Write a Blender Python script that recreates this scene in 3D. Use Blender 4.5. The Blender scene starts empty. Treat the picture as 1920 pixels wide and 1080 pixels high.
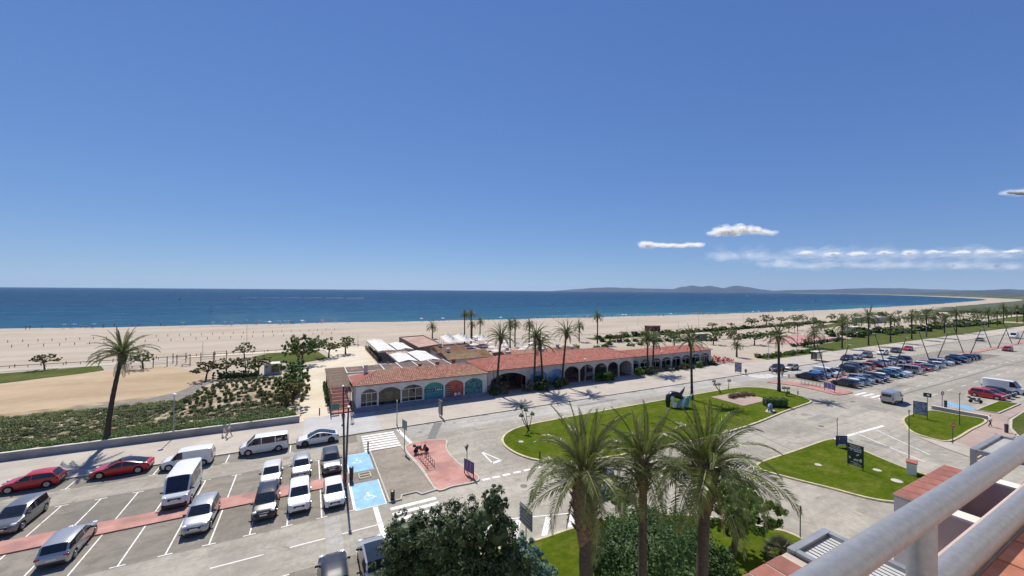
import bpy, math, random
import numpy as np
from mathutils import Vector, Matrix, Euler
R = math.radians
rng = random.Random(7)
scene = bpy.context.scene
col = scene.collection

# ------------------------------------------------------------------ camera
EYE = 19.4
YAW, PITCH, ROLL = R(62.4), math.atan(4.4 / 725), math.atan(0.0077)
f0 = Vector((math.cos(YAW), math.sin(YAW), 0)); r0 = Vector((math.sin(YAW), -math.cos(YAW), 0)); u0 = Vector((0, 0, 1))
fw = f0 * math.cos(PITCH) + u0 * math.sin(PITCH)
up = u0 * math.cos(PITCH) - f0 * math.sin(PITCH)
rt = r0 * math.cos(ROLL) + up * math.sin(ROLL)
up = up * math.cos(ROLL) - r0 * math.sin(ROLL)
cam_d = bpy.data.cameras.new('camera'); cam = bpy.data.objects.new('camera', cam_d); col.objects.link(cam)
cam.matrix_world = Matrix(((rt.x, up.x, -fw.x, 0), (rt.y, up.y, -fw.y, 0), (rt.z, up.z, -fw.z, EYE), (0, 0, 0, 1)))
cam_d.sensor_width = 36; cam_d.lens = 36 * 725 / 1920
cam_d.clip_start = 0.05; cam_d.clip_end = 60000
scene.camera = cam

# ------------------------------------------------------------------ sky, sun, exposure
SUN_EL, SUN_AZ = 54.0, 87.0            # azimuth counted from +X (the road) towards +Y (the sea)
world = bpy.data.worlds.new('World'); scene.world = world; world.use_nodes = True
wt = world.node_tree; bg = wt.nodes['Background']
sky = wt.nodes.new('ShaderNodeTexSky'); sky.sky_type = 'NISHITA'; sky.sun_disc = False
sky.sun_elevation = R(SUN_EL); sky.sun_rotation = R(90 - SUN_AZ)
sky.altitude = 20; sky.air_density = 0.88; sky.dust_density = 0.0; sky.ozone_density = 3.0
# the phone's flat tone curve: a deep saturated sky whose horizon stays pale blue (per-channel gamma and gain on the Nishita sky)
sp_ = wt.nodes.new('ShaderNodeSeparateColor'); cb_ = wt.nodes.new('ShaderNodeCombineColor'); wt.links.new(sky.outputs[0], sp_.inputs[0])
for k_, (g_, m_) in enumerate(((.753, .575), (.67, .86), (.466, 1.92))):
    pw = wt.nodes.new('ShaderNodeMath'); pw.operation = 'POWER'; pw.inputs[1].default_value = g_; ml = wt.nodes.new('ShaderNodeMath'); ml.operation = 'MULTIPLY'; ml.inputs[1].default_value = m_
    wt.links.new(sp_.outputs[k_], pw.inputs[0]); wt.links.new(pw.outputs[0], ml.inputs[0]); wt.links.new(ml.outputs[0], cb_.inputs[k_])
wt.links.new(cb_.outputs[0], bg.inputs[0]); bg.inputs[1].default_value = 0.10
sd = bpy.data.lights.new('sun', 'SUN'); sun = bpy.data.objects.new('sun', sd); col.objects.link(sun)
sd.energy = 4.3; sd.angle = R(0.53); sd.color = (1.0, 0.945, 0.86)
sv = Vector((math.cos(R(SUN_AZ)) * math.cos(R(SUN_EL)), math.sin(R(SUN_AZ)) * math.cos(R(SUN_EL)), math.sin(R(SUN_EL))))
sun.rotation_euler = sv.to_track_quat('Z', 'Y').to_euler()
sun.location = (0, 40, 90)
vs = scene.view_settings; vs.view_transform = 'Standard'; vs.look = 'None'; vs.exposure = 0.42; vs.gamma = 1; vs.use_curve_mapping = False
scene.cycles.max_bounces = 6; scene.cycles.diffuse_bounces = 3; scene.cycles.glossy_bounces = 3
scene.cycles.transmission_bounces = 4; scene.cycles.volume_bounces = 1; scene.cycles.transparent_max_bounces = 48
scene.cycles.use_denoising = True; scene.cycles.caustics_reflective = False; scene.cycles.caustics_refractive = False

# ------------------------------------------------------------------ mesh helpers
def setp(o, label=None, cat=None, group=None, kind=None):
    if label: o['label'] = label
    if cat: o['category'] = cat
    if group: o['group'] = group
    if kind: o['kind'] = kind
    return o

def empty(name, loc=(0, 0, 0), rz=0.0, label=None, cat=None, group=None):
    o = bpy.data.objects.new(name, None); col.objects.link(o)
    o.location = loc; o.rotation_euler = (0, 0, rz); o.empty_display_size = .2
    return setp(o, label, cat, group)

def link(name, me, parent=None, mats=None, loc=None, rot=None, scale=None):
    o = bpy.data.objects.new(name, me); col.objects.link(o)
    if parent is not None: o.parent = parent
    if loc is not None: o.location = loc
    if rot is not None: o.rotation_euler = rot
    if scale is not None: o.scale = scale if hasattr(scale, '__len__') else (scale,) * 3
    if mats:
        for i, m in enumerate(mats):
            if m is not None and i < len(o.material_slots):
                o.material_slots[i].link = 'OBJECT'; o.material_slots[i].material = m
    return o

def copy_tree(o, parent=None):
    c = o.copy(); col.objects.link(c); c.parent = parent
    for ch in list(o.children): copy_tree(ch, c)
    return c

class MB:
    def __init__(s): s.v = []; s.f = []; s.m = []; s.T = None
    def _add(s, vs, fs, mi=0):
        b = len(s.v)
        if s.T is not None: vs = [tuple(s.T @ Vector(p)) for p in vs]
        s.v += [tuple(p) for p in vs]
        for f in fs: s.f.append(tuple(i + b for i in f)); s.m.append(mi)
        return s
    def box(s, x0, x1, y0, y1, z0, z1, mi=0):
        v = [(x0,y0,z0),(x1,y0,z0),(x1,y1,z0),(x0,y1,z0),(x0,y0,z1),(x1,y0,z1),(x1,y1,z1),(x0,y1,z1)]
        return s._add(v, [(0,3,2,1),(4,5,6,7),(0,1,5,4),(1,2,6,5),(2,3,7,6),(3,0,4,7)], mi)
    def cbox(s, c, d, rz=0, mi=0, bev=0.0):
        hx, hy, hz = d[0]/2, d[1]/2, d[2]/2; ca, sa = math.cos(rz), math.sin(rz)
        if bev <= 0:
            v = [(x*hx, y*hy, z*hz) for z in (-1,1) for x, y in ((-1,-1),(1,-1),(1,1),(-1,1))]
            fs = [(0,3,2,1),(4,5,6,7),(0,1,5,4),(1,2,6,5),(2,3,7,6),(3,0,4,7)]
        else:
            b = bev; ring = [(-hx+b,-hy),(hx-b,-hy),(hx,-hy+b),(hx,hy-b),(hx-b,hy),(-hx+b,hy),(-hx,hy-b),(-hx,-hy+b)]
            ins = [((x*(hx-b)/hx), (y*(hy-b)/hy)) for x, y in ring]
            v = [(x,y,-hz) for x,y in ins]+[(x,y,-hz+b) for x,y in ring]+[(x,y,hz-b) for x,y in ring]+[(x,y,hz) for x,y in ins]
            fs = [tuple(range(7,-1,-1)), tuple(range(24,32))]
            for L in range(3):
                for i in range(8): j=(i+1)%8; fs.append((L*8+i, L*8+j, L*8+8+j, L*8+8+i))
        v = [(c[0]+x*ca-y*sa, c[1]+x*sa+y*ca, c[2]+z) for x,y,z in v]
        return s._add(v, fs, mi)
    def prism(s, poly, z0, z1, mi=0, bottom=True):
        n = len(poly)
        v = [(p[0],p[1],z0) for p in poly]+[(p[0],p[1],z1) for p in poly]
        fs = [tuple(range(n, 2*n))]
        if bottom: fs.append(tuple(range(n-1,-1,-1)))
        for i in range(n): j=(i+1)%n; fs.append((i,j,n+j,n+i))
        return s._add(v, fs, mi)
    def poly(s, pts, mi=0): return s._add(pts, [tuple(range(len(pts)))], mi)
    def tube(s, pts, rad, n=8, mi=0, cap=True):
        P = [Vector(p) for p in pts]; k = len(P)
        if not hasattr(rad, '__len__'): rad = [rad]*k
        v = []; fs = []
        t = (P[1]-P[0]).normalized()
        a = t.orthogonal().normalized()
        for i in range(k):
            if i == 0: d = P[1]-P[0]
            elif i == k-1: d = P[-1]-P[-2]
            else: d = P[i+1]-P[i-1]
            d.normalize(); a = (a - d*a.dot(d))
            a = a.normalized() if a.length > 1e-6 else d.orthogonal().normalized()
            b = d.cross(a)
            for j in range(n):
                w = 2*math.pi*j/n
                v.append(P[i] + (a*math.cos(w)+b*math.sin(w))*rad[i])
        for i in range(k-1):
            for j in range(n):
                q=(j+1)%n; fs.append((i*n+j, i*n+q, (i+1)*n+q, (i+1)*n+j))
        if cap: fs.append(tuple(range(n-1,-1,-1))); fs.append(tuple(range((k-1)*n, k*n)))
        return s._add(v, fs, mi)
    def lathe(s, prof, c=(0,0,0), n=16, mi=0, ax='z'):
        v = []; fs = []; k = len(prof)
        for r, z in prof:
            for j in range(n):
                w = 2*math.pi*j/n; x, y = r*math.cos(w), r*math.sin(w)
                v.append({'z':(c[0]+x,c[1]+y,c[2]+z),'y':(c[0]+x,c[1]+z,c[2]+y),'x':(c[0]+z,c[1]+x,c[2]+y)}[ax])
        for i in range(k-1):
            for j in range(n):
                q=(j+1)%n
                f=(i*n+j, i*n+q, (i+1)*n+q, (i+1)*n+j)
                fs.append(f if ax!='y' else f[::-1])
        fs.append(tuple(range(n-1,-1,-1))); fs.append(tuple(range((k-1)*n,k*n)))
        return s._add(v, fs, mi)
    def blob(s, c, r, n=10, m=6, mi=0, jit=0, rg=None):
        prof=[]; v=[]; fs=[]
        for i in range(m+1):
            th=math.pi*i/m
            for j in range(n):
                w=2*math.pi*j/n; k=1+(rg.uniform(-jit,jit) if rg else 0)
                v.append((c[0]+r[0]*k*math.sin(th)*math.cos(w), c[1]+r[1]*k*math.sin(th)*math.sin(w), c[2]-r[2]*k*math.cos(th)))
        for i in range(m):
            for j in range(n):
                q=(j+1)%n; fs.append((i*n+j,i*n+q,(i+1)*n+q,(i+1)*n+j))
        return s._add(v, fs, mi)
    def mesh(s, name, mats, smooth=None):
        me = bpy.data.meshes.new(name); me.from_pydata(s.v, [], s.f)
        for m in (mats if isinstance(mats, (list, tuple)) else [mats]): me.materials.append(m)
        if any(s.m): me.polygons.foreach_set('material_index', s.m)
        if smooth:
            me.polygons.foreach_set('use_smooth', [True]*len(s.f)); me.update()
            me.set_sharp_from_angle(angle=R(smooth))
        me.update(); return me
    def build(s, name, mats, parent=None, smooth=None, **k):
        return link(name, s.mesh(name, mats, smooth), parent, **k)

# ------------------------------------------------------------------ material helpers
def nmat(name):
    m = bpy.data.materials.new(name); m.use_nodes = True
    nt = m.node_tree; return m, nt, nt.nodes['Principled BSDF']
def N(nt, t, **k):
    n = nt.nodes.new(t)
    for a, b in k.items(): setattr(n, a, b)
    return n
def coord(nt, kind='pos', scale=None, rot=None):
    if kind == 'pos': o = N(nt, 'ShaderNodeNewGeometry').outputs['Position']
    else: o = N(nt, 'ShaderNodeTexCoord').outputs['Object']
    if scale is not None or rot is not None:
        mp = N(nt, 'ShaderNodeMapping'); nt.links.new(o, mp.inputs[0])
        if scale is not None: mp.inputs['Scale'].default_value = scale
        if rot is not None: mp.inputs['Rotation'].default_value = rot
        o = mp.outputs[0]
    return o
def noise(nt, vec, scale, detail=4, rough=.55, dist=0):
    n = N(nt, 'ShaderNodeTexNoise'); nt.links.new(vec, n.inputs['Vector'])
    n.inputs['Scale'].default_value = scale; n.inputs['Detail'].default_value = detail
    n.inputs['Roughness'].default_value = rough; n.inputs['Distortion'].default_value = dist
    return n.outputs[0]
def ramp(nt, fac, stops):
    r = N(nt, 'ShaderNodeValToRGB'); nt.links.new(fac, r.inputs[0])
    e = r.color_ramp.elements
    while len(e) < len(stops): e.new(.5)
    for el, (p, c) in zip(e, stops):
        el.position = p; el.color = (c, c, c, 1) if not hasattr(c, '__len__') else (*c, 1)
    return r.outputs[0]
def mixc(nt, fac, a, b, mode='MIX'):
    m = N(nt, 'ShaderNodeMix', data_type='RGBA', blend_type=mode)
    for sck, val in ((m.inputs[0], fac), (m.inputs[6], a), (m.inputs[7], b)):
        if hasattr(val, 'links'): nt.links.new(val, sck)
        elif hasattr(val, '__len__'): sck.default_value = (*val, 1)
        else: sck.default_value = val
    return m.outputs[2]
def mth(nt, op, a, b=0.0, c=None):
    m = N(nt, 'ShaderNodeMath', operation=op)
    for i, val in enumerate((a, b) if c is None else (a, b, c)):
        if hasattr(val, 'links'): nt.links.new(val, m.inputs[i])
        else: m.inputs[i].default_value = val
    return m.outputs[0]
def bump(nt, bs, h, strength=.3, dist=.05):
    b = N(nt, 'ShaderNodeBump'); b.inputs['Strength'].default_value = strength; b.inputs['Distance'].default_value = dist
    nt.links.new(h, b.inputs['Height']); nt.links.new(b.outputs[0], bs.inputs['Normal'])
def pm(name, c1, c2=None, scale=1.0, rough=.8, bs=None, bstr=.3, bdist=.03, metal=0, spec=.5, coat=0, kind='obj', lo=.35, hi=.65, detail=5, island=None, c3=None, s3=.1, trans=0, stretch=None):
    m, nt, b = nmat(name)
    b.inputs['Roughness'].default_value = rough; b.inputs['Metallic'].default_value = metal
    b.inputs['Specular IOR Level'].default_value = spec; b.inputs['Coat Weight'].default_value = coat
    b.inputs['Coat Roughness'].default_value = .04
    v = coord(nt, kind, scale=stretch)
    if c2 is None: c2 = tuple(min(1, x*1.12+.004) for x in c1); 
    c = mixc(nt, ramp(nt, noise(nt, v, scale, detail), [(lo, 0), (hi, 1)]), c1, c2)
    if c3 is not None: c = mixc(nt, ramp(nt, noise(nt, v, s3, 3), [(.48, 0), (.66, 1)]), c, c3)
    if island is not None:
        g = N(nt, 'ShaderNodeNewGeometry'); c = mixc(nt, g.outputs['Random Per Island'], c, island)
    nt.links.new(c, b.inputs['Base Color'])
    if bs: bump(nt, b, noise(nt, v, bs, 4), bstr, bdist)
    if trans:
        b.inputs['Subsurface Weight'].default_value = 0
        t = N(nt, 'ShaderNodeBsdfTranslucent'); nt.links.new(c, t.inputs[0])
        mx = N(nt, 'ShaderNodeMixShader'); mx.inputs[0].default_value = trans
        nt.links.new(b.outputs[0], mx.inputs[1]); nt.links.new(t.outputs[0], mx.inputs[2])
        nt.links.new(mx.outputs[0], nt.nodes['Material Output'].inputs['Surface'])
    return m
def addrand(m, amt=.12):       # a little difference from object to object
    nt = m.node_tree; b = nt.nodes['Principled BSDF']; l = b.inputs['Base Color'].links[0]; src = l.from_socket
    oi = N(nt, 'ShaderNodeObjectInfo'); h = N(nt, 'ShaderNodeHueSaturation')
    h.inputs['Value'].default_value = 1
    nt.links.new(mth(nt, 'MULTIPLY_ADD', oi.outputs['Random'], 2*amt, 1-amt), h.inputs['Value']); nt.links.new(src, h.inputs['Color'])
    nt.links.new(h.outputs[0], b.inputs['Base Color'])
    for n in nt.nodes:
        if n.type == 'BSDF_TRANSLUCENT': nt.links.new(h.outputs[0], n.inputs[0])
    return m

# ------------------------------------------------------------------ surface materials
def asphalt(name, base, tint=1.0, cracks=True):
    m, nt, b = nmat(name); v = coord(nt, 'pos')
    c1 = tuple(x*tint for x in base)
    c = mixc(nt, ramp(nt, noise(nt, v, .09, 5, .6, .6), [(.36, 0), (.64, 1)]), tuple(x*.72 for x in c1), tuple(x*1.12 for x in c1))
    lanes = noise(nt, coord(nt, 'pos', scale=(.03, .9, 1)), 1.0, 4, .6)          # tyre-polished bands along the road
    c = mixc(nt, mth(nt, 'MULTIPLY', ramp(nt, lanes, [(.45, 0), (.66, 1)]), .5), c, tuple(x*.58 for x in c1))
    spots = ramp(nt, noise(nt, v, .55, 5, .65, 1.2), [(.57, 0), (.68, 1)])           # oil and repair blotches
    c = mixc(nt, mth(nt, 'MULTIPLY', spots, .6), c, tuple(x*.42 for x in c1))
    pale = ramp(nt, noise(nt, v, .22, 6, .7, 1.5), [(.58, 0), (.7, 1)])
    c = mixc(nt, mth(nt, 'MULTIPLY', pale, .4), c, tuple(x*1.35 for x in c1))
    swirl = noise(nt, coord(nt, 'pos', scale=(1, 1, 1)), .16, 3, .5, 3.5)                   # turning tyre marks
    tm_ = ramp(nt, swirl, [(.47, 0), (.5, 1), (.53, 0)])
    c = mixc(nt, mth(nt, 'MULTIPLY', mth(nt, 'MULTIPLY', tm_, ramp(nt, noise(nt, v, .05, 3), [(.45, 0), (.6, 1)])), .35), c, tuple(x*.45 for x in c1))
    if cracks:
        wv = N(nt, 'ShaderNodeMix', data_type='VECTOR'); wv.inputs[0].default_value = .22
        nz = N(nt, 'ShaderNodeTexNoise'); nt.links.new(v, nz.inputs[0]); nz.inputs['Scale'].default_value = .5
        nt.links.new(v, wv.inputs[4]); 
        sc = N(nt, 'ShaderNodeVectorMath', operation='SCALE'); nt.links.new(nz.outputs[1], sc.inputs[0]); sc.inputs['Scale'].default_value = 14
        ad = N(nt, 'ShaderNodeVectorMath', operation='ADD'); nt.links.new(v, ad.inputs[0]); nt.links.new(sc.outputs[0], ad.inputs[1])
        vo = N(nt, 'ShaderNodeTexVoronoi', feature='DISTANCE_TO_EDGE'); nt.links.new(ad.outputs[0], vo.inputs[0]); vo.inputs['Scale'].default_value = .085
        ln = ramp(nt, vo.outputs[0], [(.0, 1), (.008, 0)])
        msk = ramp(nt, noise(nt, v, .06, 3), [(.5, 0), (.6, 1)])
        c = mixc(nt, mth(nt, 'MULTIPLY', mth(nt, 'MULTIPLY', ln, msk), .75), c, tuple(x*.3 for x in c1))
    md = noise(nt, v, 1.1, 7, .78, .4)
    c = mixc(nt, mth(nt, 'MULTIPLY', ramp(nt, md, [(.40, 1), (.52, 0)]), .38), c, tuple(x*.55 for x in c1))
    c = mixc(nt, mth(nt, 'MULTIPLY', ramp(nt, md, [(.54, 0), (.66, 1)]), .35), c, tuple(x*1.3 for x in c1))
    g = noise(nt, v, 22, 3, .7)
    c = mixc(nt, mth(nt, 'MULTIPLY', g, .22), c, tuple(x*.55 for x in c1))
    nt.links.new(c, b.inputs['Base Color']); b.inputs['Roughness'].default_value = .88; b.inputs['Specular IOR Level'].default_value = .3
    bump(nt, b, noise(nt, v, 40, 3), .25, .02); return m
M = {}
M['asphalt'] = asphalt('asphalt', (.395, .362, .298))
M['asphalt_park'] = asphalt('asphalt_parking', (.250, .225, .185), 1.0)
M['asphalt_dark'] = asphalt('asphalt_patch', (.44, .415, .37), 1.0)
M['sandwash'] = asphalt('beige_pavement', (.33, .285, .225), 1.0, False)
M['redpave'] = pm('red_pavement', (.38, .175, .14), (.50, .27, .22), .5, .85, bs=30, c3=(.30, .155, .13), s3=.45, kind='pos')
M['bluepaint'] = pm('blue_bay_paint', (.13, .36, .60), (.20, .46, .68), .9, .6, kind='pos', c3=(.17, .30, .42), s3=.8, bs=30, bstr=.15)
def worn(name, c, bare, lo=.53, hi=.66, amt=.8):
    m, nt, b = nmat(name); v = coord(nt, 'pos')
    k = mth(nt, 'MULTIPLY', ramp(nt, noise(nt, v, 1.6, 6, .7), [(lo, 0), (hi, 1)]), amt)
    nt.links.new(mixc(nt, k, c, bare), b.inputs['Base Color']); b.inputs['Roughness'].default_value = .65; return m
M['white'] = worn('road_white_paint', (.74, .73, .69), (.28, .26, .23))
M['yellow'] = worn('kerb_yellow_paint', (.58, .50, .26), (.36, .33, .26), .40, .58)
M['kerb'] = pm('kerb_stone', (.40, .37, .31), (.52, .48, .41), 1.2, .85, kind='pos', bs=20)
def slabs(name, base, sx, sy, joint=.65):
    m, nt, b = nmat(name); v = coord(nt, 'pos')
    c = mixc(nt, ramp(nt, noise(nt, v, .16, 6, .65), [(.35, 0), (.66, 1)]), tuple(x*.86 for x in base), tuple(min(1, x*1.1) for x in base))
    c = mixc(nt, mth(nt, 'MULTIPLY', ramp(nt, noise(nt, v, .7, 5, .7, 1), [(.58, 0), (.72, 1)]), .45), c, tuple(x*.66 for x in base))
    br = N(nt, 'ShaderNodeTexBrick'); nt.links.new(v, br.inputs[0]); br.inputs['Scale'].default_value = 1; br.inputs['Mortar Size'].default_value = .012
    br.inputs['Brick Width'].default_value = sx; br.inputs['Row Height'].default_value = sy; br.offset = 0
    br.inputs[1].default_value = (1, 1, 1, 1); br.inputs[2].default_value = (.93, .93, .93, 1); br.inputs[3].default_value = (joint, joint, joint, 1)
    c = mixc(nt, 1.0, c, br.outputs[0], 'MULTIPLY')
    nt.links.new(c, b.inputs['Base Color']); b.inputs['Roughness'].default_value = .85; b.inputs['Specular IOR Level'].default_value = .25
    bump(nt, b, noise(nt, v, 25, 3), .15, .02); return m
M['promenade'] = slabs('promenade_concrete', (.45, .40, .335), 2.5, 2.1, .82)
M['slabgrey'] = slabs('pale_grey_paving', (.46, .45, .43), 1.2, 1.2, .85)
M['plaza'] = pm('compacted_sand_path', (.53, .455, .335), (.62, .545, .42), .25, .9, bs=12, kind='pos', c3=(.50, .42, .29), s3=.08)
M['pinkpath'] = slabs('pink_paving', (.40, .30, .25), .8, .8, .8)
def sandmat(name, base, dark, far):
    m, nt, b = nmat(name); v = coord(nt, 'pos')
    c = mixc(nt, ramp(nt, noise(nt, coord(nt, 'pos', scale=(.35, 1.6, 1)), .05, 6, .62, .5), [(.36, 0), (.66, 1)]), dark, base)
    c = mixc(nt, mth(nt, 'MULTIPLY', ramp(nt, noise(nt, v, .35, 5, .7), [(.5, 0), (.75, 1)]), .4), c, far)
    foot = ramp(nt, noise(nt, v, 1.5, 4, .7), [(.55, 0), (.75, 1)])
    c = mixc(nt, mth(nt, 'MULTIPLY', foot, .25), c, tuple(x*.75 for x in base))
    nt.links.new(c, b.inputs['Base Color']); b.inputs['Roughness'].default_value = .95; b.inputs['Specular IOR Level'].default_value = .1
    bump(nt, b, noise(nt, v, 1.4, 5, .7), .6, .12); return m
M['sand'] = sandmat('beach_sand', (.45, .390, .318), (.37, .305, .23), (.53, .46, .375))
M['sandlot'] = sandmat('raked_sand', (.48, .37, .245), (.36, .265, .165), (.55, .445, .315))
M['wetsand'] = pm('wet_sand', (.20, .155, .11), (.27, .21, .15), .2, .35, kind='pos')
def grassmat(name, a, b_, dry, s3=.35):
    m, nt, b = nmat(name); v = coord(nt, 'pos')
    c = mixc(nt, ramp(nt, noise(nt, v, .5, 6, .65), [(.35, 0), (.65, 1)]), a, b_)
    c = mixc(nt, mth(nt, 'MULTIPLY', ramp(nt, noise(nt, v, s3, 6, .68, .8), [(.47, 0), (.66, 1)]), .8), c, dry)
    c = mixc(nt, mth(nt, 'MULTIPLY', ramp(nt, noise(nt, coord(nt, 'pos', scale=(1, 2.2, 1)), 1.3, 5, .75), [(.42, 0), (.62, 1)]), .55), c, tuple(x*.62 for x in a))
    c = mixc(nt, mth(nt, 'MULTIPLY', noise(nt, v, 9, 4, .8), .5), c, tuple(x*.5 for x in a))
    nt.links.new(c, b.inputs['Base Color']); b.inputs['Roughness'].default_value = .95; b.inputs['Specular IOR Level'].default_value = .03
    bump(nt, b, noise(nt, v, 14, 4, .8), .9, .08); return m
M['lawn'] = grassmat('lawn_grass', (.072, .115, .006), (.125, .170, .012), (.20, .195, .04))
M['lawnfar'] = grassmat('rough_grass', (.075, .105, .022), (.12, .145, .036), (.20, .18, .075), .12)
M['courtred'] = pm('red_court', (.40, .19, .17), (.46, .235, .21), .1, .8, kind='pos')
M['soil'] = pm('planting_bed_sand', (.36, .28, .18), (.47, .38, .26), .6, .95, bs=4, bstr=.6, bdist=.1, kind='pos', c3=(.25, .19, .11), s3=.25)
M['concrete'] = pm('grey_concrete', (.33, .325, .31), (.42, .41, .39), .8, .85, bs=10, kind='pos', c3=(.27, .265, .25), s3=.3)
M['coping'] = pm('pale_coping', (.60, .57, .50), (.68, .65, .58), 1.5, .8, kind='pos')
# sea
def seamat():
    m, nt, b = nmat('sea_water'); v = coord(nt, 'pos')
    sep = N(nt, 'ShaderNodeSeparateXYZ'); nt.links.new(v, sep.inputs[0])
    d = mth(nt, 'DIVIDE', mth(nt, 'SUBTRACT', sep.outputs[1], 225.), 900.)
    big = noise(nt, coord(nt, 'pos', scale=(.25, 1, 1)), .012, 5, .6)
    dd = mth(nt, 'ADD', d, mth(nt, 'MULTIPLY', mth(nt, 'SUBTRACT', big, .5), .25))
    c = ramp(nt, dd, [(0, (.050, .165, .205)), (.05, (.018, .080, .132)), (.22, (.007, .050, .108)), (.6, (.004, .034, .090)), (1, (.003, .028, .080))])
    c = mixc(nt, mth(nt, 'MULTIPLY', ramp(nt, noise(nt, coord(nt, 'pos', scale=(.12, 1, 1)), .03, 5, .65), [(.52, 0), (.70, 1)]), .45), c, (.030, .12, .17))
    c = mixc(nt, mth(nt, 'MULTIPLY', ramp(nt, noise(nt, coord(nt, 'pos', scale=(.45, 1, 1)), .11, 5, .7), [(.5, 0), (.72, 1)]), .5), c, (.055, .15, .20))
    nt.links.new(c, b.inputs['Base Color'])
    b.inputs['Roughness'].default_value = .22; b.inputs['IOR'].default_value = 1.33; b.inputs['Specular IOR Level'].default_value = .11
    h1 = noise(nt, coord(nt, 'pos', scale=(.5, 1, 1)), .55, 5, .65)
    h2 = noise(nt, coord(nt, 'pos', scale=(.5, 1, 1)), .09, 4, .6)
    h = mth(nt, 'ADD', h1, mth(nt, 'MULTIPLY', h2, 3.0))
    bump(nt, b, h, 1.0, .50)
    # a wind-roughened sea mirrors far less at a glancing view than a flat pane: cap the mirror share
    df = N(nt, 'ShaderNodeBsdfDiffuse'); nt.links.new(c, df.inputs[0]); gl = N(nt, 'ShaderNodeBsdfGlossy'); gl.inputs['Roughness'].default_value = .10; gl.inputs[0].default_value = (.75, .88, 1, 1)
    nl = b.inputs['Normal'].links[0].from_socket; nt.links.new(nl, df.inputs['Normal']); nt.links.new(nl, gl.inputs['Normal'])
    fr = N(nt, 'ShaderNodeFresnel'); fr.inputs[0].default_value = 1.33; mx = N(nt, 'ShaderNodeMixShader'); nt.links.new(mth(nt, 'MINIMUM', fr.outputs[0], .17), mx.inputs[0])
    nt.links.new(df.outputs[0], mx.inputs[1]); nt.links.new(gl.outputs[0], mx.inputs[2]); nt.links.new(mx.outputs[0], nt.nodes['Material Output'].inputs[0]); return m
M['sea'] = seamat()
M['foam'] = pm('surf_foam', (.75, .77, .76), (.62, .66, .66), .6, .6, kind='pos')
# ================================================================== SETTING
def flat(name, poly, z, mat, kind='structure', **k):
    mb = MB(); mb.poly([(p[0], p[1], z) for p in poly]); o = mb.build(name, mat); return setp(o, kind=kind, **k)
def ccw(poly):
    a = sum(poly[i][0]*poly[(i+1) % len(poly)][1]-poly[(i+1) % len(poly)][0]*poly[i][1] for i in range(len(poly)))
    return poly if a > 0 else poly[::-1]
def rect(x0, y0, x1, y1): return [(x0, y0), (x1, y0), (x1, y1), (x0, y1)]
def smooth_loop(p, k=5):
    n = len(p); out = []
    for i in range(n):
        a, b, c, d = p[i-1], p[i], p[(i+1) % n], p[(i+2) % n]
        for j in range(k):
            t = j/k
            out.append(tuple(.5*((2*b[q])+(-a[q]+c[q])*t+(2*a[q]-5*b[q]+4*c[q]-d[q])*t*t+(-a[q]+3*b[q]-3*c[q]+d[q])*t**3) for q in (0, 1)))
    return out
def inset(p, d):
    n = len(p); out = []
    for i in range(n):
        a, b, c = Vector(p[i-1]), Vector(p[i]), Vector(p[(i+1) % n])
        e1 = (b-a).normalized(); e2 = (c-b).normalized()
        n1 = Vector((-e1.y, e1.x)); n2 = Vector((-e2.y, e2.x)); m = (n1+n2)
        m = m.normalized() if m.length > 1e-4 else n1
        out.append(tuple(b + m*(d/max(.4, m.dot(n1)))))
    return out
def ring(name, p, w, z0, z1, mat, kind='structure'):
    q = inset(p, w); n = len(p); mb = MB()
    v = [(a[0], a[1], z0) for a in p]+[(a[0], a[1], z1) for a in p]+[(a[0], a[1], z1) for a in q]+[(a[0], a[1], z0) for a in q]
    fs = []
    for i in range(n):
        j = (i+1) % n
        for L in range(3): fs.append((L*n+i, L*n+j, (L+1)*n+j, (L+1)*n+i))
    mb._add(v, fs); return setp(mb.build(name, mat), kind=kind)
def island(name, poly, fill, kerb, h=.13, kw=.22, k=5, name2='kerb'):
    p = ccw(smooth_loop(poly, k) if k > 1 else poly)
    ring(name2, p, kw, 0, h, kerb)
    q = inset(p, kw-.01); mb = MB(); mb.prism([(a[0], a[1]) for a in q], .002, h-.012, bottom=False)
    return setp(mb.build(name, fill), kind='structure')
def line(mb, x0, y0, x1, y1, w, z=.006):
    d = Vector((x1-x0, y1-y0)); n = Vector((-d.y, d.x)).normalized()*w/2
    mb.poly([(x0-n.x, y0-n.y, z), (x1-n.x, y1-n.y, z), (x1+n.x, y1+n.y, z), (x0+n.x, y0+n.y, z)])

# --- sea and land
mb = MB(); nseg = 96
vv = [(0, 0, -1.0)] + [(r*math.cos(2*math.pi*i/nseg), r*math.sin(2*math.pi*i/nseg), -1.0) for r in (600, 3000, 17500) for i in range(nseg)]
ff = [(0, 1+i, 1+(i+1) % nseg) for i in range(nseg)]
for q in range(2):
    for i in range(nseg): j = (i+1) % nseg; ff.append((1+q*nseg+i, 1+(q+1)*nseg+i, 1+(q+1)*nseg+j, 1+q*nseg+j))
mb._add(vv, ff); setp(mb.build('sea', M['sea']), kind='structure')
shore = [(-4000, 640), (-1200, 420), (-500, 322), (-250, 292), (-122, 276), (-65, 268), (18, 254), (102, 245), (235, 233), (371, 229), (500, 231), (613, 237),
         (760, 250), (884, 262), (1083, 284), (1457, 335), (1914, 400), (2212, 456), (2467, 522), (2888, 670), (3472, 896), (4338, 1240), (6078, 2014), (8110, 3098), (10186, 4700), (12800, 6700)]
def densify(p, step):
    out = []
    for a, b in zip(p, p[1:]):
        d = math.hypot(b[0]-a[0], b[1]-a[1]); n = max(1, min(40, int(d/step)))
        out += [(a[0]+(b[0]-a[0])*i/n, a[1]+(b[1]-a[1])*i/n) for i in range(n)]
    return out+[p[-1]]
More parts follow.
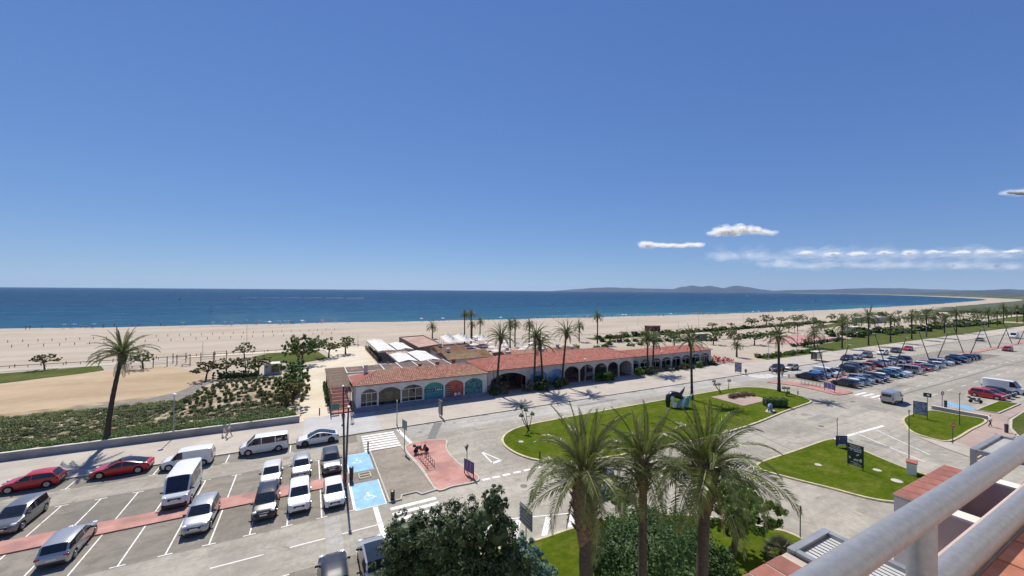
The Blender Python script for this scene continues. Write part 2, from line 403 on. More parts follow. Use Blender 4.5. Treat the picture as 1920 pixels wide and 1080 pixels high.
sh = densify(shore, 9)
sh = [(x, y+(1.6*math.sin(x*.09)+1.1*math.sin(x*.031+1)+.6*math.sin(x*.23)) * (1 if abs(x) < 900 else .5)) for x, y in sh]
def off(p, d):
    out = []
    for i, a in enumerate(p):
        b = p[min(i+1, len(p)-1)]; c = p[max(i-1, 0)]
        t = Vector((b[0]-c[0], b[1]-c[1])).normalized(); out.append((a[0]-t.y*d, a[1]+t.x*d))
    return out
LZ = -.03
lines = [(off(sh, -22), LZ), (off(sh, -5), -.62), (sh, -1.0), (off(sh, 25), -2.2)]
mb = MB(); n = len(sh)
mb._add([(p[0], p[1], z) for L, z in lines for p in L], [(q*n+i, q*n+i+1, (q+1)*n+i+1, (q+1)*n+i) for q in range(3) for i in range(n-1)])
mb.m = [1 if (i >= n-1) else 0 for i in range(len(mb.f))]
setp(mb.build('shoreline', [M['sand'], M['wetsand']]), kind='structure')
inner = lines[0][0]
flat('beach', [(p[0], p[1]) for p in inner] + [(17400, 3000), (17400, -1500), (3000, -3000), (-4000, -3000)], LZ, M['sand'])
mb = MB(); a = off(sh, -.5); b = off(sh, .8)       # broken line of foam where small waves end
for i in range(n-1):
    if abs(sh[i][0]) < 1500 and math.sin(sh[i][0]*.13)+math.sin(sh[i][0]*.047+2) > .1:
        mb.poly([(a[i][0], a[i][1], -.93), (a[i+1][0], a[i+1][1], -.93), (b[i+1][0], b[i+1][1], -.985), (b[i][0], b[i][1], -.985)])
setp(mb.build('surf', M['foam']), kind='structure')

# --- roads
M['asphalt_old'] = asphalt('asphalt_repair', (.30, .285, .255), 1.0, False)
M['asphalt_joint'] = pm('dark_sealed_joint', (.14, .13, .12), (.20, .19, .175), 2, .9, kind='pos')
flat('road', rect(-420, -60, 950, 55.4), 0, M['asphalt'])
flat('parking_pavement', rect(-60, 36.4, 6.5, 49.2), .004, M['asphalt_park'])
flat('parking_pavement', rect(-60, 25.0, 5.1, 30.4), .004, M['asphalt_park'])
flat('parking_pavement', rect(96.5, 36.6, 194, 49.0), .004, M['asphalt_park'])
flat('parking_pavement', rect(-60, 52.6, 5.6, 55.35), .004, M['asphalt_park'])
flat('pavement_patch', rect(1.25, 25, 2.45, 36.3), .008, M['asphalt_dark'])
flat('pavement_patch', [(13.6, 49.5), (14.6, 49.2), (17.4, 54.9), (16.2, 55.2)], .008, M['asphalt_joint'])
flat('pavement_patch', rect(11.8, 50.9, 150, 55.1), .004, M['asphalt_dark'])
flat('beige_pavement', [(6.55, 36.3), (7.7, 36.3), (7.9, 37.0), (9.2, 37.0), (9.55, 36.35), (11.0, 36.5), (10.85, 41.8), (10.3, 47.3), (10.2, 48.8), (6.5, 48.9)], .05, M['sandwash'])
ring('kerb', ccw([(6.55, 36.3), (7.7, 36.3), (7.9, 37.0), (9.2, 37.0), (9.55, 36.35), (11.0, 36.5), (10.85, 41.8), (10.3, 47.3), (10.2, 48.8), (6.5, 48.9)]), .14, 0, .11, M['kerb'])
flat('blue_bay', rect(3.75, 36.35, 6.35, 41.35), .009, M['bluepaint'])
flat('blue_bay', rect(3.85, 44.0, 6.35, 48.85), .009, M['bluepaint'])
flat('blue_bay', [(98.2, 21.9), (100.6, 21.6), (101.4, 25.2), (99.0, 25.4)], .009, M['bluepaint'])
mb = MB(); mb.prism(ccw([(-60, 41.9), (3.5, 41.75), (3.5, 43.85), (-60, 43.9)]), .001, .10, bottom=False)
setp(mb.build('median_strip', M['redpave']), kind='structure')
mb = MB(); mb.prism(ccw([(195, 41.85), (420, 42.6), (420, 44.8), (195, 43.6)]), .001, .12, bottom=False)
setp(mb.build('median_strip', M['redpave']), kind='structure')
for x0 in (101, ):
    mb = MB(); mb.prism(ccw([(x0, 41.9), (194, 41.9), (194, 43.7), (x0, 43.7)]), .005, .10, bottom=False); setp(mb.build('median_strip', M['redpave']), kind='structure')
island('red_island', [(13.1, 49.2), (15.3, 48.6), (15.75, 47.6), (15.0, 45.5), (14.85, 42.8), (15.1, 40.2), (15.65, 37.9), (15.7, 36.9), (15.0, 36.25), (12.7, 36.4), (10.98, 36.6), (10.86, 41.8), (10.35, 47.2), (11.2, 48.9)], M['redpave'], M['kerb'], .12, .16)
island('red_island', [(87.4, 48.4), (92.2, 46.7), (94.2, 42.0), (94.6, 38.2), (94.2, 36.2), (91.5, 35.9), (88.6, 36.6), (89.3, 40.5), (89.0, 44.7)], M['redpave'], M['redpave'], .12, .16)
# --- green islands
island('grass_island', [(33, 48.55), (28.8, 48.4), (25.8, 47.9), (23.6, 46.7), (22.2, 45.1), (21.6, 43.3), (21.6, 41.4), (22.05, 39.5), (23.1, 37.7), (25.6, 35.7), (33, 34.3), (45, 33.4), (57, 33.7), (68, 35.0), (75, 35.6), (79.2, 36.2),
        (81, 38.5), (82.4, 42), (81.7, 45.2), (79.4, 47.4), (75.6, 48.4), (64, 48.65), (48, 48.7)], M['lawn'], M['yellow'], .15, .28)
island('grass_island', [(45.5, 25.95), (53, 25.95), (60.4, 25.95), (61.5, 25.0), (60.35, 22.0), (58.6, 17.6), (58.2, 13.2), (55, 12.8), (47.9, 15.4), (45.6, 19.6), (43.8, 23.9), (43.9, 25.2)], M['lawn'], M['yellow'], .15, .24)
island('grass_island', [(81.2, 25.0), (86.1, 25.3), (91.3, 24.6), (91.9, 21.8), (92.0, 18.8), (83, 18.4), (74.4, 18.3), (73.6, 20.3), (74.6, 22.0), (77, 23.4)], M['lawn'], M['yellow'], .15, .26)
island('grass_island', [(98.5, 21.4), (110.4, 21.3), (111.4, 18.9), (99.2, 19.0)], M['lawn'], M['kerb'], .14, .2, 1)
island('grass_island', [(12.5, 26.2), (15.7, 25.8), (20.4, 25.7), (23.5, 25.2), (26.3, 24.3), (29.8, 22.2), (31.5, 20.8), (33.5, 18.5), (34.5, 16.0), (33, 6.2), (24, 5.2), (9, 5.2), (5.6, 8), (5.4, 22), (7, 25.6)], M['lawn'], M['yellow'], .15, .24)
island('grass_island', [(96, 17.3), (106, 17.6), (125, 17.8), (125, 6), (100, 6), (85.5, 11), (85.5, 14.8), (89.6, 16.2)], M['lawnfar'], M['kerb'], .14, .22, 1)
flat('footpath', [(73.9, 16.3), (85.3, 14.9), (89.5, 16.4), (96, 17.5), (125, 18), (125, 18.6), (99, 18.7), (98.2, 21.3), (92.4, 21.6), (92.3, 18.6), (75, 18.1)], .06, M['pinkpath'])
flat('footpath', [(72.9, 20.9), (74.3, 18.0), (75.0, 18.05), (73.9, 16.3), (69.5, 15.5), (71.0, 18.3)], .064, M['promenade'])
mb = MB(); mb.prism(ccw([(65.4, 46.0), (73.3, 45.8), (73.3, 40.1), (65.3, 39.9)]), .1, .16, bottom=False); setp(mb.build('planting_bed_paving', M['pinkpath']), kind='structure')
# --- markings
mk = lambda nm='road_marking': setp(mb.build(nm, M['white']), kind='structure')
def bays(x0, x1, ya, yb, tbar, step=2.55, phase=1.08):
    k = math.ceil((x0-phase)/step); x = phase+k*step
    while x <= x1:
        global mb
        mb = MB(); line(mb, x, ya, x, yb, .10, .011)
        line(mb, x-.42, tbar, x+.42, tbar, .10, .0135); setp(mb.build('bay_marking', M['white']), kind='structure')
        x += step
bays(-36, 3.7, 36.6, 41.85, 36.55); bays(-44, 3.7, 43.95, 48.9, 48.9); bays(-20, 5, 25.2, 30.3, 30.3)
bays(98, 190, 36.7, 41.85, 36.65, 2.55, 97.6); bays(98, 190, 43.75, 48.9, 48.9, 2.55, 97.6)
for x in (-31, -25.9, -20.6, -14.2, -8.1, -1.9):
    mb = MB(); line(mb, x, 52.7, x, 55.2, .1, .011); line(mb, x-.35, 52.7, x+.35, 52.7, .1, .0135); setp(mb.build('bay_marking', M['white']), kind='structure')
for x in (108, 111, 114, 117, 120):
    mb = MB(); line(mb, x, 19.2, x, 24.8, .1, .011); setp(mb.build('bay_marking', M['white']), kind='structure')
for a, b in ((-33, -30), (-27, -24.2), (-21, -18), (-15.2, -12), (-9.8, -7.9), (-5.93, -2.8), (-1.13, 5.18)):
    mb = MB(); line(mb, a, 33.42, b, 33.4, .11); mk()
for i in range(7):
    y = 49.25+i*.83; mb = MB(); line(mb, 6.0+.03*i, y, 10.25+.01*i, y-.06, .46, .007); mk('crossing_stripe')
mb = MB(); line(mb, 11.55, 48.9, 11.0, 54.8, .42, .012); mk()
for i in range(4):
    y = 35.25-i*.92; mb = MB(); line(mb, 6.5, y, 10.6, y, .46); mk('crossing_stripe')
mb = MB(); line(mb, 5.35, 30.2, 5.35, 36.2, .40, .012); mk()
for a, b in (((13.4, 29.35), (11.8, 27.2)), ((15.83, 28.75), (14.3, 26.7)), ((18.31, 27.95), (16.6, 25.95)), ((20.34, 27.25), (19.1, 25.9))):
    mb = MB(); line(mb, a[0], a[1], b[0], b[1], .45); mk('crossing_stripe')
mb = MB(); line(mb, 11.5, 30.4, 22.5, 26.85, .12, .012); mk()
for a, b in (((18.42, 42.87), (19.54, 39.75)), ((19.54, 39.75), (18.36, 39.49)), ((18.36, 39.49), (18.42, 42.87))):
    mb = MB(); line(mb, *a, *b, .16 if b[0] != 18.36 else .42, .007); mk()
for i, x in enumerate((15.8, 16.9, 18.1, 19.35, 20.6, 21.9)):
    mb = MB(); line(mb, x, 36.45-.03*i, x+.85, 36.4-.03*i, .36); mk()
for i in range(4):
    y = 35.0-i*1.12; mb = MB(); line(mb, 92.2+.2*i, y, 96.4+.1*i, y-.05, .55); mk('crossing_stripe')
mb = MB(); line(mb, 91.6, 36.0, 91.7, 26.6, .16); mk()
mb = MB(); line(mb, 61.8, 25.62, 74.6, 25.0, .42); mk()
mb = MB(); line(mb, 67.0, 25.0, 63.0, 17.5, .14); mk()
mb = MB(); line(mb, 71.4, 24.7, 66.3, 18.0, .14); mk()
for i in range(5):
    mb = MB(); line(mb, 89.2+1.7*i, 54.9-.4*i, 92.0+1.7*i, 50.6-.1*i, .55); mk('crossing_stripe')
for i in range(16):
    x = 99.5+i*6.3; mb = MB(); line(mb, x, 32.4, x+2.6, 32.4, .13); mk()
for i in range(12):
    x = 105+i*8; mb = MB(); line(mb, x, 28.2, x+3, 28.2, .12); mk()
mb = MB(); line(mb, 97, 31.15, 300, 30.4, .35, .005); setp(mb.build('asphalt_joint', M['asphalt_joint']), kind='structure')
mb = MB(); line(mb, 55.0, 33.3, 52.8, 26.2, .16, .005); setp(mb.build('asphalt_joint', M['asphalt_joint']), kind='structure')
M['iron'] = pm('cast_iron', (.10, .095, .09), (.15, .145, .135), 9, .6, metal=.3, bs=30, kind='pos')
for x, y in ((-14, 34.6), (13.5, 52.5), (30, 51.6), (19, 33.5), (39, 29.5), (66, 29), (77, 51.8), (86, 33), (36, 21.5), (-2.2, 51.2), (55.5, 24.2), (110, 34.5)):
    mb = MB(); mb.lathe([(.36, .001), (.36, .010), (.33, .012)], (x, y, 0), 16); setp(mb.build('manhole_cover', M['iron']), kind='structure')
for k in range(22):
    x = -30+k*7.5+1.3*(k % 3); mb = MB(); mb.box(x, x+.7, 54.95, 55.3, .001, .014); setp(mb.build('drain_grate', M['iron']), kind='structure')
for x0, y0, w, d in ((-9, 31.2, 3.4, 1.1), (22.5, 31.0, 4.5, 1.6), (40, 52.2, 9, 1.2), (34, 26.8, 3.2, 2.2), (68, 30.4, 5, 1.5), (83, 27.6, 3, 3.6), (-28, 50.2, 6, 1.0), (64, 21, 1.2, 3), (104, 33.4, 8, 1.3)):
    flat('pavement_patch', [(x0, y0), (x0+w, y0+.15), (x0+w-.1, y0+d), (x0+.12, y0+d-.1)], .0065, M['asphalt_old'])
# wheelchair signs painted in the blue bays
def wheelchair(x, y, s, mirror=1):
    mb = MB(); T = lambda a, b: (x+a*s*mirror, y+b*s)
    c = T(-.05, .85); mb.poly([(c[0]+.14*s*math.cos(w*.785), c[1]+.14*s*math.sin(w*.785), .014) for w in range(8)])
    line(mb, *T(-.05, .66), *T(-.02, .12), .13*s, .014); line(mb, *T(-.03, .36), *T(.30, .36), .10*s, .0145)
    line(mb, *T(-.02, .10), *T(.38, .10), .11*s, .0145); line(mb, *T(.38, .10), *T(.58, -.36), .11*s, .014); line(mb, *T(.55, -.36), *T(.76, -.32), .10*s, .0145)
    for k in range(10):
        w0, w1 = R(115+k*24), R(115+(k+1)*24); line(mb, *T(.02+.5*math.cos(w0), -.12+.5*math.sin(w0)), *T(.02+.5*math.cos(w1), -.12+.5*math.sin(w1)), .1*s, .014+.0002*k)
    setp(mb.build('wheelchair_marking', M['white']), kind='structure')
wheelchair(5.1, 38.3, .85); wheelchair(4.9, 46.7, .75, -1)
for e in ((3.75, 36.35, 3.75, 41.35), (6.35, 36.35, 6.35, 41.35), (3.75, 36.35, 6.35, 36.35), (3.85, 48.85, 6.35, 48.85), (3.85, 44, 3.85, 48.85)):
    mb = MB(); line(mb, *e, .09, .0165 if e[0] == e[2] else .0145); setp(mb.build('bay_marking', M['white']), kind='structure')
mb = MB()
for e in ((4.7, 42.2, 5.8, 42.2), (5.8, 42.2, 5.8, 43.4), (5.8, 43.4, 4.7, 43.4), (4.7, 43.4, 4.7, 42.2), (4.7, 42.8, 5.8, 42.8)): line(mb, *e, .08, .106 if e[0] == e[2] else .108)
setp(mb.build('box_marking', M['yellow']), kind='structure')

# --- promenade, paths, sand
M['gravel'] = pm('dark_gravel', (.15, .135, .115), (.22, .20, .17), .8, .95, kind='pos', bs=8)
M['dryverge'] = pm('dry_brown_grass', (.22, .155, .075), (.36, .27, .15), .5, .95, kind='pos', bs=6, c3=(.42, .33, .20), s3=.25)
mb = MB(); mb.prism(rect(-420, 55.55, 950, 64.0), .0, .12, bottom=False); setp(mb.build('promenade', M['promenade']), kind='structure')
mb = MB(); mb.box(-420, 950, 55.35, 55.549, -.001, .125); setp(mb.build('promenade_kerb', M['kerb']), kind='structure')
flat('pale_paving', rect(-.6, 55.6, 9.0, 65.2), .125, M['slabgrey'])
mb = MB(); mb.prism(rect(3.2, 64.001, 98.5, 70), .0, .118, bottom=False); setp(mb.build('building_forecourt', M['promenade']), kind='structure')
mb = MB(); mb.prism(ccw([(-1.3, 64.001), (3.19, 64.001), (3.19, 92), (17.2, 107.2), (16.4, 139.8), (-30, 139.8), (-30, 136.4), (4, 136.3), (6.5, 119), (2.5, 113), (-3.0, 112.8), (-1.9, 98), (-1.5, 84)]), .0, .07, bottom=False)
setp(mb.build('plaza_path', M['plaza']), kind='structure')
flat('beach_path', rect(-260, 131.6, -30, 136.2), .02, M['promenade'])
flat('beach_path', [(60, 128.5), (180, 129.0), (320, 132.5), (620, 138), (620, 140.5), (320, 135.6), (180, 132.2), (60, 131.8)], .02, M['promenade'])
flat('raked_sand', [(-140, 66), (-19, 84), (-18.5, 99), (-20, 112), (-32, 124), (-45, 122.5), (-55, 115), (-75, 108), (-140, 100)], .0, M['sandlot'])
flat('side_path', [(142, 101), (150.5, 79), (151, 64.2), (153.4, 64.2), (153, 79), (145, 102), (132, 128.4), (129, 128.4)], .02, M['promenade'])
flat('side_path', [(97, 116), (143, 99), (145, 102), (99, 119)], .024, M['promenade'])
flat('sports_court', [(159, 77.4), (201, 80), (199, 98), (161.5, 92)], .03, M['courtred'])
mb = MB(); mb.prism(ccw([(-14.2, 130.2), (-11.1, 124.5), (-3.3, 114.2), (4.6, 119.6), (2.3, 134), (-11, 135.2)]), .0, .14, bottom=False); setp(mb.build('grass_patch', M['lawnfar']), kind='structure')
flat('grass_strip', [(-140, 120), (-60, 118), (-54.6, 116), (-45, 121.5), (-42.5, 124.5), (-45.5, 131.5), (-60, 129), (-140, 130)], .05, M['lawnfar'])
mb = MB(); mb.prism(ccw([(154, 64.05), (420, 64.05), (420, 90), (370, 92), (300, 86), (270, 84.8), (232, 88.7), (205, 79), (174, 75), (154, 74)]), .0, .1, bottom=False); setp(mb.build('grass_verge', M['lawnfar']), kind='structure')
mb = MB(); mb.prism(ccw([(116.7, 64.05), (150.9, 64.05), (150.5, 70), (144, 69.5), (118, 69)]), .0, .1, bottom=False); setp(mb.build('grass_verge', M['lawnfar']), kind='structure')
flat('grass_strip', [(240, 112), (300, 124), (330, 126), (330, 120), (300, 116), (250, 108)], .03, M['lawnfar'])
flat('grass_strip', [(100, 120), (175, 122), (300, 127), (380, 129), (380, 131), (300, 130), (175, 126), (100, 126)], .035, M['lawnfar'])
flat('gravel_track', [(-19.3, 102), (-21.6, 92.5), (-25, 89.3), (-31, 87.6), (-38, 86.3), (-46, 84.8), (-46, 82), (-28, 83), (-18, 86), (-17, 100)], .012, M['gravel'])
flat('dry_verge', [(-24, 91.2), (-31, 89.8), (-40, 88.2), (-56, 84.5), (-75, 78), (-75, 72), (-46, 82), (-38, 86.3), (-31, 87.6), (-25, 89.3)], .006, M['dryverge'])
flat('parkland', [(440, 92), (620, 98), (900, 120), (1450, 180), (2600, 330), (2600, -200), (960, -60), (955, 64.5), (440, 64.5)], .001, M['lawnfar'])
# raised planting bed behind the low wall
mb = MB(); nx, ny = 60, 14; rg = random.Random(3)
def bed_back(x): return 84 + max(0, (x+40)/40)*4 + (14 if x > -18.5 else 0)*min(1, max(0, (x+20.5)/3))
def bed_dome(x, y): return 1.25*max(0, 1-((x+9.5)/9.5)**2)*max(0, 1-((y-84.5)/12.5)**2)
bv = []
for i in range(nx+1):
    x = -100+(i/nx)**.6*98.7
    for j in range(ny+1):
        t = j/ny; y = 64.26+(bed_back(x)-64.26)*t
        bv.append((x, y, bed_dome(x, y)+.86*(1-t)**.7+.05+(rg.uniform(-.12, .12)+.25*math.sin(x*.3+y*.4)) * math.sin(math.pi*t)*(1-t*.4)))
mb._add(bv, [(i*(ny+1)+j, (i+1)*(ny+1)+j, (i+1)*(ny+1)+j+1, i*(ny+1)+j+1) for i in range(nx) for j in range(ny)])
setp(mb.build('planting_bed', M['soil'], smooth=60), kind='structure')
def bed_z(x, y):
    t = min(1, max(0, (y-64.26)/(bed_back(x)-64.26))); return bed_dome(x, y)+.86*(1-t)**.7+.05+.25*math.sin(x*.3+y*.4)*math.sin(math.pi*t)*(1-t*.4)
t = empty('retaining_wall', (-30, 64, 0), 0, 'long low grey concrete wall holding back the planting bed beside the promenade', 'wall')
mb = MB(); mb.box(-70, 28.85, -.0, .25, .0, .92); mb.box(28.6, 28.85, .251, 6.2, .0, .9); mb.build('wall_face', M['concrete'], t)
for i in range(33):
    mb = MB(); mb.box(-70+i*3, -67.02+i*3 if i < 32 else 28.9, -.04, .30, .922, 1.0); mb.build('coping', M['coping'], t)

# --- far shore
def woods(name, pts, h, seed, mat, w=140):
    rg = random.Random(seed); mb = MB(); v = []; k = len(pts); J = 5
    for i, (x, y, s) in enumerate(pts):
        for j in range(J):
            v.append((x+rg.uniform(-9, 9), y-s*j/(J-1)+rg.uniform(-12, 12), LZ if j in (0, J-1) else h*min(1, .22+x/3200)*rg.uniform(.45, 1.3)))
    mb._add(v, [(i*J+j, i*J+j+1, (i+1)*J+j+1, (i+1)*J+j) for i in range(k-1) for j in range(J-1)])
    return setp(mb.build(name, mat), kind='stuff', label='distant dark green belt of woods behind the far beach', cat='woods')
M['woods'] = pm('far_woods', (.036, .058, .026), (.066, .086, .040), .02, .95, kind='pos', c3=(.085, .085, .05), s3=.004)
M['hill'] = pm('far_hills', (.014, .022, .024), (.028, .036, .036), .002, .95, kind='pos')
wp = densify([(600, 178), (740, 190), (880, 208), (1083, 228), (1457, 262), (1914, 318), (2300, 380), (2888, 560), (3472, 790), (4338, 1120), (6078, 1870), (8110, 2900), (10186, 4450), (12600, 6300)], 22)
woods('far_woods', [(x, y, 260) for x, y in wp], 14, 4, M['woods'])
wp = densify([(1150, 40), (1500, 110), (2200, 190), (4000, 480), (9000, 1150)], 22)
woods('far_woods', [(x, y, 220) for x, y in wp], 16, 5, M['woods'])
def ridge(name, prof, depth, seed, label, mat):
    rg = random.Random(seed); P = []
    for a, b in zip(prof, prof[1:]):
        for i in range(5):
            t = i/5; s = t*t*(3-2*t); P.append((a[0]+(b[0]-a[0])*t, a[1]+(b[1]-a[1])*t, a[2]+(b[2]-a[2])*s+rg.uniform(-.03, .03)*a[2]))
    P.append(prof[-1]); J = 9; v = []
    d = Vector((prof[len(prof)//2][0], prof[len(prof)//2][1])).normalized()
    for x, y, h in P:
        for j in range(J):
            t = (j/(J-1))*2-1; k = (1-abs(t))**.8
            v.append((x+d.x*depth*t, y+d.y*depth*t, -3+(h+3)*k*(1 if j == J//2 else rg.uniform(.86, 1.08))))
    mb = MB(); mb._add(v, [(i*J+j, (i+1)*J+j, (i+1)*J+j+1, i*J+j+1) for i in range(len(P)-1) for j in range(J-1)])
    return setp(mb.build(name, mat, smooth=80), kind='structure')
ridge('headland_hills', [(7090,10399,24),(7716,10071,80),(8083,9879,118),(8557,9632,140),(9000,9400,130),(9458,9160,117),(9917,8921,112),(10375,8681,101),(10650,8537,172),(10940,8386,218),(11215,8242,185),(11490,8098,214),(11842,7914,148),(12193,7731,228),(12545,7547,188),(12973,7323,106),(13324,7140,66),(14012,6780,29)], 900, 1, '', M['hill'])
ridge('distant_mountains', [(12100,6850,50),(12750,6420,90),(13600,5980,112),(14450,5540,150),(15010,5240,176),(15720,4870,172),(16430,4500,150),(17280,4050,132),(17300,3500,120)], 700, 2, '', M['hill'])
ridge('inland_hills', [(9500,2870,28),(9920,2650,46),(10270,2460,62),(10470,2360,72),(10700,2240,86),(10850,2160,95),(11090,2035,108),(11360,1890,100),(11700,1716,112),(12200,1450,135),(12890,1095,132)], 600, 3, '', M['hill'])
# ================================================================== VEGETATION
def quads_mesh(name, V, mat):
    n = len(V); me = bpy.data.meshes.new(name)
    me.vertices.add(n*4); me.loops.add(n*4); me.polygons.add(n)
    me.vertices.foreach_set('co', V.reshape(-1).astype(np.float32))
    me.loops.foreach_set('vertex_index', np.arange(n*4, dtype=np.int32))
    me.polygons.foreach_set('loop_start', np.arange(0, n*4, 4, dtype=np.int32))
    me.materials.append(mat); me.update(calc_edges=True); me.validate(); return me
def leaf_quads(clumps, n, size, seed, aspect=.55, up=.35, shell=.6, grain=0):
    r = np.random.default_rng(seed); C = np.array([c[:3] for c in clumps], float); Rr = np.array([c[3:6] for c in clumps], float)
    w = np.array([c[6] if len(c) > 6 else c[3]*c[4]+c[4]*c[5]+c[3]*c[5] for c in clumps], float); w /= w.sum()
    if grain:                                  # leaves gather in twigs: many small sub-clumps on each lobe
        k = r.choice(len(clumps), grain, p=w); d = r.normal(size=(grain, 3)); d /= np.linalg.norm(d, axis=1)[:, None]
        sc = C[k]+d*Rr[k]*r.uniform(.62, 1.06, (grain, 1)); sr = Rr[k].mean(1)*r.uniform(.13, .26, grain)
        k2 = r.integers(0, grain, n); d2 = r.normal(size=(n, 3)); d2 /= np.linalg.norm(d2, axis=1)[:, None]
        p = sc[k2]+d2*(sr[k2]*r.uniform(.25, 1, n))[:, None]; d = .55*d2+.45*d[k2]
    else:
        k = r.choice(len(clumps), n, p=w); d = r.normal(size=(n, 3)); d /= np.linalg.norm(d, axis=1)[:, None]
        p = C[k]+d*Rr[k]*(shell+(1-shell)*r.uniform(0, 1, n)**.6)[:, None]
    nr = d+r.normal(size=(n, 3))*.55; nr[:, 2] += up; nr /= np.linalg.norm(nr, axis=1)[:, None]
    t = np.cross(nr, r.normal(size=(n, 3))); t /= np.linalg.norm(t, axis=1)[:, None]; b = np.cross(nr, t)
    s = (size*r.uniform(.6, 1.35, n))[:, None]; t = t*s; b = b*s*aspect
    return np.stack([p-t, p-b*1.0+t*.1, p+t, p+b*1.0+t*.1], 1)
def leafmat(name, a, b, c, tr=.28, rough=.55):
    m = pm(name, a, b, 2.0, rough, kind='obj', island=c, trans=tr, spec=.3); return addrand(m, .14)
M['pineleaf'] = leafmat('conifer_sprays', (.026, .052, .015), (.044, .078, .024), (.085, .115, .050), .15)
M['bluepine'] = leafmat('blue_conifer_sprays', (0.056, 0.119, 0.098), (0.084, 0.161, 0.133), (0.119, 0.203, 0.168), .18)
M['bushleaf'] = leafmat('bush_leaves', (0.0223, 0.0547, 0.0122), (0.0418, 0.0878, 0.0194), (0.0634, 0.1166, 0.0266), .2, .6)
M['treeleaf'] = leafmat('tree_leaves', (0.078, 0.143, 0.021), (0.117, 0.195, 0.031), (0.169, 0.254, 0.049), .42)
M['oliveleaf'] = leafmat('olive_leaves', (0.1296, 0.1766, 0.0518), (0.1993, 0.2349, 0.0794), (0.3062, 0.3175, 0.1166), .42)
M['greenleaf'] = leafmat('green_leaves', (0.0659, 0.1411, 0.0269), (0.1129, 0.1976, 0.0376), (0.1693, 0.2634, 0.0605), .42)
M['yellowleaf'] = leafmat('yellow_green_leaves', (0.132, 0.143, 0.0275), (0.1815, 0.176, 0.044), (0.22, 0.209, 0.066), .42)
M['groundleaf'] = leafmat('ground_cover_leaves', (0.0511, 0.0887, 0.0161), (0.0878, 0.1281, 0.0269), (0.1416, 0.155, 0.0475), .2)
M['greyleaf'] = leafmat('grey_green_leaves', (.10, .12, .06), (.16, .17, .10), (.22, .22, .15), .2)
M['flower'] = leafmat('bedding_plants', (.14, .055, .03), (.20, .085, .045), (.11, .09, .03), .15)
M['frond'] = leafmat('palm_leaflets', (0.069, 0.098, 0.025), (0.106, 0.138, 0.037), (0.15, 0.181, 0.06), .42, .42)
M['frondnear'] = leafmat('palm_leaflets_glossy', (.055, .085, .014), (.085, .120, .022), (.185, .205, .065), .28, .34)
M['rachis'] = pm('palm_leaf_stem', (.13, .13, .045), (.19, .18, .065), 3, .5)
M['trunk'] = pm('palm_trunk_bark', (.040, .030, .023), (.078, .059, .044), 5, .95, bs=14, bstr=1, bdist=.05, stretch=(1, 1, 2.5))
M['boots'] = pm('palm_leaf_bases', (.085, .050, .030), (.17, .115, .07), 6, .9, bs=10, bstr=.8)
M['bark'] = pm('tree_bark', (.055, .043, .034), (.10, .082, .065), 6, .95, bs=20, bstr=.8)
M['deadfrond'] = leafmat('dry_palm_leaflets', (.24, .17, .085), (.30, .22, .12), (.20, .15, .07), .15, .7)

def frond_mesh(name, L, elev, droop, pairs, leaf, width, seed, mat, sweep=0.0, vee=.05):
    rg = random.Random(seed); v = []; f = []; mi = []; K = 14
    pts = []; x = z = y = 0; a = elev
    for i in range(K+1):
        pts.append(Vector((x, y, z))); a = elev-droop*(i/K)**1.35
        x += L/K*math.cos(a); z += L/K*math.sin(a); y += sweep*L/K*(i/K)
    mb = MB(); mb.tube(pts, [.045*(1-.85*i/K)*(L/3.2) for i in range(K+1)], 3, 1, cap=False)
    for i in range(pairs):
        t = .10+.90*(i+.5)/pairs; q = t*K; k = min(K-1, int(q)); p = pts[k].lerp(pts[k+1], q-k); d = (pts[k+1]-pts[k]).normalized()
        side = d.cross(Vector((0, 0, 1))); side = side.normalized() if side.length > .05 else Vector((0, 1, 0)); upv = side.cross(d)
        upr = max(0, math.sin(elev)-.6)*2; ll = leaf*(1-.35*upr)*(.35+1.0*math.sin(math.pi*min(1, .16+.80*t))**.8)*rg.uniform(.85, 1.1)
        if t > .85: ll *= .75
        for s in (-1, 1):
            fo = .55+.45*t+1.6*upr+rg.uniform(-.08, .08)
            dirv = (side*s*(1-.25*t)+d*fo+upv*rg.uniform(vee, vee+.33)).normalized()
            tip = p+dirv*ll+Vector((0, 0, -.18*ll*rg.uniform(.5, 1.4)))
            mid = p+dirv*ll*.45+upv*.02
            wv = d*width*rg.uniform(.8, 1.2)
            b = len(mb.v); mb.v += [tuple(p), tuple(mid-wv), tuple(tip), tuple(mid+wv)]; mb.f.append((b, b+1, b+2, b+3)); mb.m.append(0)
    return mb.mesh(name, [mat, M['rachis']])
def frond_set(tag, L, pairs, leaf, width, mat, ds=1.0, vee=.05):
    out = []
    for i, (e, dr) in enumerate(((86, 14), (77, 40), (67, 74), (56, 98), (43, 114), (29, 118), (13, 108), (-5, 86), (-30, 52))):
        for q in range(2): out.append((frond_mesh('frond_'+tag, L*(1 if i > 1 else .92)*(1-.04*q), R(e+q*5), R((dr+q*12)*ds), pairs, leaf, width, i*7+q, mat, (-.12, .14)[q], vee), i))
    return out
FR_NEAR = frond_set('near', 3.6, 60, .52, .027, M['frondnear'], .92, .10)
FR_MID = frond_set('mid', 3.4, 34, .36, .050, M['frond'], .72, .35)
FR_LOW = frond_set('far', 3.1, 18, .48, .085, M['frond'])
DEAD = [frond_mesh('frond_dry', 2.2, R(-72), R(14), 16, .34, .05, 90+i, M['deadfrond']) for i in range(2)]

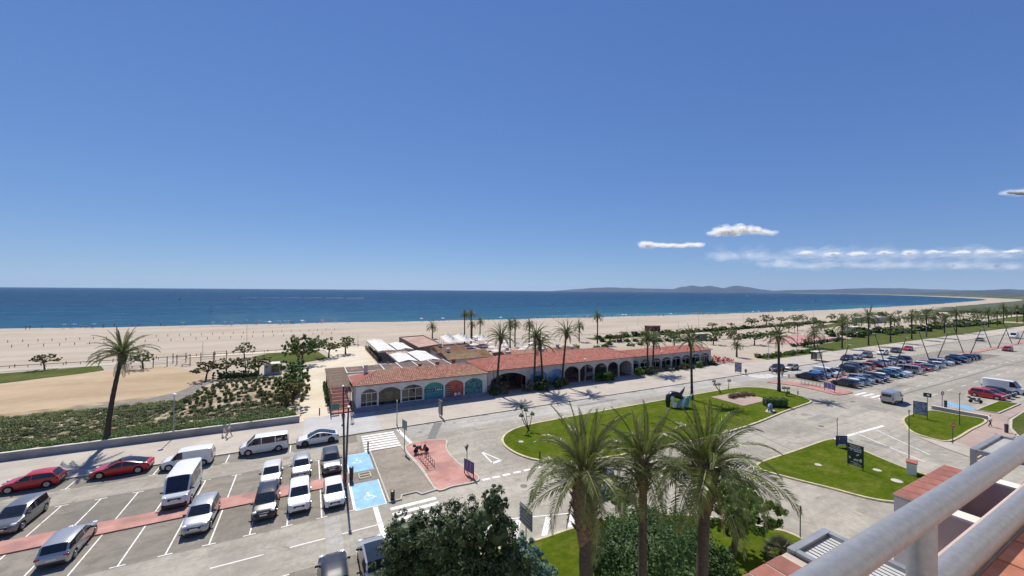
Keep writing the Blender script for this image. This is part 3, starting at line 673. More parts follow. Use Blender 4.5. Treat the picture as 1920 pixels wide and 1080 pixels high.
def palm(x, y, h, label, lean=(0, 0), nf=38, fs=None, size=1.0, rad=.24, rot=0, dead=0, skirt=True, z0=.12, group=None, tufts=True, sk=1.0, low=8):
    rg = random.Random(int(x*31+y*17)); fs = fs or FR_MID
    t = empty('palm_tree', (x, y, z0), 0, label, 'palm tree', group)
    pts = []; rr = []; n = 22
    for i in range(n+1):
        u = i/n; pts.append((lean[0]*u**1.5, lean[1]*u**1.5, h*u-.05)); rr.append(rad*(1.35-.35*min(1, u*5))*(1-.28*u)*(1+(.05 if i % 2 else -.03)))
    MB().tube(pts, rr, 12).build('trunk', M['trunk'], t, smooth=70)
    top = Vector(pts[-1])
    if skirt:
        mb = MB(); prof = [(rad*.72, -1.25*sk), (rad*1.05, -.95*sk), (rad*1.45, -.55*sk), (rad*1.55, -.2), (rad*1.35, .1), (rad*.7, .35)]
        mb.lathe(prof, top, 14)
        nb = int(46*sk)
        for k in range(nb):
            w = k*2.399; q_ = k/nb; zz = (-1.0+1.15*q_)*sk if q_ < .87 else -1.0+1.15*q_; r1 = rad*(1.0+.5*math.sin(q_*1.9))
            p = top+Vector((math.cos(w)*r1, math.sin(w)*r1, zz)); d = Vector((math.cos(w)*.7, math.sin(w)*.7, .75)).normalized()
            mb.tube([p-d*.05, p+d*.26*rg.uniform(.6, 1.3)], [.06*size, .025*size], 4)
        mb.build('crown_base', M['boots'], t, smooth=30)
    for i in range(nf):
        u = (i+.5)/nf; b = min(low, int((low+1)*(.03+.97*u**.85))); me = fs[b*2+rg.randint(0, 1)][0]
        w = i*2.39996+rot+rg.uniform(-.25, .25); s = size*rg.uniform(.86, 1.1)*(.88 if b == 8 else 1)
        link('frond', me, t, loc=top+Vector((math.cos(w)*.12, math.sin(w)*.12, .25-.35*u)), rot=(rg.uniform(-.35, .35), rg.uniform(-.08, .08), w), scale=s)
    for i in range(dead):
        w = i*2.1+rot; link('frond', rg.choice(DEAD), t, loc=top+Vector((math.cos(w)*rad, math.sin(w)*rad, -.55)), rot=(0, 0, w), scale=size*rg.uniform(.7, 1.05))
    return t
def far_palm_crown(seed, nf=28, fs=None):
    rg = random.Random(seed); fs = fs or FR_LOW; V = []; F = []; m = []
    mb = MB()
    for i in range(nf):
        u = (i+.5)/nf; b = min(8, int(9*(.04+.96*u**.78))); me = fs[b*2+rg.randint(0, 1)][0]; w = i*2.39996+rg.uniform(-.3, .3)
        mat = Matrix.Translation((0, 0, .2-.3*u)) @ Euler((rg.uniform(-.3, .3), 0, w)).to_matrix().to_4x4() @ Matrix.Scale(rg.uniform(.85, 1.1), 4)
        base = len(mb.v); mb.v += [tuple(mat @ p.co) for p in me.vertices]
        for p in me.polygons: mb.f.append(tuple(base+k for k in p.vertices)); mb.m.append(p.material_index)
    return mb.mesh('crown', [M['frond'], M['rachis']])
CROWNS = [far_palm_crown(s) for s in (1, 2, 3)]
def palm_far(x, y, h, label, size=1.0, lean=(0, 0), group=None):
    t = empty('palm_tree', (x, y, .05), 0, label, 'palm tree', group); rg = random.Random(int(x*13))
    MB().tube([(lean[0]*u*u, lean[1]*u*u, h*u) for u in (0, .25, .5, .75, 1)], [.3, .24, .22, .22, .28], 8).build('trunk', M['trunk'], t, smooth=70)
    link('crown', rg.choice(CROWNS), t, loc=(lean[0], lean[1], h), rot=(0, 0, rg.uniform(0, 6)), scale=size)
    return t

def limb_tree(seed, h, spread, lobes, leaf, n, mat, trunk_r=.16, name='crown', fork=.4, grain=60, flatz=.92, core=False):
    """trunk mesh with limbs, crown mesh of leaf clumps; returns (trunk_mesh, crown_mesh)"""
    rg = random.Random(seed); mb = MB(); cl = []
    fx, fy = rg.uniform(-.2, .2), rg.uniform(-.2, .2)
    mb.tube([(0, 0, -.05), (fx*.4, fy*.4, h*fork*.5), (fx, fy, h*fork)], [trunk_r*1.25, trunk_r, trunk_r*.9], 8)
    for i in range(lobes):
        w = i*2.4+rg.uniform(-.5, .5); r = spread*(rg.uniform(.35, .8) if i else .1); z = h*rg.uniform(.52, .9) if i else h*.88
        c = (fx+math.cos(w)*r, fy+math.sin(w)*r, z); s = spread*rg.uniform(.36, .52)
        cl.append((*c, s, s, s*flatz))
        m = (fx+math.cos(w)*r*.45, fy+math.sin(w)*r*.45, h*fork+(z-h*fork)*.5)
        mb.tube([(fx, fy, h*fork-.08), m, (c[0], c[1], c[2]+s*.2)], [trunk_r*.7, trunk_r*.42, trunk_r*.12], 6)
        for q in range(2):
            a = rg.uniform(0, 6.3); mb.tube([m, (c[0]+math.cos(a)*s*.7, c[1]+math.sin(a)*s*.7, c[2]+rg.uniform(-.1, .3)*s)], [trunk_r*.3, .015], 4)
    tm = mb.mesh('trunk', M['bark'], 70)
    cm = quads_mesh(name, leaf_quads(cl, n, leaf, seed, grain=grain, up=.5), mat)
    return tm, cm
TREES = [limb_tree(11+i, 4.3, 1.95+.25*(i % 3), 8+i % 3, .17, 2600, M[('oliveleaf', 'greenleaf', 'oliveleaf', 'greenleaf', 'yellowleaf', 'oliveleaf')[i]], .13, fork=.42) for i in range(6)]
def tree(x, y, h, label, var, name='beach_tree', cat='tree', sx=1.0, group=None, rz=None, z0=0.0):
    t = empty(name, (x, y, z0), rz if rz is not None else random.Random(int(x*7+y)).uniform(0, 6.28), label, cat, group)
    s = h/4.6; link('trunk', TREES[var % 6][0], t, scale=(s*sx, s*sx, s)); link('crown', TREES[var % 6][1], t, scale=(s*sx, s*sx, s)); return t
BUSHES = {}
def bush_mesh(key, mat, n=420, leaf=.14, seed=0, lump=7, grain=40):
    if (key, seed, grain) not in BUSHES:
        rg = random.Random(seed); cl = [(rg.uniform(-.5, .5), rg.uniform(-.5, .5), rg.uniform(.3, .62), .48, .48, .42) for _ in range(lump)]+[(0, 0, .45, .7, .7, .5)]
        BUSHES[(key, seed, grain)] = quads_mesh('foliage', leaf_quads(cl, n, leaf, seed, grain=grain, up=.5, shell=.35), mat)
    return BUSHES[(key, seed, grain)]
M['stem'] = M['bark']
STEMS = {}
def bush(x, y, r, h, label, mat='bushleaf', n=420, leaf=.14, seed=0, name='shrub', group=None, z0=.12, rz=0, ry=None):
    t = empty(name, (x, y, z0), rz, label, 'shrub', group)
    link('foliage', bush_mesh(mat, M[mat], n, leaf, seed), t, scale=(r, ry or r, h))
    if 'stems' not in STEMS:
        mb = MB()
        for k in range(6): w = k*1.05; mb.tube([(0, 0, 0), (.25*math.cos(w), .25*math.sin(w), .4), (.5*math.cos(w), .5*math.sin(w), .75)], [.04, .03, .012], 5)
        STEMS['stems'] = mb.mesh('stem', M['bark'])
    link('stem', STEMS['stems'], t, scale=(r, ry or r, h)); return t
# ================================================================== VEHICLES
def paint(name, c, metal=.0, rough=.28):
    m, nt, b = nmat('car_paint_'+name)
    v = coord(nt, 'obj'); dust = ramp(nt, noise(nt, v, 3, 5, .7), [(.4, 0), (.8, 1)])
    nt.links.new(mixc(nt, mth(nt, 'MULTIPLY', dust, .12 if c[1] > .1 else .03), c, (.35, .32, .27)), b.inputs['Base Color'])
    b.inputs['Metallic'].default_value = metal; b.inputs['Roughness'].default_value = rough
    b.inputs['Coat Weight'].default_value = .45; b.inputs['Coat Roughness'].default_value = .06; return m
PAINT = {k: paint(k, *a) for k, a in dict(white=((.74, .74, .73),), offwhite=((.62, .62, .60),), red=((.46, .012, .018),), darkred=((.20, .012, .02),), silver=((.42, .43, .44), .55), grey=((.20, .205, .21), .5),
    darkgrey=((.06, .063, .068), .4), black=((.012, .013, .016),), navy=((.014, .024, .065), .2), blue=((.035, .12, .32), .2), lightblue=((.16, .34, .52), .2), orange=((.42, .14, .045),), champagne=((.46, .43, .37), .4), teal=((.03, .13, .17), .2)).items()}
m, nt, b = nmat('car_glass'); b.inputs['Base Color'].default_value = (.012, .016, .022, 1); b.inputs['Roughness'].default_value = .05; b.inputs['Specular IOR Level'].default_value = .75
nt.links.new(mixc(nt, noise(nt, coord(nt, 'obj'), 1.5, 3), (.008, .011, .016), (.03, .035, .042)), b.inputs['Base Color']); M['glass'] = m
M['tyre'] = pm('tyre_rubber', (.018, .018, .018), (.032, .031, .03), 8, .85)
M['rim'] = pm('alloy_rim', (.40, .41, .42), (.5, .5, .5), 5, .3, metal=.8)
M['rimdark'] = pm('dark_rim', (.05, .05, .055), (.08, .08, .085), 5, .35, metal=.6)
M['plastic'] = pm('black_plastic', (.022, .022, .024), (.038, .038, .04), 6, .6)
M['lamp'] = pm('headlamp_lens', (.55, .57, .6), (.75, .76, .78), 9, .12, spec=.8)
M['taillamp'] = pm('tail_lamp_lens', (.28, .01, .012), (.4, .02, .02), 9, .15, spec=.7)
M['plate'] = pm('number_plate', (.70, .70, .67), (.78, .78, .75), 20, .4)

def lerp(tab, x):
    if x <= tab[0][0]: return tab[0][1]
    for (a, p), (b, q) in zip(tab, tab[1:]):
        if x <= b:
            t = (x-a)/(b-a) if b > a else 0; return p+(q-p)*t
    return tab[-1][1]
def sm(tab, x):
    if x <= tab[0][0]: return tab[0][1]
    for (a, p), (b, q) in zip(tab, tab[1:]):
        if x <= b:
            t = (x-a)/(b-a) if b > a else 0; t = t*.5+(t*t*(3-2*t))*.5; return p+(q-p)*t
    return tab[-1][1]
def car_type(key, L, W, H, hood, belt, trunk, ws0, ws1, rw1, rw0, wr=.33, ax=(.80, .80), taper=.80, pillars=(), van=False, glass_to=None, darkroof=False):
    """x runs from the rear (0) to the nose (L). Returns list of (part name, mesh, location)."""
    axr, axf = ax[0], L-ax[1]; w = W/2
    top = [(0, trunk-.28), (.06, trunk-.10), (.16, trunk-.02), (rw0, trunk), (rw1, H-.045), ((rw1*1.4+ws1)/2.4, H), ((rw1+ws1*2)/3, H-.005), (ws1, H-.05), (ws0, hood), (L-.85, hood-.05), (L-.35, hood-.15), (L-.10, hood-.30), (L, hood-.48)]
    if van: top = [(0, H*.60), (.03, H-.34), (.10, H-.07), (.35, H-.012), (L*.4, H), (ws1-.5, H-.01), (ws1, H-.06), (ws0, hood), (L-.35, hood-.10), (L-.10, hood-.26), (L, hood-.50)]
    top = sorted(top)
    hw = [(0, .80*w), (.10, .90*w), (.45, .97*w), (1.0, w), (L-1.1, w), (L-.5, .95*w), (L-.15, .84*w), (L, .66*w)]
    xs = sorted(set([0, .05, .12, .25, L, L-.04, L-.10, L-.22, L-.4, L-.7, rw0, rw1, ws0, ws1, (rw0+rw1)/2, (ws0+ws1)/2] + [axr+(wr+.06)*math.sin(R(k*15-90)) for k in range(13)] + [axf+(wr+.06)*math.sin(R(k*15-90)) for k in range(13)]
        + [p for a in pillars for p in (a-.045, a+.045)] + [ws1-(ws1-rw1)*k/4 for k in range(5)]))
    xs = [x for x in xs if 0 <= x <= L]; xs = [x for i, x in enumerate(xs) if i == 0 or x-xs[i-1] > .012]
    rings = []; ag = wr+.055
    for x in xs:
        tz = sm(top, x); hx = lerp(hw, x); g0 = min(rw0, rw1)-.02; inglass = (g0 <= x <= max(ws0, ws1))
        bz = min(belt+.02*(1-x/L), tz-.025)
        zb = .20+(.10 if x < .12 or x > L-.12 else 0)
        for a in (axr, axf):
            if abs(x-a) < ag: zb = max(zb, wr+math.sqrt(ag*ag-(x-a)**2))
        z1 = max(.46, zb+.012); z2 = max(.68, zb+.03); z2 = min(z2, bz-.02); z1 = min(z1, z2-.015)
        k = max(0, min(1, (tz-bz)/max(.1, H-belt)))
        rw = hx*(.90*(1-k)+taper*k); cz = .03 if tz-bz > .1 else .012
        rings.append([(x, hx*.93, zb), (x, hx*1.0, z1), (x, hx*.995, z2), (x, hx*.965, bz), (x, rw+.015, tz-cz-.035*k), (x, rw*.86, tz-cz*.3), (x, rw*.45, tz+.008*k), (x, 0, tz+.014*k)])
    parts = {}
    def P(n):
        if n not in parts: parts[n] = ({}, [], [])
        return parts[n]
    def face(n, pts):
        d, V, F = P(n); idx = []
        for p in pts:
            q = (round(p[0], 4), round(p[1], 4), round(p[2], 4))
            if q not in d: d[q] = len(V); V.append((p[0]-L/2, p[1], p[2]))
            if d[q] not in idx: idx.append(d[q])
        if len(idx) > 2: F.append(tuple(idx))
    gt = glass_to if glass_to is not None else -1
    for i in range(len(xs)-1):
        a, b = rings[i], rings[i+1]; xm = (xs[i]+xs[i+1])/2; hi = min(a[4][2]-a[3][2], b[4][2]-b[3][2])
        pil = any(abs(xm-p) < .046 for p in pillars)
        for j in range(7):
            n = 'body'
            if j == 3 and max(a[4][2]-a[3][2], b[4][2]-b[3][2]) > .16 and rw0+.12 < xm < ws0-.06 and not pil and xm > gt: n = 'side_window'
            if j >= 4 and ws1+.0 < xm < ws0: n = 'windscreen' if j > 4 else 'body'
            if j >= 4 and min(rw0, rw1) < xm < max(rw0, rw1) and abs(rw0-rw1) > .01: n = 'rear_window' if j > 4 else 'body'
            if j >= 5 and darkroof and rw1 <= xm <= ws1: n = 'roof_panel'
            for s in (1, -1):
                nn = n
                if n == 'side_window': nn = n+('_l' if s > 0 else '_r')+('f' if (not pillars or xm > pillars[0]) else 'b')
                q = [(p[0], p[1]*s, p[2]) for p in (a[j], b[j], b[j+1], a[j+1])]
                face(nn, q if s < 0 else q[::-1])
    for rg_, fl in ((rings[0], 1), (rings[-1], 0)):
        loop = rg_+[(p[0], -p[1], p[2]) for p in rg_[-2::-1]]
        face('body', loop if fl else loop[::-1])
    out = []
    for n, (d, V, F) in parts.items():
        me = bpy.data.meshes.new(n); me.from_pydata(V, [], F); me.materials.append(PAINT['white'] if n == 'body' else M['glass'])
        me.polygons.foreach_set('use_smooth', [True]*len(F)); me.update(); me.set_sharp_from_angle(angle=R(38))
        out.append((('side_window' if n.startswith('side_window') else n), me, (0, 0, 0)))
    hl = L/2
    mb = MB(); mb.box(-hl+.14, hl-.16, -w*.80, w*.80, .17, min(belt-.12, .62)); out.append(('underbody', mb.mesh('underbody', M['plastic']), (0, 0, 0)))
    ty = MB(); ty.lathe([(wr*.62, -.10), (wr*.93, -.105), (wr, -.07), (wr, .07), (wr*.93, .105), (wr*.62, .10)], (0, 0, 0), 20, ax='y')
    tm = ty.mesh('wheel', M['tyre'], 40)
    rm = MB(); rm.lathe([(wr*.66, -.005), (wr*.64, .012), (wr*.2, .004), (wr*.14, .02)], (0, 0, 0), 16, ax='y')
    for k in range(5):
        a = k*1.2566; rm.tube([(wr*.15*math.cos(a), .012, wr*.15*math.sin(a)), (wr*.60*math.cos(a), .012, wr*.60*math.sin(a))], [.035, .05], 4)
    rmm = rm.mesh('rim', M['rim'], 40)
    for x in (axr, axf):
        for s in (1, -1): out.append(('wheel', (tm, rmm, s), (x-hl, s*(w-.115), wr)))
    def chunk(n, x0, x1, y0, y1, z0, z1, mat, bev=.02):
        mb = MB(); mb.cbox(((x0+x1)/2, (y0+y1)/2, (z0+z1)/2), (abs(x1-x0), abs(y1-y0), abs(z1-z0)), 0, 0, bev); out.append((n, mb.mesh(n, mat, 50), (0, 0, 0)))
    fz = hood-.34
    for s in (1, -1):
        chunk('headlight', hl-.42, hl-.10, s*w*.56, s*w*.88, fz+.03, fz+.17, M['lamp'], .03)
        if van: chunk('tail_light', -hl-.012, -hl+.06, s*w*.76, s*w*.90, .75, 1.25, M['taillamp'])
        else: chunk('tail_light', -hl+.015, -hl+.20, s*w*.60, s*w*.93, trunk-.30, trunk-.14, M['taillamp'])
        chunk('door_mirror', ws0-.42-hl, ws0-.28-hl, s*(w*.96), s*(w+.17), belt-.0, belt+.14, M['plastic'], .03)
    chunk('grille', hl-.16, hl+.004, -w*.44, w*.44, fz-.14, fz+.05, M['plastic'])
    chunk('front_bumper', hl-.34, hl+.014, -w*(.84 if van else .64), w*(.84 if van else .64), .22, .60 if van else .42, M['plastic'], .04)
    chunk('rear_bumper', -hl-.012, -hl+.18, -w*.78, w*.78, .24, .50, M['plastic'], .04)
    chunk('number_plate', hl+.013, hl+.022, -.26, .26, fz-.16, fz-.05, M['plate'], 0)
    chunk('number_plate', -hl-.022, -hl-.011, -.26, .26, .50 if van else trunk-.42, .61 if van else trunk-.31, M['plate'], 0)
    return out
CAR = dict(
    hatch=car_type('hatch', 4.10, 1.78, 1.46, .96, .93, .98, 2.98, 2.30, .55, .14, pillars=(1.85,)),
    suv=car_type('suv', 4.45, 1.84, 1.64, 1.06, 1.04, 1.08, 3.22, 2.55, .50, .12, wr=.36, ax=(.85, .88), pillars=(2.0,)),
    mpv=car_type('mpv', 4.45, 1.83, 1.62, 1.02, .98, 1.02, 3.45, 2.55, .42, .10, pillars=(2.0,)),
    coupe=car_type('coupe', 4.72, 1.86, 1.44, .93, .91, 1.0, 3.55, 2.60, 1.75, .35, wr=.35, ax=(.88, .92), pillars=(2.15,), darkroof=True),
    sedan=car_type('sedan', 4.55, 1.80, 1.44, .94, .92, 1.0, 3.35, 2.60, 1.35, .62, pillars=(2.1,)),
    estate=car_type('estate', 4.68, 1.83, 1.48, .95, .93, .98, 3.45, 2.75, .50, .14, pillars=(2.2,)),
    coupesuv=car_type('coupesuv', 4.5, 1.86, 1.62, 1.06, 1.04, 1.08, 3.22, 2.55, .50, .12, wr=.36, ax=(.85, .88), pillars=(2.0,), darkroof=True),
    caddy=car_type('caddy', 4.50, 1.82, 1.84, 1.06, 1.02, 1.10, 3.62, 3.00, .03, .0, wr=.32, pillars=(2.55,), van=True, glass_to=2.6, taper=.88),
    minibus=car_type('minibus', 4.95, 1.92, 1.97, 1.16, 1.12, 1.18, 4.28, 3.45, .03, .0, wr=.34, ax=(1.0, .92), pillars=(2.75, 1.35), van=True, taper=.86),
    bigvan=car_type('bigvan', 5.45, 2.05, 2.52, 1.32, 1.26, 1.36, 4.86, 4.05, .03, .0, wr=.35, ax=(1.05, .98), pillars=(3.55, 2.0), van=True, glass_to=1.2, taper=.90),
    panelvan=car_type('panelvan', 5.45, 2.05, 2.45, 1.30, 1.26, 1.36, 4.80, 4.05, .03, .0, wr=.35, ax=(1.05, .98), pillars=(3.6,), van=True, glass_to=3.6, taper=.92),
    smallvan=car_type('smallvan', 4.9, 1.95, 2.05, 1.18, 1.12, 1.2, 4.20, 3.45, .03, .0, wr=.34, ax=(.95, .92), pillars=(3.0,), van=True, glass_to=3.0, taper=.9))
FAR_SKIP = {'grille', 'front_bumper', 'rear_bumper', 'number_plate', 'rim'}
def car(kind, x, y, heading, color, label, cat='car', group='parked cars', far=False, rim='rim', name='parked_car'):
    t = empty(name, (x, y, .011), R(heading), label, cat, group)
    for n, me, loc in CAR[kind]:
        if far and n in FAR_SKIP: continue
        if n == 'wheel':
            o = link('wheel', me[0], t, loc=loc, rot=(0, 0, 0 if me[2] > 0 else math.pi))
            if not far: link('rim', me[1], o, [M[rim]], loc=(0, .095, 0))
        else: link(n, me, t, [PAINT[color]] if n == 'body' else ([M['glass']] if n == 'roof_panel' else None), loc=loc)
    return t
# cars along the promenade kerb (nose towards the left of the photograph: heading 180)
car('hatch', -23.6, 54.75, 181, 'red', 'bright red hatchback at the kerb, closer to the photo edge than the other red car')
car('coupe', -17.2, 54.78, 180, 'red', 'red car with dark roof parked at the kerb beside the tall palm')
car('caddy', -11.6, 53.95, 180, 'white', 'white windowless small van at the kerb behind the high-roofed van', 'van')
car('minibus', -4.6, 54.72, 180, 'white', 'white minibus with dark side windows parked at the kerb', 'minibus')
car('coupe', 1.1, 54.72, 180, 'white', 'white fastback car with dark glass roof at the kerb by the crossing', rim='rimdark')
# upper row (nose towards the camera: heading 270)
car('mpv', -20.95, 46.9, 268, 'grey', 'grey people carrier alone in the upper row at the edge of the photo')
car('bigvan', -10.3, 46.2, 270, 'white', 'tall white high-roofed van with dark windscreen in the upper row', 'van')
car('hatch', -3.25, 46.15, 270, 'offwhite', 'cream white hatchback with pale bonnet, upper row above the navy black car')
car('hatch', -.60, 46.75, 270, 'silver', 'silver hatchback in the upper row between a cream and a dark car')
car('suv', 2.22, 46.55, 271, 'darkgrey', 'dark grey crossover in the upper row next to the blue bay')
# lower row
car('estate', -15.6, 40.55, 91, 'silver', 'silver estate car seen from behind with tail lights, lower row')
car('suv', -7.75, 40.35, 268, 'silver', 'silver crossover facing the camera below the high-roofed van')
car('mpv', -3.2, 40.25, 269, 'black', 'glossy black car in the lower row, bonnet towards the lane')
car('suv', -.65, 40.1, 270, 'white', 'white crossover in the lower row between the black car and a white hatchback')
car('hatch', 2.15, 39.4, 270, 'white', 'white hatchback in the lower row beside the large blue bay')
car('suv', 1.55, 27.9, 90, 'black', 'dark car cut off by the lower edge of the photo, roof and rear glass showing')
car('coupesuv', 4.15, 28.5, 90, 'silver', 'silver crossover with dark roof glass half hidden by the big conifer')
car('mpv', 25.0, 29.5, 200, 'grey', 'grey car on the road half hidden behind the palm fronds', name='car')
car('smallvan', 92.2, 29.75, 2, 'silver', 'pale grey van driving away past the zebra crossing', 'van', None, name='van')
# car park across the roundabout, near row then back row, each bay in order
order = ['first', 'second', 'third', 'fourth', 'fifth', 'sixth', 'seventh', 'eighth', 'ninth', 'tenth', 'eleventh', 'twelfth', 'thirteenth', 'fourteenth', 'fifteenth', 'sixteenth', 'seventeenth', 'eighteenth', 'nineteenth', 'twentieth']
order += ['twenty-'+o for o in order[:9]]+['thirtieth']+['thirty-'+o for o in order[:9]]+['fortieth']+['forty-'+o for o in order[:9]]
front = [('suv', 'darkgrey'), ('hatch', 'white'), ('hatch', 'lightblue'), ('mpv', 'silver'), ('estate', 'grey'), ('suv', 'black'), ('hatch', 'white'), None, ('hatch', 'teal'), ('mpv', 'lightblue'), ('suv', 'white'), ('hatch', 'silver'), ('minibus', 'silver'), ('sedan', 'white'), ('hatch', 'darkred'), ('hatch', 'red'), ('estate', 'silver'), ('suv', 'white'), ('mpv', 'darkgrey'), ('hatch', 'white'), None, ('suv', 'silver'), ('hatch', 'white'), ('estate', 'black'), None, ('suv', 'navy'), ('hatch', 'blue'), ('mpv', 'navy'), ('hatch', 'black'), ('suv', 'darkgrey'), ('hatch', 'navy')]
i = 0; cname = dict(lightblue='light blue', darkgrey='dark grey', darkred='dark red', offwhite='cream', champagne='beige')
kname = dict(suv='crossover', hatch='hatchback', mpv='people carrier', estate='estate car', minibus='minibus', sedan='saloon', caddy='small van', smallvan='van', coupe='coupe', bigvan='van', panelvan='van')
rg = random.Random(5)
for k, c in enumerate(front):
    if c: car(c[0], 98.95+2.55*k+rg.uniform(-.1, .1), 39.2+rg.uniform(-.3, .3), 270 if rg.random() < .6 else 90, c[1], f"{cname.get(c[1], c[1])} {kname[c[0]]}, {order[i]} in the front row of the far car park", group='cars in the front row of the far car park', far=True); i += 1
back = [('mpv', 'navy'), ('hatch', 'blue'), ('hatch', 'lightblue'), ('smallvan', 'white'), ('estate', 'white'), ('hatch', 'silver'), None, ('suv', 'darkgrey'), ('estate', 'black'), ('mpv', 'darkgrey'), ('caddy', 'champagne'), ('mpv', 'orange'), None, ('hatch', 'darkred'), ('hatch', 'silver'), ('suv', 'white'), ('hatch', 'silver'), None, ('sedan', 'silver'), ('estate', 'navy'), ('suv', 'navy')]
i = 0
for k, c in enumerate(back):
    if c: car(c[0], 99.2+2.55*k+rg.uniform(-.1, .1), 46.3+rg.uniform(-.3, .3), 270 if rg.random() < .5 else 90, c[1], f"{cname.get(c[1], c[1])} {kname[c[0]]}, {order[i]} in the back row of the far car park", group='cars in the back row of the far car park', far=True); i += 1
for k, (kd, x, y, c, h, lb) in enumerate([('suv', 102.6, 54.5, 'black', 180, 'black crossover at the far zebra crossing beside walking people'), ('hatch', 107.6, 53.7, 'champagne', 180, 'beige hatchback standing on the promenade road behind the black crossover'),
    ('suv', 136.8, 53.9, 'navy', 180, 'navy crossover at the kerb just past the bus shelter'), ('hatch', 142.4, 53.8, 'silver', 180, 'silver hatchback at the kerb behind the navy crossover'), ('mpv', 149.0, 53.9, 'grey', 180, 'grey people carrier third at the kerb past the bus shelter'),
    ('suv', 160.6, 54.1, 'white', 180, 'white crossover fourth at the kerb past the bus shelter'), ('mpv', 170.5, 54.1, 'darkgrey', 180, 'dark grey people carrier before the red car at the far kerb'), ('hatch', 180.8, 54.3, 'red', 180, 'red hatchback last in the line at the far kerb'),
    ('coupe', 245, 52.0, 'grey', 180, 'grey car driving on the far promenade road'), ('suv', 211, 38.6, 'darkred', 178, 'dark red crossover driving on the far lane by the red median'), ('panelvan', 276, 48.6, 'white', 180, 'white van at the edge of the photo by the far lamp posts')]):
    car(kd, x, y, h, c, lb, group='cars on the promenade road', far=True, name='car')
car('suv', 112.3, 22.9, 268, 'red', 'red crossover in the side car park nearest the scooter', group='cars in the side car park')
car('hatch', 115.2, 22.7, 268, 'darkred', 'dark red hatchback between the red crossover and the dark car', group='cars in the side car park')
car('hatch', 118.0, 22.6, 268, 'black', 'black hatchback next to the tall white van in the side car park', group='cars in the side car park')
car('panelvan', 122.0, 22.8, 268, 'white', 'long tall white van in the side car park', 'van', group='cars in the side car park')
# ================================================================== BUILDINGS
M['stucco'] = pm('white_stucco', (.62, .61, .58), (.70, .69, .66), 1.2, .85, bs=18, bstr=.2, c3=(.50, .49, .46), s3=.5)
M['stuccogrey'] = pm('grey_shaded_stucco', (.47, .46, .44), (.55, .54, .52), 1.2, .85, bs=18, bstr=.2, c3=(.42, .41, .38), s3=.5)  # darker white: shade on the arcade and pavilion walls is put into the colour
M['stepshade'] = pm('shade_blue_stone_step', (.20, .21, .26), (.27, .28, .33), 1.5, .8)  # blue shade on the steps and plinth is put into the stone colour
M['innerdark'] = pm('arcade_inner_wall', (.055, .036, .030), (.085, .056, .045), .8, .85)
M['maroon'] = pm('maroon_shutter', (.11, .045, .04), (.15, .06, .05), 1, .7)
M['wood'] = pm('weathered_wood', (.16, .105, .065), (.25, .175, .115), 3, .85, bs=25, stretch=(1, 1, 1))
M['wooddark'] = pm('dark_stained_wood', (.055, .036, .026), (.10, .07, .048), 3, .8)
M['canvas'] = pm('white_canvas', (.58, .56, .51), (.66, .64, .59), .8, .8, c3=(.48, .455, .41), s3=.4)
M['reed'] = pm('reed_mat', (.065, .045, .034), (.13, .092, .065), 9, .9, bs=30, c3=(.26, .12, .09), s3=.35)
M['gravelroof'] = pm('pink_gravel_roof', (.36, .225, .175), (.46, .30, .235), .6, .95, bs=6, c3=(.28, .19, .14), s3=.2)
M['frame'] = pm('white_metal_frame', (.62, .62, .62), (.70, .70, .70), 2, .4)
M['framedark'] = pm('dark_metal_frame', (.035, .037, .04), (.06, .062, .065), 2, .45)
M['deckred'] = pm('red_terrace_tiles', (.30, .095, .065), (.38, .14, .095), 2, .75)
M['blind'] = pm('pale_window_blind', (.42, .42, .40), (.52, .52, .49), 1.5, .7)
M['blueart'] = pm('blue_mural', (.12, .24, .42), (.26, .40, .55), .7, .7, c3=(.03, .09, .26), s3=.6)
def shopglass():
    m, nt, b = nmat('shop_glass'); tr = N(nt, 'ShaderNodeBsdfTransparent'); tr.inputs[0].default_value = (.62, .68, .68, 1)
    gl = N(nt, 'ShaderNodeBsdfGlossy'); gl.inputs['Roughness'].default_value = .03; fr = N(nt, 'ShaderNodeFresnel'); fr.inputs[0].default_value = 1.6
    mx = N(nt, 'ShaderNodeMixShader'); nt.links.new(fr.outputs[0], mx.inputs[0]); nt.links.new(tr.outputs[0], mx.inputs[1]); nt.links.new(gl.outputs[0], mx.inputs[2])
    nt.links.new(mx.outputs[0], nt.nodes['Material Output'].inputs[0]); return m
M['shopglass'] = shopglass()
def tilemat(name, a, b_, isl, lich, la):
    m, nt, b = nmat(name); v = coord(nt, 'pos')
    c = mixc(nt, ramp(nt, noise(nt, v, .5, 5, .7), [(.35, 0), (.65, 1)]), a, b_)
    g = N(nt, 'ShaderNodeNewGeometry'); c = mixc(nt, g.outputs['Random Per Island'], c, isl)
    c = mixc(nt, mth(nt, 'MULTIPLY', ramp(nt, noise(nt, v, .12, 5, .75), [(.5, 0), (.62, 1)]), la), c, lich)
    nt.links.new(c, b.inputs['Base Color']); b.inputs['Roughness'].default_value = .85; b.inputs['Specular IOR Level'].default_value = .2; return m
M['tile_old'] = tilemat('old_roof_tiles', (.34, .125, .085), (.44, .19, .135), (.50, .29, .21), (.44, .33, .19), .5)
M['tile_new'] = tilemat('red_roof_tiles', (.40, .115, .085), (.48, .16, .12), (.54, .26, .20), (.44, .22, .16), .35)
M['tile_brown'] = tilemat('brown_roof_tiles', (.25, .13, .075), (.34, .19, .11), (.20, .11, .06), (.36, .28, .16), .7)

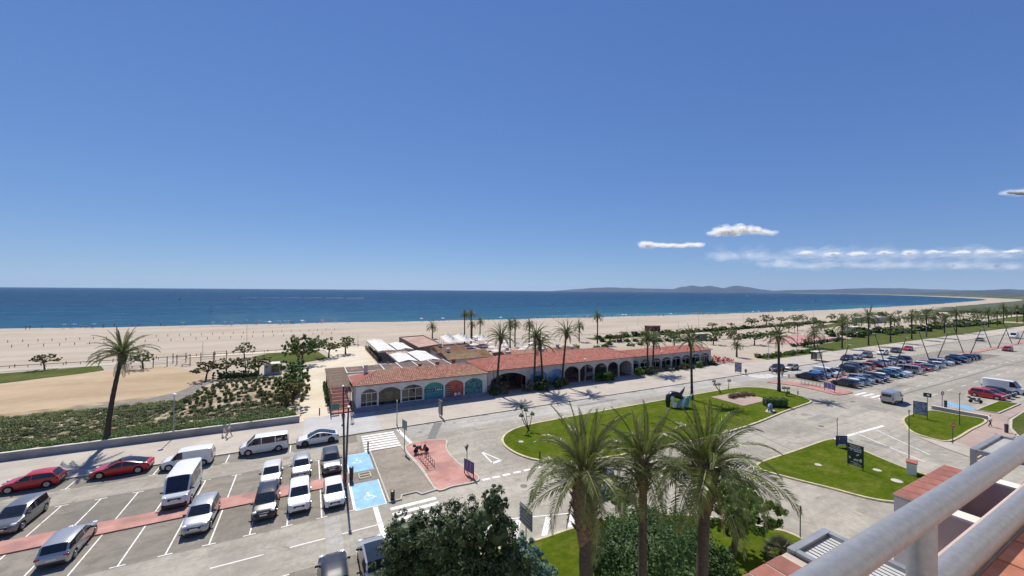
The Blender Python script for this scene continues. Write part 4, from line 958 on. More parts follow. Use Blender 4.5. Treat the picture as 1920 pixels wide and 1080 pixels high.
def tile_slope(mb, e0, e1, r0_, r1_, pitch=.33, row=.45):
    """barrel tiles over the quad eave e0->e1, ridge r0->r1"""
    e0, e1, r0_, r1_ = map(Vector, (e0, e1, r0_, r1_)); ax = (e1-e0); L = ax.length; ax.normalize()
    s0 = (r0_-e0).dot(ax); s1 = (e1-r1_).dot(ax)
    perp = (r0_-e0)-ax*s0 if (r1_-r0_).length < 1e-4 or True else None
    H = perp.length; up_ = perp.normalized(); nrm = ax.cross(up_).normalized()
    if nrm.z < 0: nrm = -nrm
    n = int(L/pitch); rg = random.Random(int(L*100))
    for i in range(n):
        s = (i+.5)*pitch; tm = 1.0
        if s0 > 0: tm = min(tm, s/s0)
        if s1 > 0: tm = min(tm, (L-s)/s1)
        k = max(1, int(H*tm/row+.5))
        for j in range(k):
            t0 = H*tm*j/k; t1 = H*tm*(j+1)/k+.05; dz = rg.uniform(-.008, .012)
            v = []
            for (tt, lift, wd) in ((t0, .035, 1.0), (t1, .0, .9)):
                for q in range(5):
                    a = math.pi*q/4; v.append(e0+ax*(s-math.cos(a)*pitch*.5*wd)+up_*tt+nrm*(.13*math.sin(a)+lift+dz))
            mb._add(v, [(q, q+1, 6+q, 5+q) for q in range(4)])
def arch_wall(mb, x0, x1, y, th, z0, z1, ops, mi=0):
    cur = x0; yb = y+th
    def pr(a, b): mb.box(a, b, y, yb, z0, z1, mi)
    for a, b, sp, ap in ops:
        if a-cur > .01: pr(cur, a)
        w = (b-a)/2; h = ap-sp; Rr = (w*w+h*h)/(2*h); cz = ap-Rr; K = 10; pts = []
        for k in range(K+1):
            x = a+(b-a)*k/K; pts.append((x, cz+math.sqrt(max(0, Rr*Rr-(x-(a+b)/2)**2))))
        for (xa, za), (xb, zb) in zip(pts, pts[1:]):
            mb._add([(xa, y, za), (xb, y, zb), (xb, y, z1), (xa, y, z1), (xa, yb, za), (xb, yb, zb), (xb, yb, z1), (xa, yb, z1)],
                    [(0, 1, 2, 3), (7, 6, 5, 4), (0, 4, 5, 1), (3, 2, 6, 7)], mi)
        cur = b
    if x1-cur > .01: pr(cur, x1)
def arch_panel(x0, x1, y, z0, sp, ap, th=.04):
    w = (x1-x0)/2; h = ap-sp; Rr = (w*w+h*h)/(2*h); cz = ap-Rr
    pts = [(x0, z0), (x1, z0)]+[(x1+(x0-x1)*k/10, cz+math.sqrt(max(0, Rr*Rr-((x1+(x0-x1)*k/10)-(x0+x1)/2)**2))) for k in range(11)]
    mb = MB(); n = len(pts); v = [(p[0], y, p[1]) for p in pts]+[(p[0], y+th, p[1]) for p in pts]
    mb._add(v, [tuple(range(n)), tuple(range(2*n-1, n-1, -1))]+[(i, n+i, n+(i+1) % n, (i+1) % n) for i in range(n)]); return mb

# ---- first building: arches with shop windows and murals
B1 = empty('shop_building', (0, 0, 0), 0, 'white arched shop building with old tiled roof and painted arches', 'building')
ops = [(7.35, 9.80), (10.05, 13.48), (13.76, 17.16), (17.46, 20.86), (21.14, 24.55), (24.83, 28.27)]
mb = MB(); arch_wall(mb, 6.65, 29.2, 65.4, .28, .62, 4.12, [(a, b, 2.72, 3.42) for a, b in ops]); mb.build('wall', M['stucco'], B1)
mb = MB(); mb.box(6.65, 6.93, 65.681, 72.4, .62, 4.1); mb.box(28.92, 29.2, 65.681, 72.4, .62, 4.1); mb.box(6.931, 28.919, 72.1, 72.4, .62, 4.1); mb.build('wall', M['stucco'], B1)
mb = MB(); mb.box(6.3, 29.6, 65.3, 72.6, .115, .618); mb.build('plinth', M['stepshade'], B1)
for k in range(3):
    mb = MB(); mb.box(6.3-.0*k, 29.6, 64.25+.35*k, 65.298, .119+.0*k, .26+.12*k) if k == 0 else mb.box(6.302+.002*k, 29.598-.002*k, 64.25+.35*k, 65.298, .261+.12*(k-1), .26+.12*k)
    mb.build('step', M['stepshade'], B1)
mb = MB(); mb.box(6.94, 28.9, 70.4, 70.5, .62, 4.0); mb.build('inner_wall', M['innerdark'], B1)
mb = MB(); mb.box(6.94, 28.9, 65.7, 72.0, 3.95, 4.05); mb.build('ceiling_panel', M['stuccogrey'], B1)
rg = random.Random(2)
for k, (a, b) in enumerate(ops[:3]):
    fr = arch_panel(a+.0, b-.0, 65.62, 2.80, 2.85, 3.40, .05).build('fanlight', M['glass'], B1)
    mb = MB(); mb.box(a, b, 65.56, 65.63, 2.70, 2.79); mb.box(a, b, 65.56, 65.63, .63, .72); mb.box(a, b, 65.52, 65.57, 1.36, 1.42)
    for q in range(4): x = a+(b-a)*q/3; mb.box(x-.03 if q else x, x+.03 if q < 3 else x, 65.565, 65.625, .721, 2.699)
    w = mb.build('window_frame', M['frame'] if k != 1 else M['framedark'], B1)
    for q in range(3):
        x = a+(b-a)*q/3; x2 = a+(b-a)*(q+1)/3; mb = MB(); mb.box(x+.035, x2-.035, 65.59, 65.60, .725, 2.695); mb.build('pane', M['shopglass'], w)
    mb = MB(); x = a+(b-a)*(.30 if k != 2 else .05); mb.box(x, x+(b-a)*.34, 65.85, 65.88, .63, 2.6); mb.build('window_blind', M['blind'], B1)
def mural(name, build):
    m, nt, b = nmat(name); b.inputs['Roughness'].default_value = .7; nt.links.new(build(nt), b.inputs['Base Color']); return m
def art_teal(nt):
    v = coord(nt, 'pos'); s = N(nt, 'ShaderNodeSeparateXYZ'); nt.links.new(v, s.inputs[0]); n1 = noise(nt, v, 1.6, 4)
    h = mth(nt, 'ADD', s.outputs[2], mth(nt, 'MULTIPLY', n1, .25))
    c = ramp(nt, mth(nt, 'DIVIDE', h, 4.0), [(.15, (.02, .09, .18)), (.30, (.025, .20, .28)), (.45, (.03, .24, .30)), (.62, (.03, .26, .24)), (.9, (.05, .24, .17))])
    return mixc(nt, mth(nt, 'MULTIPLY', ramp(nt, noise(nt, v, 4, 4), [(.5, 0), (.65, 1)]), .4), c, (.20, .42, .38))
def art_red(nt):
    v = coord(nt, 'pos'); return mixc(nt, ramp(nt, noise(nt, v, 2.2, 5, .7, 1.5), [(.4, 0), (.62, 1)]), (.34, .05, .035), (.46, .15, .10))
def art_tiles(nt):
    v = coord(nt, 'pos'); br = N(nt, 'ShaderNodeTexVoronoi'); nt.links.new(v, br.inputs[0]); br.inputs['Scale'].default_value = 5
    return mixc(nt, ramp(nt, br.outputs[0], [(.25, 0), (.6, 1)]), (.16, .36, .36), (.02, .10, .13))
M['art_teal'] = mural('teal_mural', art_teal); M['art_red'] = mural('red_mural', art_red); M['art_tiles'] = mural('teal_pattern_mural', art_tiles)
M['navyband'] = pm('navy_sign_band', (.012, .035, .055), (.02, .05, .075), 3, .6); M['ink'] = pm('white_lettering', (.66, .68, .68), (.72, .73, .72), 5, .6)
M['inkdim'] = pm('faded_lettering', (.22, .23, .28), (.33, .33, .38), 7, .6)
p = arch_panel(*ops[3], 65.56, .63, 2.72, 3.41).build('mural', M['art_teal'], B1); p['label'] = 'teal mural with a dark band of white lettering'
mb = MB(); mb.box(17.5, 20.82, 65.535, 65.558, 1.78, 2.34); bnd = mb.build('sign_band', M['navyband'], B1)
mb = MB()      # lettering too blurred to read in the photograph: strokes of its size and spacing
for x, hgt, wd in ((19.42, .34, .07), (19.56, .12, .16), (19.80, .34, .07), (19.90, .2, .2), (20.18, .34, .08), (20.3, .1, .16), (20.48, .32, .07), (20.56, .12, .14)):
    mb.box(x, x+wd, 65.527, 65.534, 1.93, 1.93+hgt)
mb.box(19.40, 19.60, 65.527, 65.534, 2.275, 2.30); mb.box(20.10, 20.32, 65.527, 65.534, 2.275, 2.30); mb.build('lettering', M['ink'], bnd)
mb = MB()
for q in range(9): mb.box(17.75+q*.15, 17.86+q*.15, 65.527, 65.534, 1.92, 2.12+.05*(q % 3))
mb.build('lettering', M['inkdim'], bnd)
p = arch_panel(*ops[4], 65.56, .63, 2.72, 3.41).build('mural', M['art_red'], B1); p['label'] = 'red mural with dark shelf pattern along one side'
mb = MB(); mb.box(21.16, 22.15, 65.535, 65.558, .66, 2.68); sp_ = mb.build('shutter_panel', M['maroon'], B1)
mb = MB()
for q in range(5):
    for r_ in range(3): mb.box(21.22+r_*.3, 21.46+r_*.3, 65.522, 65.534, .85+q*.36, 1.02+q*.36)
mb.build('lettering', M['inkdim'], sp_)
p = arch_panel(*ops[5], 65.56, .63, 2.72, 3.41).build('mural', M['art_tiles'], B1); p['label'] = 'teal mural with a dark scale pattern'
mb = MB(); E_, Rg, zE, zR, yB = 65.0, 68.9, 4.10, 5.50, 72.8
tile_slope(mb, (6.2, E_, zE), (29.5, E_, zE), (10.1, Rg, zR), (26.2, Rg, zR)); mb.build('roof', M['tile_old'], B1)
mb = MB(); tile_slope(mb, (6.2, yB, zE), (6.2, E_, zE), (10.1, Rg, zR), (10.1, Rg-.001, zR)); tile_slope(mb, (29.5, E_, zE), (29.5, yB, zE), (26.2, Rg-.001, zR), (26.2, Rg, zR)); tile_slope(mb, (29.5, yB, zE), (6.2, yB, zE), (26.2, Rg, zR), (10.1, Rg, zR)); mb.build('roof', M['tile_new'], B1)
mb = MB(); vv = [(6.2, E_, zE), (29.5, E_, zE), (29.5, yB, zE), (6.2, yB, zE), (10.1, Rg, zR), (26.2, Rg, zR)]
mb._add(vv, [(0, 1, 5, 4), (1, 2, 5), (2, 3, 4, 5), (3, 0, 4), (3, 2, 1, 0)]); mb.build('roof_deck', M['tile_brown'], B1)
mb = MB()
for a, b in ((0, 4), (4, 5), (5, 1)): mb.tube([Vector(vv[a])+Vector((0, 0, .08)), Vector(vv[b])+Vector((0, 0, .08))], .11, 6)
mb.build('ridge_tiles', M['tile_old'], B1, smooth=60)
for x, y, h in ((8.6, 70.2, 1.5), (18.0, 70.6, .9), (21.4, 71.0, .9), (24.5, 70.8, 1.2)):
    mb = MB(); z = zE+.3; mb.box(x-.28, x+.28, y-.28, y+.28, z, z+h+.3); mb.box(x-.34, x+.34, y-.34, y+.34, z+h+.301, z+h+.38)
    for q in ((-.2, -.2), (.2, -.2), (.2, .2), (-.2, .2)): mb.box(x+q[0]-.05, x+q[0]+.05, y+q[1]-.05, y+q[1]+.05, z+h+.381, z+h+.52)
    mb.box(x-.36, x+.36, y-.36, y+.36, z+h+.521, z+h+.58); mb.build('chimney', M['stuccogrey'] if x < 10 else M['tile_brown'], B1)
mb = MB(); mb.tube([(6.5, 64.93, 4.0), (29.3, 64.93, 4.0)], .06, 6); mb.tube([(29.33, 65.1, .62), (29.33, 65.1, 3.95)], .05, 6); mb.build('gutter', M['stuccogrey'], B1)

# ---- second building: deep arcade
B2 = empty('arcade_building', (0, 0, 0), 0, 'long white arcade with dark arches and bright red tiled roof', 'building')
ops2 = [(30.2, 37.8, 2.5, 3.6), (38.7, 42.6, 2.6, 3.4), (42.9, 46.7, 2.6, 3.4), (46.95, 50.7, 2.6, 3.6), (50.95, 54.6, 2.6, 3.6), (54.85, 58.3, 2.6, 3.6), (58.55, 61.7, 2.6, 3.6), (61.95, 65.7, 2.7, 3.6)]
mb = MB(); arch_wall(mb, 29.6, 66.2, 66.0, .35, .12, 4.28, ops2); mb.build('wall', M['stuccogrey'], B2)
mb = MB(); mb.box(29.6, 29.9, 66.351, 76.5, .12, 4.28); mb.box(65.9, 66.2, 66.351, 76.5, .12, 4.28); mb.box(29.901, 65.899, 76.2, 76.5, .12, 4.28); mb.build('wall', M['stuccogrey'], B2)
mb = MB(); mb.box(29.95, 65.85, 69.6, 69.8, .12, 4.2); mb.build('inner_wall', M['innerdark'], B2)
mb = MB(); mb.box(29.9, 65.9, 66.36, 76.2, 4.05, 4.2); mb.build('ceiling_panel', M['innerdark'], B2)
mb = MB(); mb.box(29.95, 65.85, 66.4, 69.6, .1185, .125); mb.build('arcade_floor', M['deckred'], B2)
for a, b, mt in ((31.0, 33.2, 'framedark'), (33.6, 35.4, 'maroon'), (35.6, 37.3, 'framedark'), (48, 49.8, 'maroon'), (51.6, 53.6, 'maroon'), (55.4, 57.4, 'blind'), (59, 61, 'framedark'), (62.6, 64.8, 'framedark')):
    mb = MB(); mb.box(a, b, 69.52, 69.59, .13, 2.5); d = mb.build('door', M[mt], B2); mb = MB(); mb.box(a+.15, b-.15, 69.49, 69.518, 1.1, 2.3); mb.build('pane', M['glass'], d)
for a, b, s_, p_ in ops2[1:3]:
    arch_panel(a, b, 66.2, .13, 2.6, 3.39).build('mural', M['blueart'], B2)['label'] = 'pale blue painted arch infill'
mb = MB(); mb.box(39.6, 41.6, 66.17, 66.198, .3, 2.4); mb.build('door', M['navyband'], B2)
mb = MB(); mb.box(30.6, 31.0, 66.9, 68.9, .12, 2.9); mb.box(37.2, 37.5, 66.9, 68.9, .12, 2.9); mb.build('inner_wall', M['maroon'], B2)
mb = MB(); E2, R2, zE, zR, yB = 65.6, 71.2, 4.30, 5.95, 76.8
tile_slope(mb, (29.3, E2, zE), (66.5, E2, zE), (34.2, R2, zR), (62.6, R2, zR)); tile_slope(mb, (29.3, yB, zE), (29.3, E2, zE), (34.2, R2, zR), (34.2, R2-.001, zR)); tile_slope(mb, (66.5, yB, zE), (29.3, yB, zE), (62.6, R2, zR), (34.2, R2, zR)); tile_slope(mb, (66.5, E2, zE), (66.5, yB, zE), (62.6, R2-.001, zR), (62.6, R2, zR)); mb.build('roof', M['tile_new'], B2)
vv = [(29.3, E2, zE), (66.5, E2, zE), (66.5, yB, zE), (29.3, yB, zE), (34.2, R2, zR), (62.6, R2, zR)]
mb = MB(); mb._add(vv, [(0, 1, 5, 4), (1, 2, 5), (2, 3, 4, 5), (3, 0, 4), (3, 2, 1, 0)]); mb.build('roof_deck', M['tile_brown'], B2)
mb = MB()
for a, b in ((0, 4), (4, 5), (5, 1)): mb.tube([Vector(vv[a])+Vector((0, 0, .08)), Vector(vv[b])+Vector((0, 0, .08))], .12, 6)
mb.build('ridge_tiles', M['tile_new'], B2, smooth=60)
for x, y in ((37.0, 72.3), (45.5, 72.6), (53.8, 72.9)):
    mb = MB(); mb.box(x-.5, x+.5, y-.4, y+.4, 5.2, 6.5); mb.box(x-.6, x+.6, y-.5, y+.5, 6.501, 6.62); mb.build('chimney', M['stuccogrey'], B2)
# ---- third building
B3 = empty('white_pavilion', (0, 0, 0), 0, 'white pavilion with many narrow piers at the end of the row', 'building')
ops3 = [(67.2+3.7*k, 70.3+3.7*k, 2.3, 2.85) for k in range(8)]
mb = MB(); arch_wall(mb, 66.7, 97.2, 68.4, .3, .12, 3.68, ops3); mb.build('wall', M['stuccogrey'], B3)
mb = MB(); mb.box(66.7, 66.95, 68.701, 75, .12, 3.68); mb.box(96.95, 97.2, 68.701, 75, .12, 3.68); mb.box(66.951, 96.949, 74.75, 75, .12, 3.68); mb.build('wall', M['stuccogrey'], B3)
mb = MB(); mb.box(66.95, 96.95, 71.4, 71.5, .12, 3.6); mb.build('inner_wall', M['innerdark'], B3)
for k, (a, b, s_, p_) in enumerate(ops3):
    mb = MB(); mb.box(a, b, 68.55, 68.60, 2.1, 2.2); mb.box((a+b)/2-.05, (a+b)/2+.05, 68.55, 68.6, .12, 2.099); w = mb.build('window_frame', M['frame'], B3)
    mb = MB(); mb.box(a+.05, b-.05, 68.62, 68.63, .2, 2.7); mb.build('pane', M['shopglass'], w)
    mb = MB(); mb.box(a+.3, a+1.2+.3*(k % 3), 68.9, 68.94, .12, 2.3); mb.build('window_blind', M['blind'] if k % 2 else M['blueart'], B3)
mb = MB(); E3, R3, zE, zR, yB = 68.0, 71.7, 3.70, 4.78, 75.4
tile_slope(mb, (66.6, E3, zE), (97.6, E3, zE), (66.6, R3, zR), (94.0, R3, zR)); tile_slope(mb, (97.6, E3, zE), (97.6, yB, zE), (94.0, R3-.001, zR), (94.0, R3, zR)); tile_slope(mb, (97.6, yB, zE), (66.6, yB, zE), (94.0, R3, zR), (66.6, R3, zR)); mb.build('roof', M['tile_new'], B3)
vv = [(66.6, E3, zE), (97.6, E3, zE), (97.6, yB, zE), (66.6, yB, zE), (66.6, R3, zR), (94.0, R3, zR)]
mb = MB(); mb._add(vv, [(0, 1, 5, 4), (1, 2, 5), (2, 3, 4, 5), (3, 0, 4), (3, 2, 1, 0)]); mb.build('roof_deck', M['tile_brown'], B3)

# ---- wooden terrace with pergola at the near end
T1 = empty('wooden_pergola', (3.0, 65.3, 0), 0, 'weathered wooden pergola over a red terrace at the end of the shops', 'pergola')
mb = MB(); mb.box(.1, 3.2, .1, 21.0, .07, .32); mb.build('deck', M['deckred'], T1)
for y in (.1, 4.2, 8.4, 12.6, 16.8, 21.0):
    for x in (.1, 3.1): mb = MB(); mb.box(x-.06, x+.06, y-.06, y+.06, .321, 3.2); mb.build('post', M['wood'], T1)
for x in (.1, 3.1): mb = MB(); mb.box(x-.05, x+.05, -.2, 21.3, 3.201, 3.36); mb.build('beam', M['wood'], T1)
for k in range(64):
    if k % 9 in (3,): continue
    y = 3.6+k*.275; mb = MB(); mb.box(-.2, 3.4, y, y+.17+.03*(k % 2), 3.361, 3.39+.012*(k % 3)); mb.build('slat', M['wood'] if k % 3 else M['reed'], T1)
for y in (.3, 4.4, 8.6, 12.8, 17.0):
    for z in (.6, .9, 1.2): mb = MB(); mb.box(.06, .14, y, y+3.6, z, z+.07); mb.build('rail', M['wooddark'], T1)
mb = MB(); mb.box(.2, 1.2, .02, .06, .9, 1.75); s_ = mb.build('sign_panel', pm('teal_sign', (.03, .17, .14), (.05, .22, .18), 3, .6), T1)
mb = MB(); mb.box(.3, .36, .0, .09, .32, .9); mb.box(1.05, 1.11, .0, .09, .32, .9); mb.build('post', M['wooddark'], T1)
for k, y in enumerate((6, 9.5, 13, 16.5, 19)):
    bush(2.75, 65.3+y, .45, 1.3, f"potted shrub along the wooden pergola, {order[k]} from the promenade", 'greenleaf', 260, .22, k, 'potted_shrub', 'shrubs along the wooden pergola', .07)
T2 = empty('white_beam_pergola', (6.4, 80.8, 0), 0, 'low terrace pergola with white beams and brown reed mats behind the shops', 'pergola')
for k in range(7):
    x = k*3.5
    mb = MB(); mb.box(x, x+.22, 0, 7.0, 3.0, 3.25); mb.build('beam', M['stucco'], T2)
    for y in (.1, 6.7): mb = MB(); mb.box(x+.03, x+.19, y, y+.16, .07, 2.999); mb.build('post', M['stuccogrey'], T2)
    if k < 6:
        for h in (0, 1):
            mb = MB(); mb.box(x+.26+h*1.62, x+1.84+h*1.62, .3, 6.7, 3.05, 3.12); mb.build('reed_mat', M['reed'], T2)
mb = MB(); mb.box(0, 21.2, -.26, -.002, 2.95, 3.28); mb.build('beam', M['stucco'], T2)
flat('terrace_floor', [(6.4, 73), (30, 73), (60, 77), (62, 140), (16.5, 140), (17.3, 107.2), (6.4, 95)], .09, M['pinkpath'])
# ---- white awnings
def awning(x0, x1, y0, y1, z, label, drop=.35):
    t = empty('awning', (x0, y0, 0), 0, label, 'awning', 'white terrace awnings'); w, d = x1-x0, y1-y0; mb = MB(); K = 8; J = 6
    vv = []
    for i in range(K+1):
        for j in range(J+1): u, v_ = i/K, j/J; vv.append((w*u, d*v_, z+drop*(1-abs(2*u-1))-.12*math.sin(math.pi*v_)))
    mb._add(vv, [(i*(J+1)+j, (i+1)*(J+1)+j, (i+1)*(J+1)+j+1, i*(J+1)+j+1) for i in range(K) for j in range(J)])
    mb._add([(0, 0, z), (w, 0, z), (w, 0, z-.35), (0, 0, z-.35)], [(0, 1, 2, 3)]); mb._add([(0, 0, z), (0, d, z), (0, d, z-.35), (0, 0, z-.35)], [(3, 2, 1, 0)])
    mb.build('canopy', M['canvas'], t, smooth=40)
    for x in (.1, w-.1):
        for k in range(int(d/4)+1): y = .1+k*(d-.2)/int(d/4); m2 = MB(); m2.box(x-.05, x+.05, y-.05, y+.05, .09, z-.02); m2.build('post', M['framedark'], t)
    return t
awning(16.2, 20.9, 107, 131, 3.0, 'long white terrace awning nearest the sandy plaza')
awning(21.3, 25.6, 107.4, 121, 3.0, 'shorter white awning beside the long one')
awning(17.9, 22.3, 89.2, 101, 3.0, 'white awning nearest the shops, plaza side')
awning(22.7, 27.5, 88.5, 102.5, 3.0, 'white awning nearest the shops, away from the plaza')
for k, (x0, y0, x1, y1, lb) in enumerate(((15.9, 106.5, 16.15, 132, 'dark wooden terrace fence along the plaza under the long awning'), (17.3, 88, 17.55, 101, 'dark wooden terrace fence beside the nearer awning'))):
    t = empty('terrace_fence', (x0, y0, .07), 0, lb, 'fence'); n = int((y1-y0)/2.1)
    for i in range(n+1): mb = MB(); mb.box(0, .12, i*2.1, i*2.1+.12, 0, 1.35); mb.build('post', M['wooddark'], t)
    for z in (.25, .65, 1.05):
        for i in range(n): mb = MB(); mb.box(.02, .1, i*2.1+.13, i*2.1+2.09, z, z+.22); mb.build('board', M['wood'] if i % 3 else M['wooddark'], t)
for k in range(10): bush(16.7 if k < 7 else 18.2, (108+k*3.4) if k < 7 else 90+(k-7)*3.6, .8, 1.5, f"dark shrub behind the terrace fences, {order[k]} of ten", 'bushleaf', 300, .2, k % 3, 'shrub', 'shrubs behind the terrace fences', .09)
# ---- flat pink roof and brown tiled roofs behind
def low_building(name, poly, h, label, roofm, wallm='stuccogrey'):
    t = empty(name, (0, 0, 0), 0, label, 'building'); p = ccw(poly); mb = MB(); mb.prism(p, .09, h); mb.build('wall', M[wallm], t)
    mb = MB(); mb.poly([(a[0], a[1], h+.02) for a in inset(p, .25)]); mb.build('roof', M[roofm], t)
    q = inset(p, .24); mb = MB(); n = len(p)
    v = [(a[0], a[1], z) for L, z in ((p, h+.001), (p, h+.28), (q, h+.28), (q, h+.021)) for a in L]
    mb._add(v, [(L*n+i, L*n+(i+1) % n, (L+1)*n+(i+1) % n, (L+1)*n+i) for L in range(3) for i in range(n)]); mb.build('parapet', M[wallm], t); return t
low_building('flat_roof_building', [(27.4, 109), (35.6, 113.8), (36.4, 138), (27.4, 136)], 2.8, 'low building with flat pinkish gravel roof behind the terraces', 'gravelroof', 'wood')
def tiled_block(x0, x1, y0, y1, h, rise, label, mat='tile_brown', nm='tiled_roof_building'):
    t = empty(nm, (0, 0, 0), 0, label, 'building'); mb = MB(); mb.box(x0, x1, y0, y1, .09, h); mb.build('wall', M['stuccogrey'], t); ym = (y0+y1)/2
    mb = MB(); tile_slope(mb, (x0-.3, y0-.3, h-.05), (x1+.3, y0-.3, h-.05), (x0-.3, ym, h+rise), (x1+.3, ym, h+rise), .32, .6); tile_slope(mb, (x1+.3, y1+.3, h-.05), (x0-.3, y1+.3, h-.05), (x1+.3, ym, h+rise), (x0-.3, ym, h+rise), .32, .6); mb.build('roof', M[mat], t)
    mb = MB(); mb._add([(x0-.28, y0-.28, h-.04), (x1+.28, y0-.28, h-.04), (x1+.28, ym, h+rise-.02), (x0-.28, ym, h+rise-.02), (x1+.28, y1+.28, h-.04), (x0-.28, y1+.28, h-.04)], [(0, 1, 2, 3), (3, 2, 4, 5), (1, 4, 2), (0, 3, 5)]); mb.build('roof_deck', M['tile_brown'], t)
    mb = MB(); mb.box(x0+1, x0+1.7, ym-.3, ym+.3, h+rise-.2, h+rise+.8); mb.box(x0+.9, x0+1.8, ym-.4, ym+.4, h+rise+.801, h+rise+.95); mb.build('chimney', M['stuccogrey'], t); return t
tiled_block(29.5, 41, 88.5, 98.5, 2.7, 1.1, 'brown tiled building behind the shops beside the white awnings')
tiled_block(30.5, 38.5, 99.5, 108, 2.7, 1.0, 'small brown tiled building in front of the flat pink roof')
tiled_block(42.5, 57, 80.5, 92, 2.9, 1.3, 'brown tiled building directly behind the long arcade', 'tile_old')
tiled_block(58.5, 65, 82, 93, 2.9, 1.0, 'pale tiled building behind the far end of the arcade', 'tile_brown')
# ---- white tents and parasols on the beach terrace
def tent(x, y, s, label):
    t = empty('pointed_tent', (x, y, .09), 0, label, 'tent', 'white pointed tents'); mb = MB(); K = 12
    prof = [(1.0, 2.5), (.72, 2.75), (.45, 3.1), (.2, 3.6), (.03, 4.1)]; v = []
    for r_, z in prof:
        for q in range(K):
            a = 2*math.pi*q/K+.26; k = 1/max(abs(math.cos(a)), abs(math.sin(a))); k = 1+(k-1)*min(1, r_*1.2); v.append((math.cos(a)*k*r_*s, math.sin(a)*k*r_*s, z))
    mb._add(v, [(i*K+q, i*K+(q+1) % K, (i+1)*K+(q+1) % K, (i+1)*K+q) for i in range(4) for q in range(K)]); mb.build('canopy', M['canvas'], t, smooth=50)
    for a in (-1, 1):
        for b in (-1, 1): m2 = MB(); m2.tube([(a*s*.97, b*s*.97, 0), (a*s*.97, b*s*.97, 2.52)], .05, 6); m2.build('post', M['frame'], t)
for k, (x, y) in enumerate(((41.5, 121), (46.5, 121.5), (42.5, 126.5), (47.5, 127), (43.5, 132), (48.5, 132.5), (52.5, 121.5), (53.5, 127.5))):
    tent(x, y, 2.35, f"white pointed tent on the beach terrace, {order[k]} of eight")
def parasol(x, y, label, r=1.5, mat='canvas', z0=.09, h=2.5, group='terrace parasols'):
    t = empty('parasol', (x, y, z0), 0, label, 'parasol', group); mb = MB(); K = 8
    v = [(0, 0, h+.45)]+[(math.cos(q*.7854)*r, math.sin(q*.7854)*r, h-.02) for q in range(8)]+[(math.cos(q*.7854)*r*.55, math.sin(q*.7854)*r*.55, h+.24) for q in range(8)]
    mb._add(v, [(0, 9+q, 9+(q+1) % 8) for q in range(8)]+[(9+q, 1+q, 1+(q+1) % 8, 9+(q+1) % 8) for q in range(8)]); mb.build('canopy', M[mat], t)
    mb = MB(); mb.tube([(0, 0, 0), (0, 0, h+.42)], .03, 6); mb.lathe([(.3, 0), (.3, .08), (.05, .1)], (0, 0, 0), 10); mb.build('pole', M['frame'], t)
k = 0
for x, y in ((46, 97), (50, 99), (54, 96.5), (58, 100), (48, 104), (53, 106), (58, 107), (45, 111), (51, 113), (57, 114), (62, 99), (63, 106)):
    parasol(x, y, f"white parasol on the terrace behind the arcade, {order[k]} of twelve"); k += 1
M['redplastic'] = pm('red_plastic', (.40, .025, .03), (.46, .04, .04), 3, .45)
# red cafe furniture beside the pavilion
def chair_mesh():
    mb = MB(); mb.box(-.22, .22, -.22, .22, .43, .47); mb.box(-.22, .22, .2, .24, .47, .88)
    for a in (-.19, .19):
        for b in (-.19, .19): mb.box(a-.02, a+.02, b-.02, b+.02, 0, .43)
    return mb
seat = MB(); seat.cbox((0, 0, .45), (.44, .44, .05), 0, 0, .02); seat_m = seat.mesh('seat', M['redplastic']); bk = MB(); bk.cbox((0, .21, .70), (.44, .04, .40), 0, 0, .018); bk_m = bk.mesh('backrest', M['redplastic'])
leg = MB(); leg.tube([(0, 0, 0), (0, 0, .43)], .018, 5); leg_m = leg.mesh('leg', M['redplastic'])
top_ = MB(); top_.lathe([(.02, .70), (.42, .70), (.42, .74), (.02, .74)], (0, 0, 0), 14); top_m = top_.mesh('tabletop', M['redplastic']); ped = MB(); ped.lathe([(.28, 0), (.28, .03), (.04, .05), (.035, .70)], (0, 0, 0), 10); ped_m = ped.mesh('pedestal', M['framedark'])
tabs = [(98.9, 66.8), (100.9, 67.3), (102.9, 66.7), (99.8, 69.0), (102.0, 69.3), (104.2, 68.6), (98.6, 71.0), (101, 71.5), (103.4, 71.4)]
flat('terrace_floor', [(97.3, 64.1), (106, 64.1), (106, 74), (97.3, 74)], .115, M['pinkpath'])
for k, (x, y) in enumerate(tabs):
    t = empty('cafe_table', (x, y, .116), 0, f"round red cafe table beside the pavilion, {order[k]} of nine", 'table', 'red cafe tables'); link('tabletop', top_m, t); link('pedestal', ped_m, t)
    for q in range(4):
        a = q*math.pi/2+k*.5
        t = empty('cafe_chair', (x+math.cos(a)*.72, y+math.sin(a)*.72, .116), a-math.pi/2, f"red plastic chair drawn up to the {order[k]} of nine round cafe tables", 'chair', 'red cafe chairs'); link('seat', seat_m, t); link('backrest', bk_m, t)
        for lx in (-.19, .19):
            for ly in (-.19, .19): link('leg', leg_m, t, loc=(lx, ly, 0))
# ================================================================== STREET FURNITURE
M['steel'] = pm('galvanised_steel', (.30, .31, .32), (.40, .41, .42), 3, .45, metal=.5)
M['darksteel'] = pm('dark_painted_steel', (.028, .027, .030), (.05, .048, .05), 3, .5)
M['rust'] = pm('rusty_red_steel', (.20, .065, .045), (.27, .10, .07), 6, .6)
M['signback'] = pm('grey_sign_back', (.20, .215, .20), (.27, .28, .26), 3, .5)
M['signdark'] = pm('black_green_board', (.014, .020, .017), (.028, .036, .030), 3, .5)
M['signblue'] = pm('dark_blue_board', (.012, .026, .085), (.03, .05, .13), 2.5, .45)
M['signpurple'] = pm('violet_blue_board', (.055, .055, .20), (.09, .085, .27), 2, .45)
M['signred'] = pm('red_sign_face', (.36, .014, .018), (.42, .03, .03), 3, .45)
M['signwhite'] = pm('white_sign_face', (.68, .68, .66), (.75, .75, .73), 3, .5)
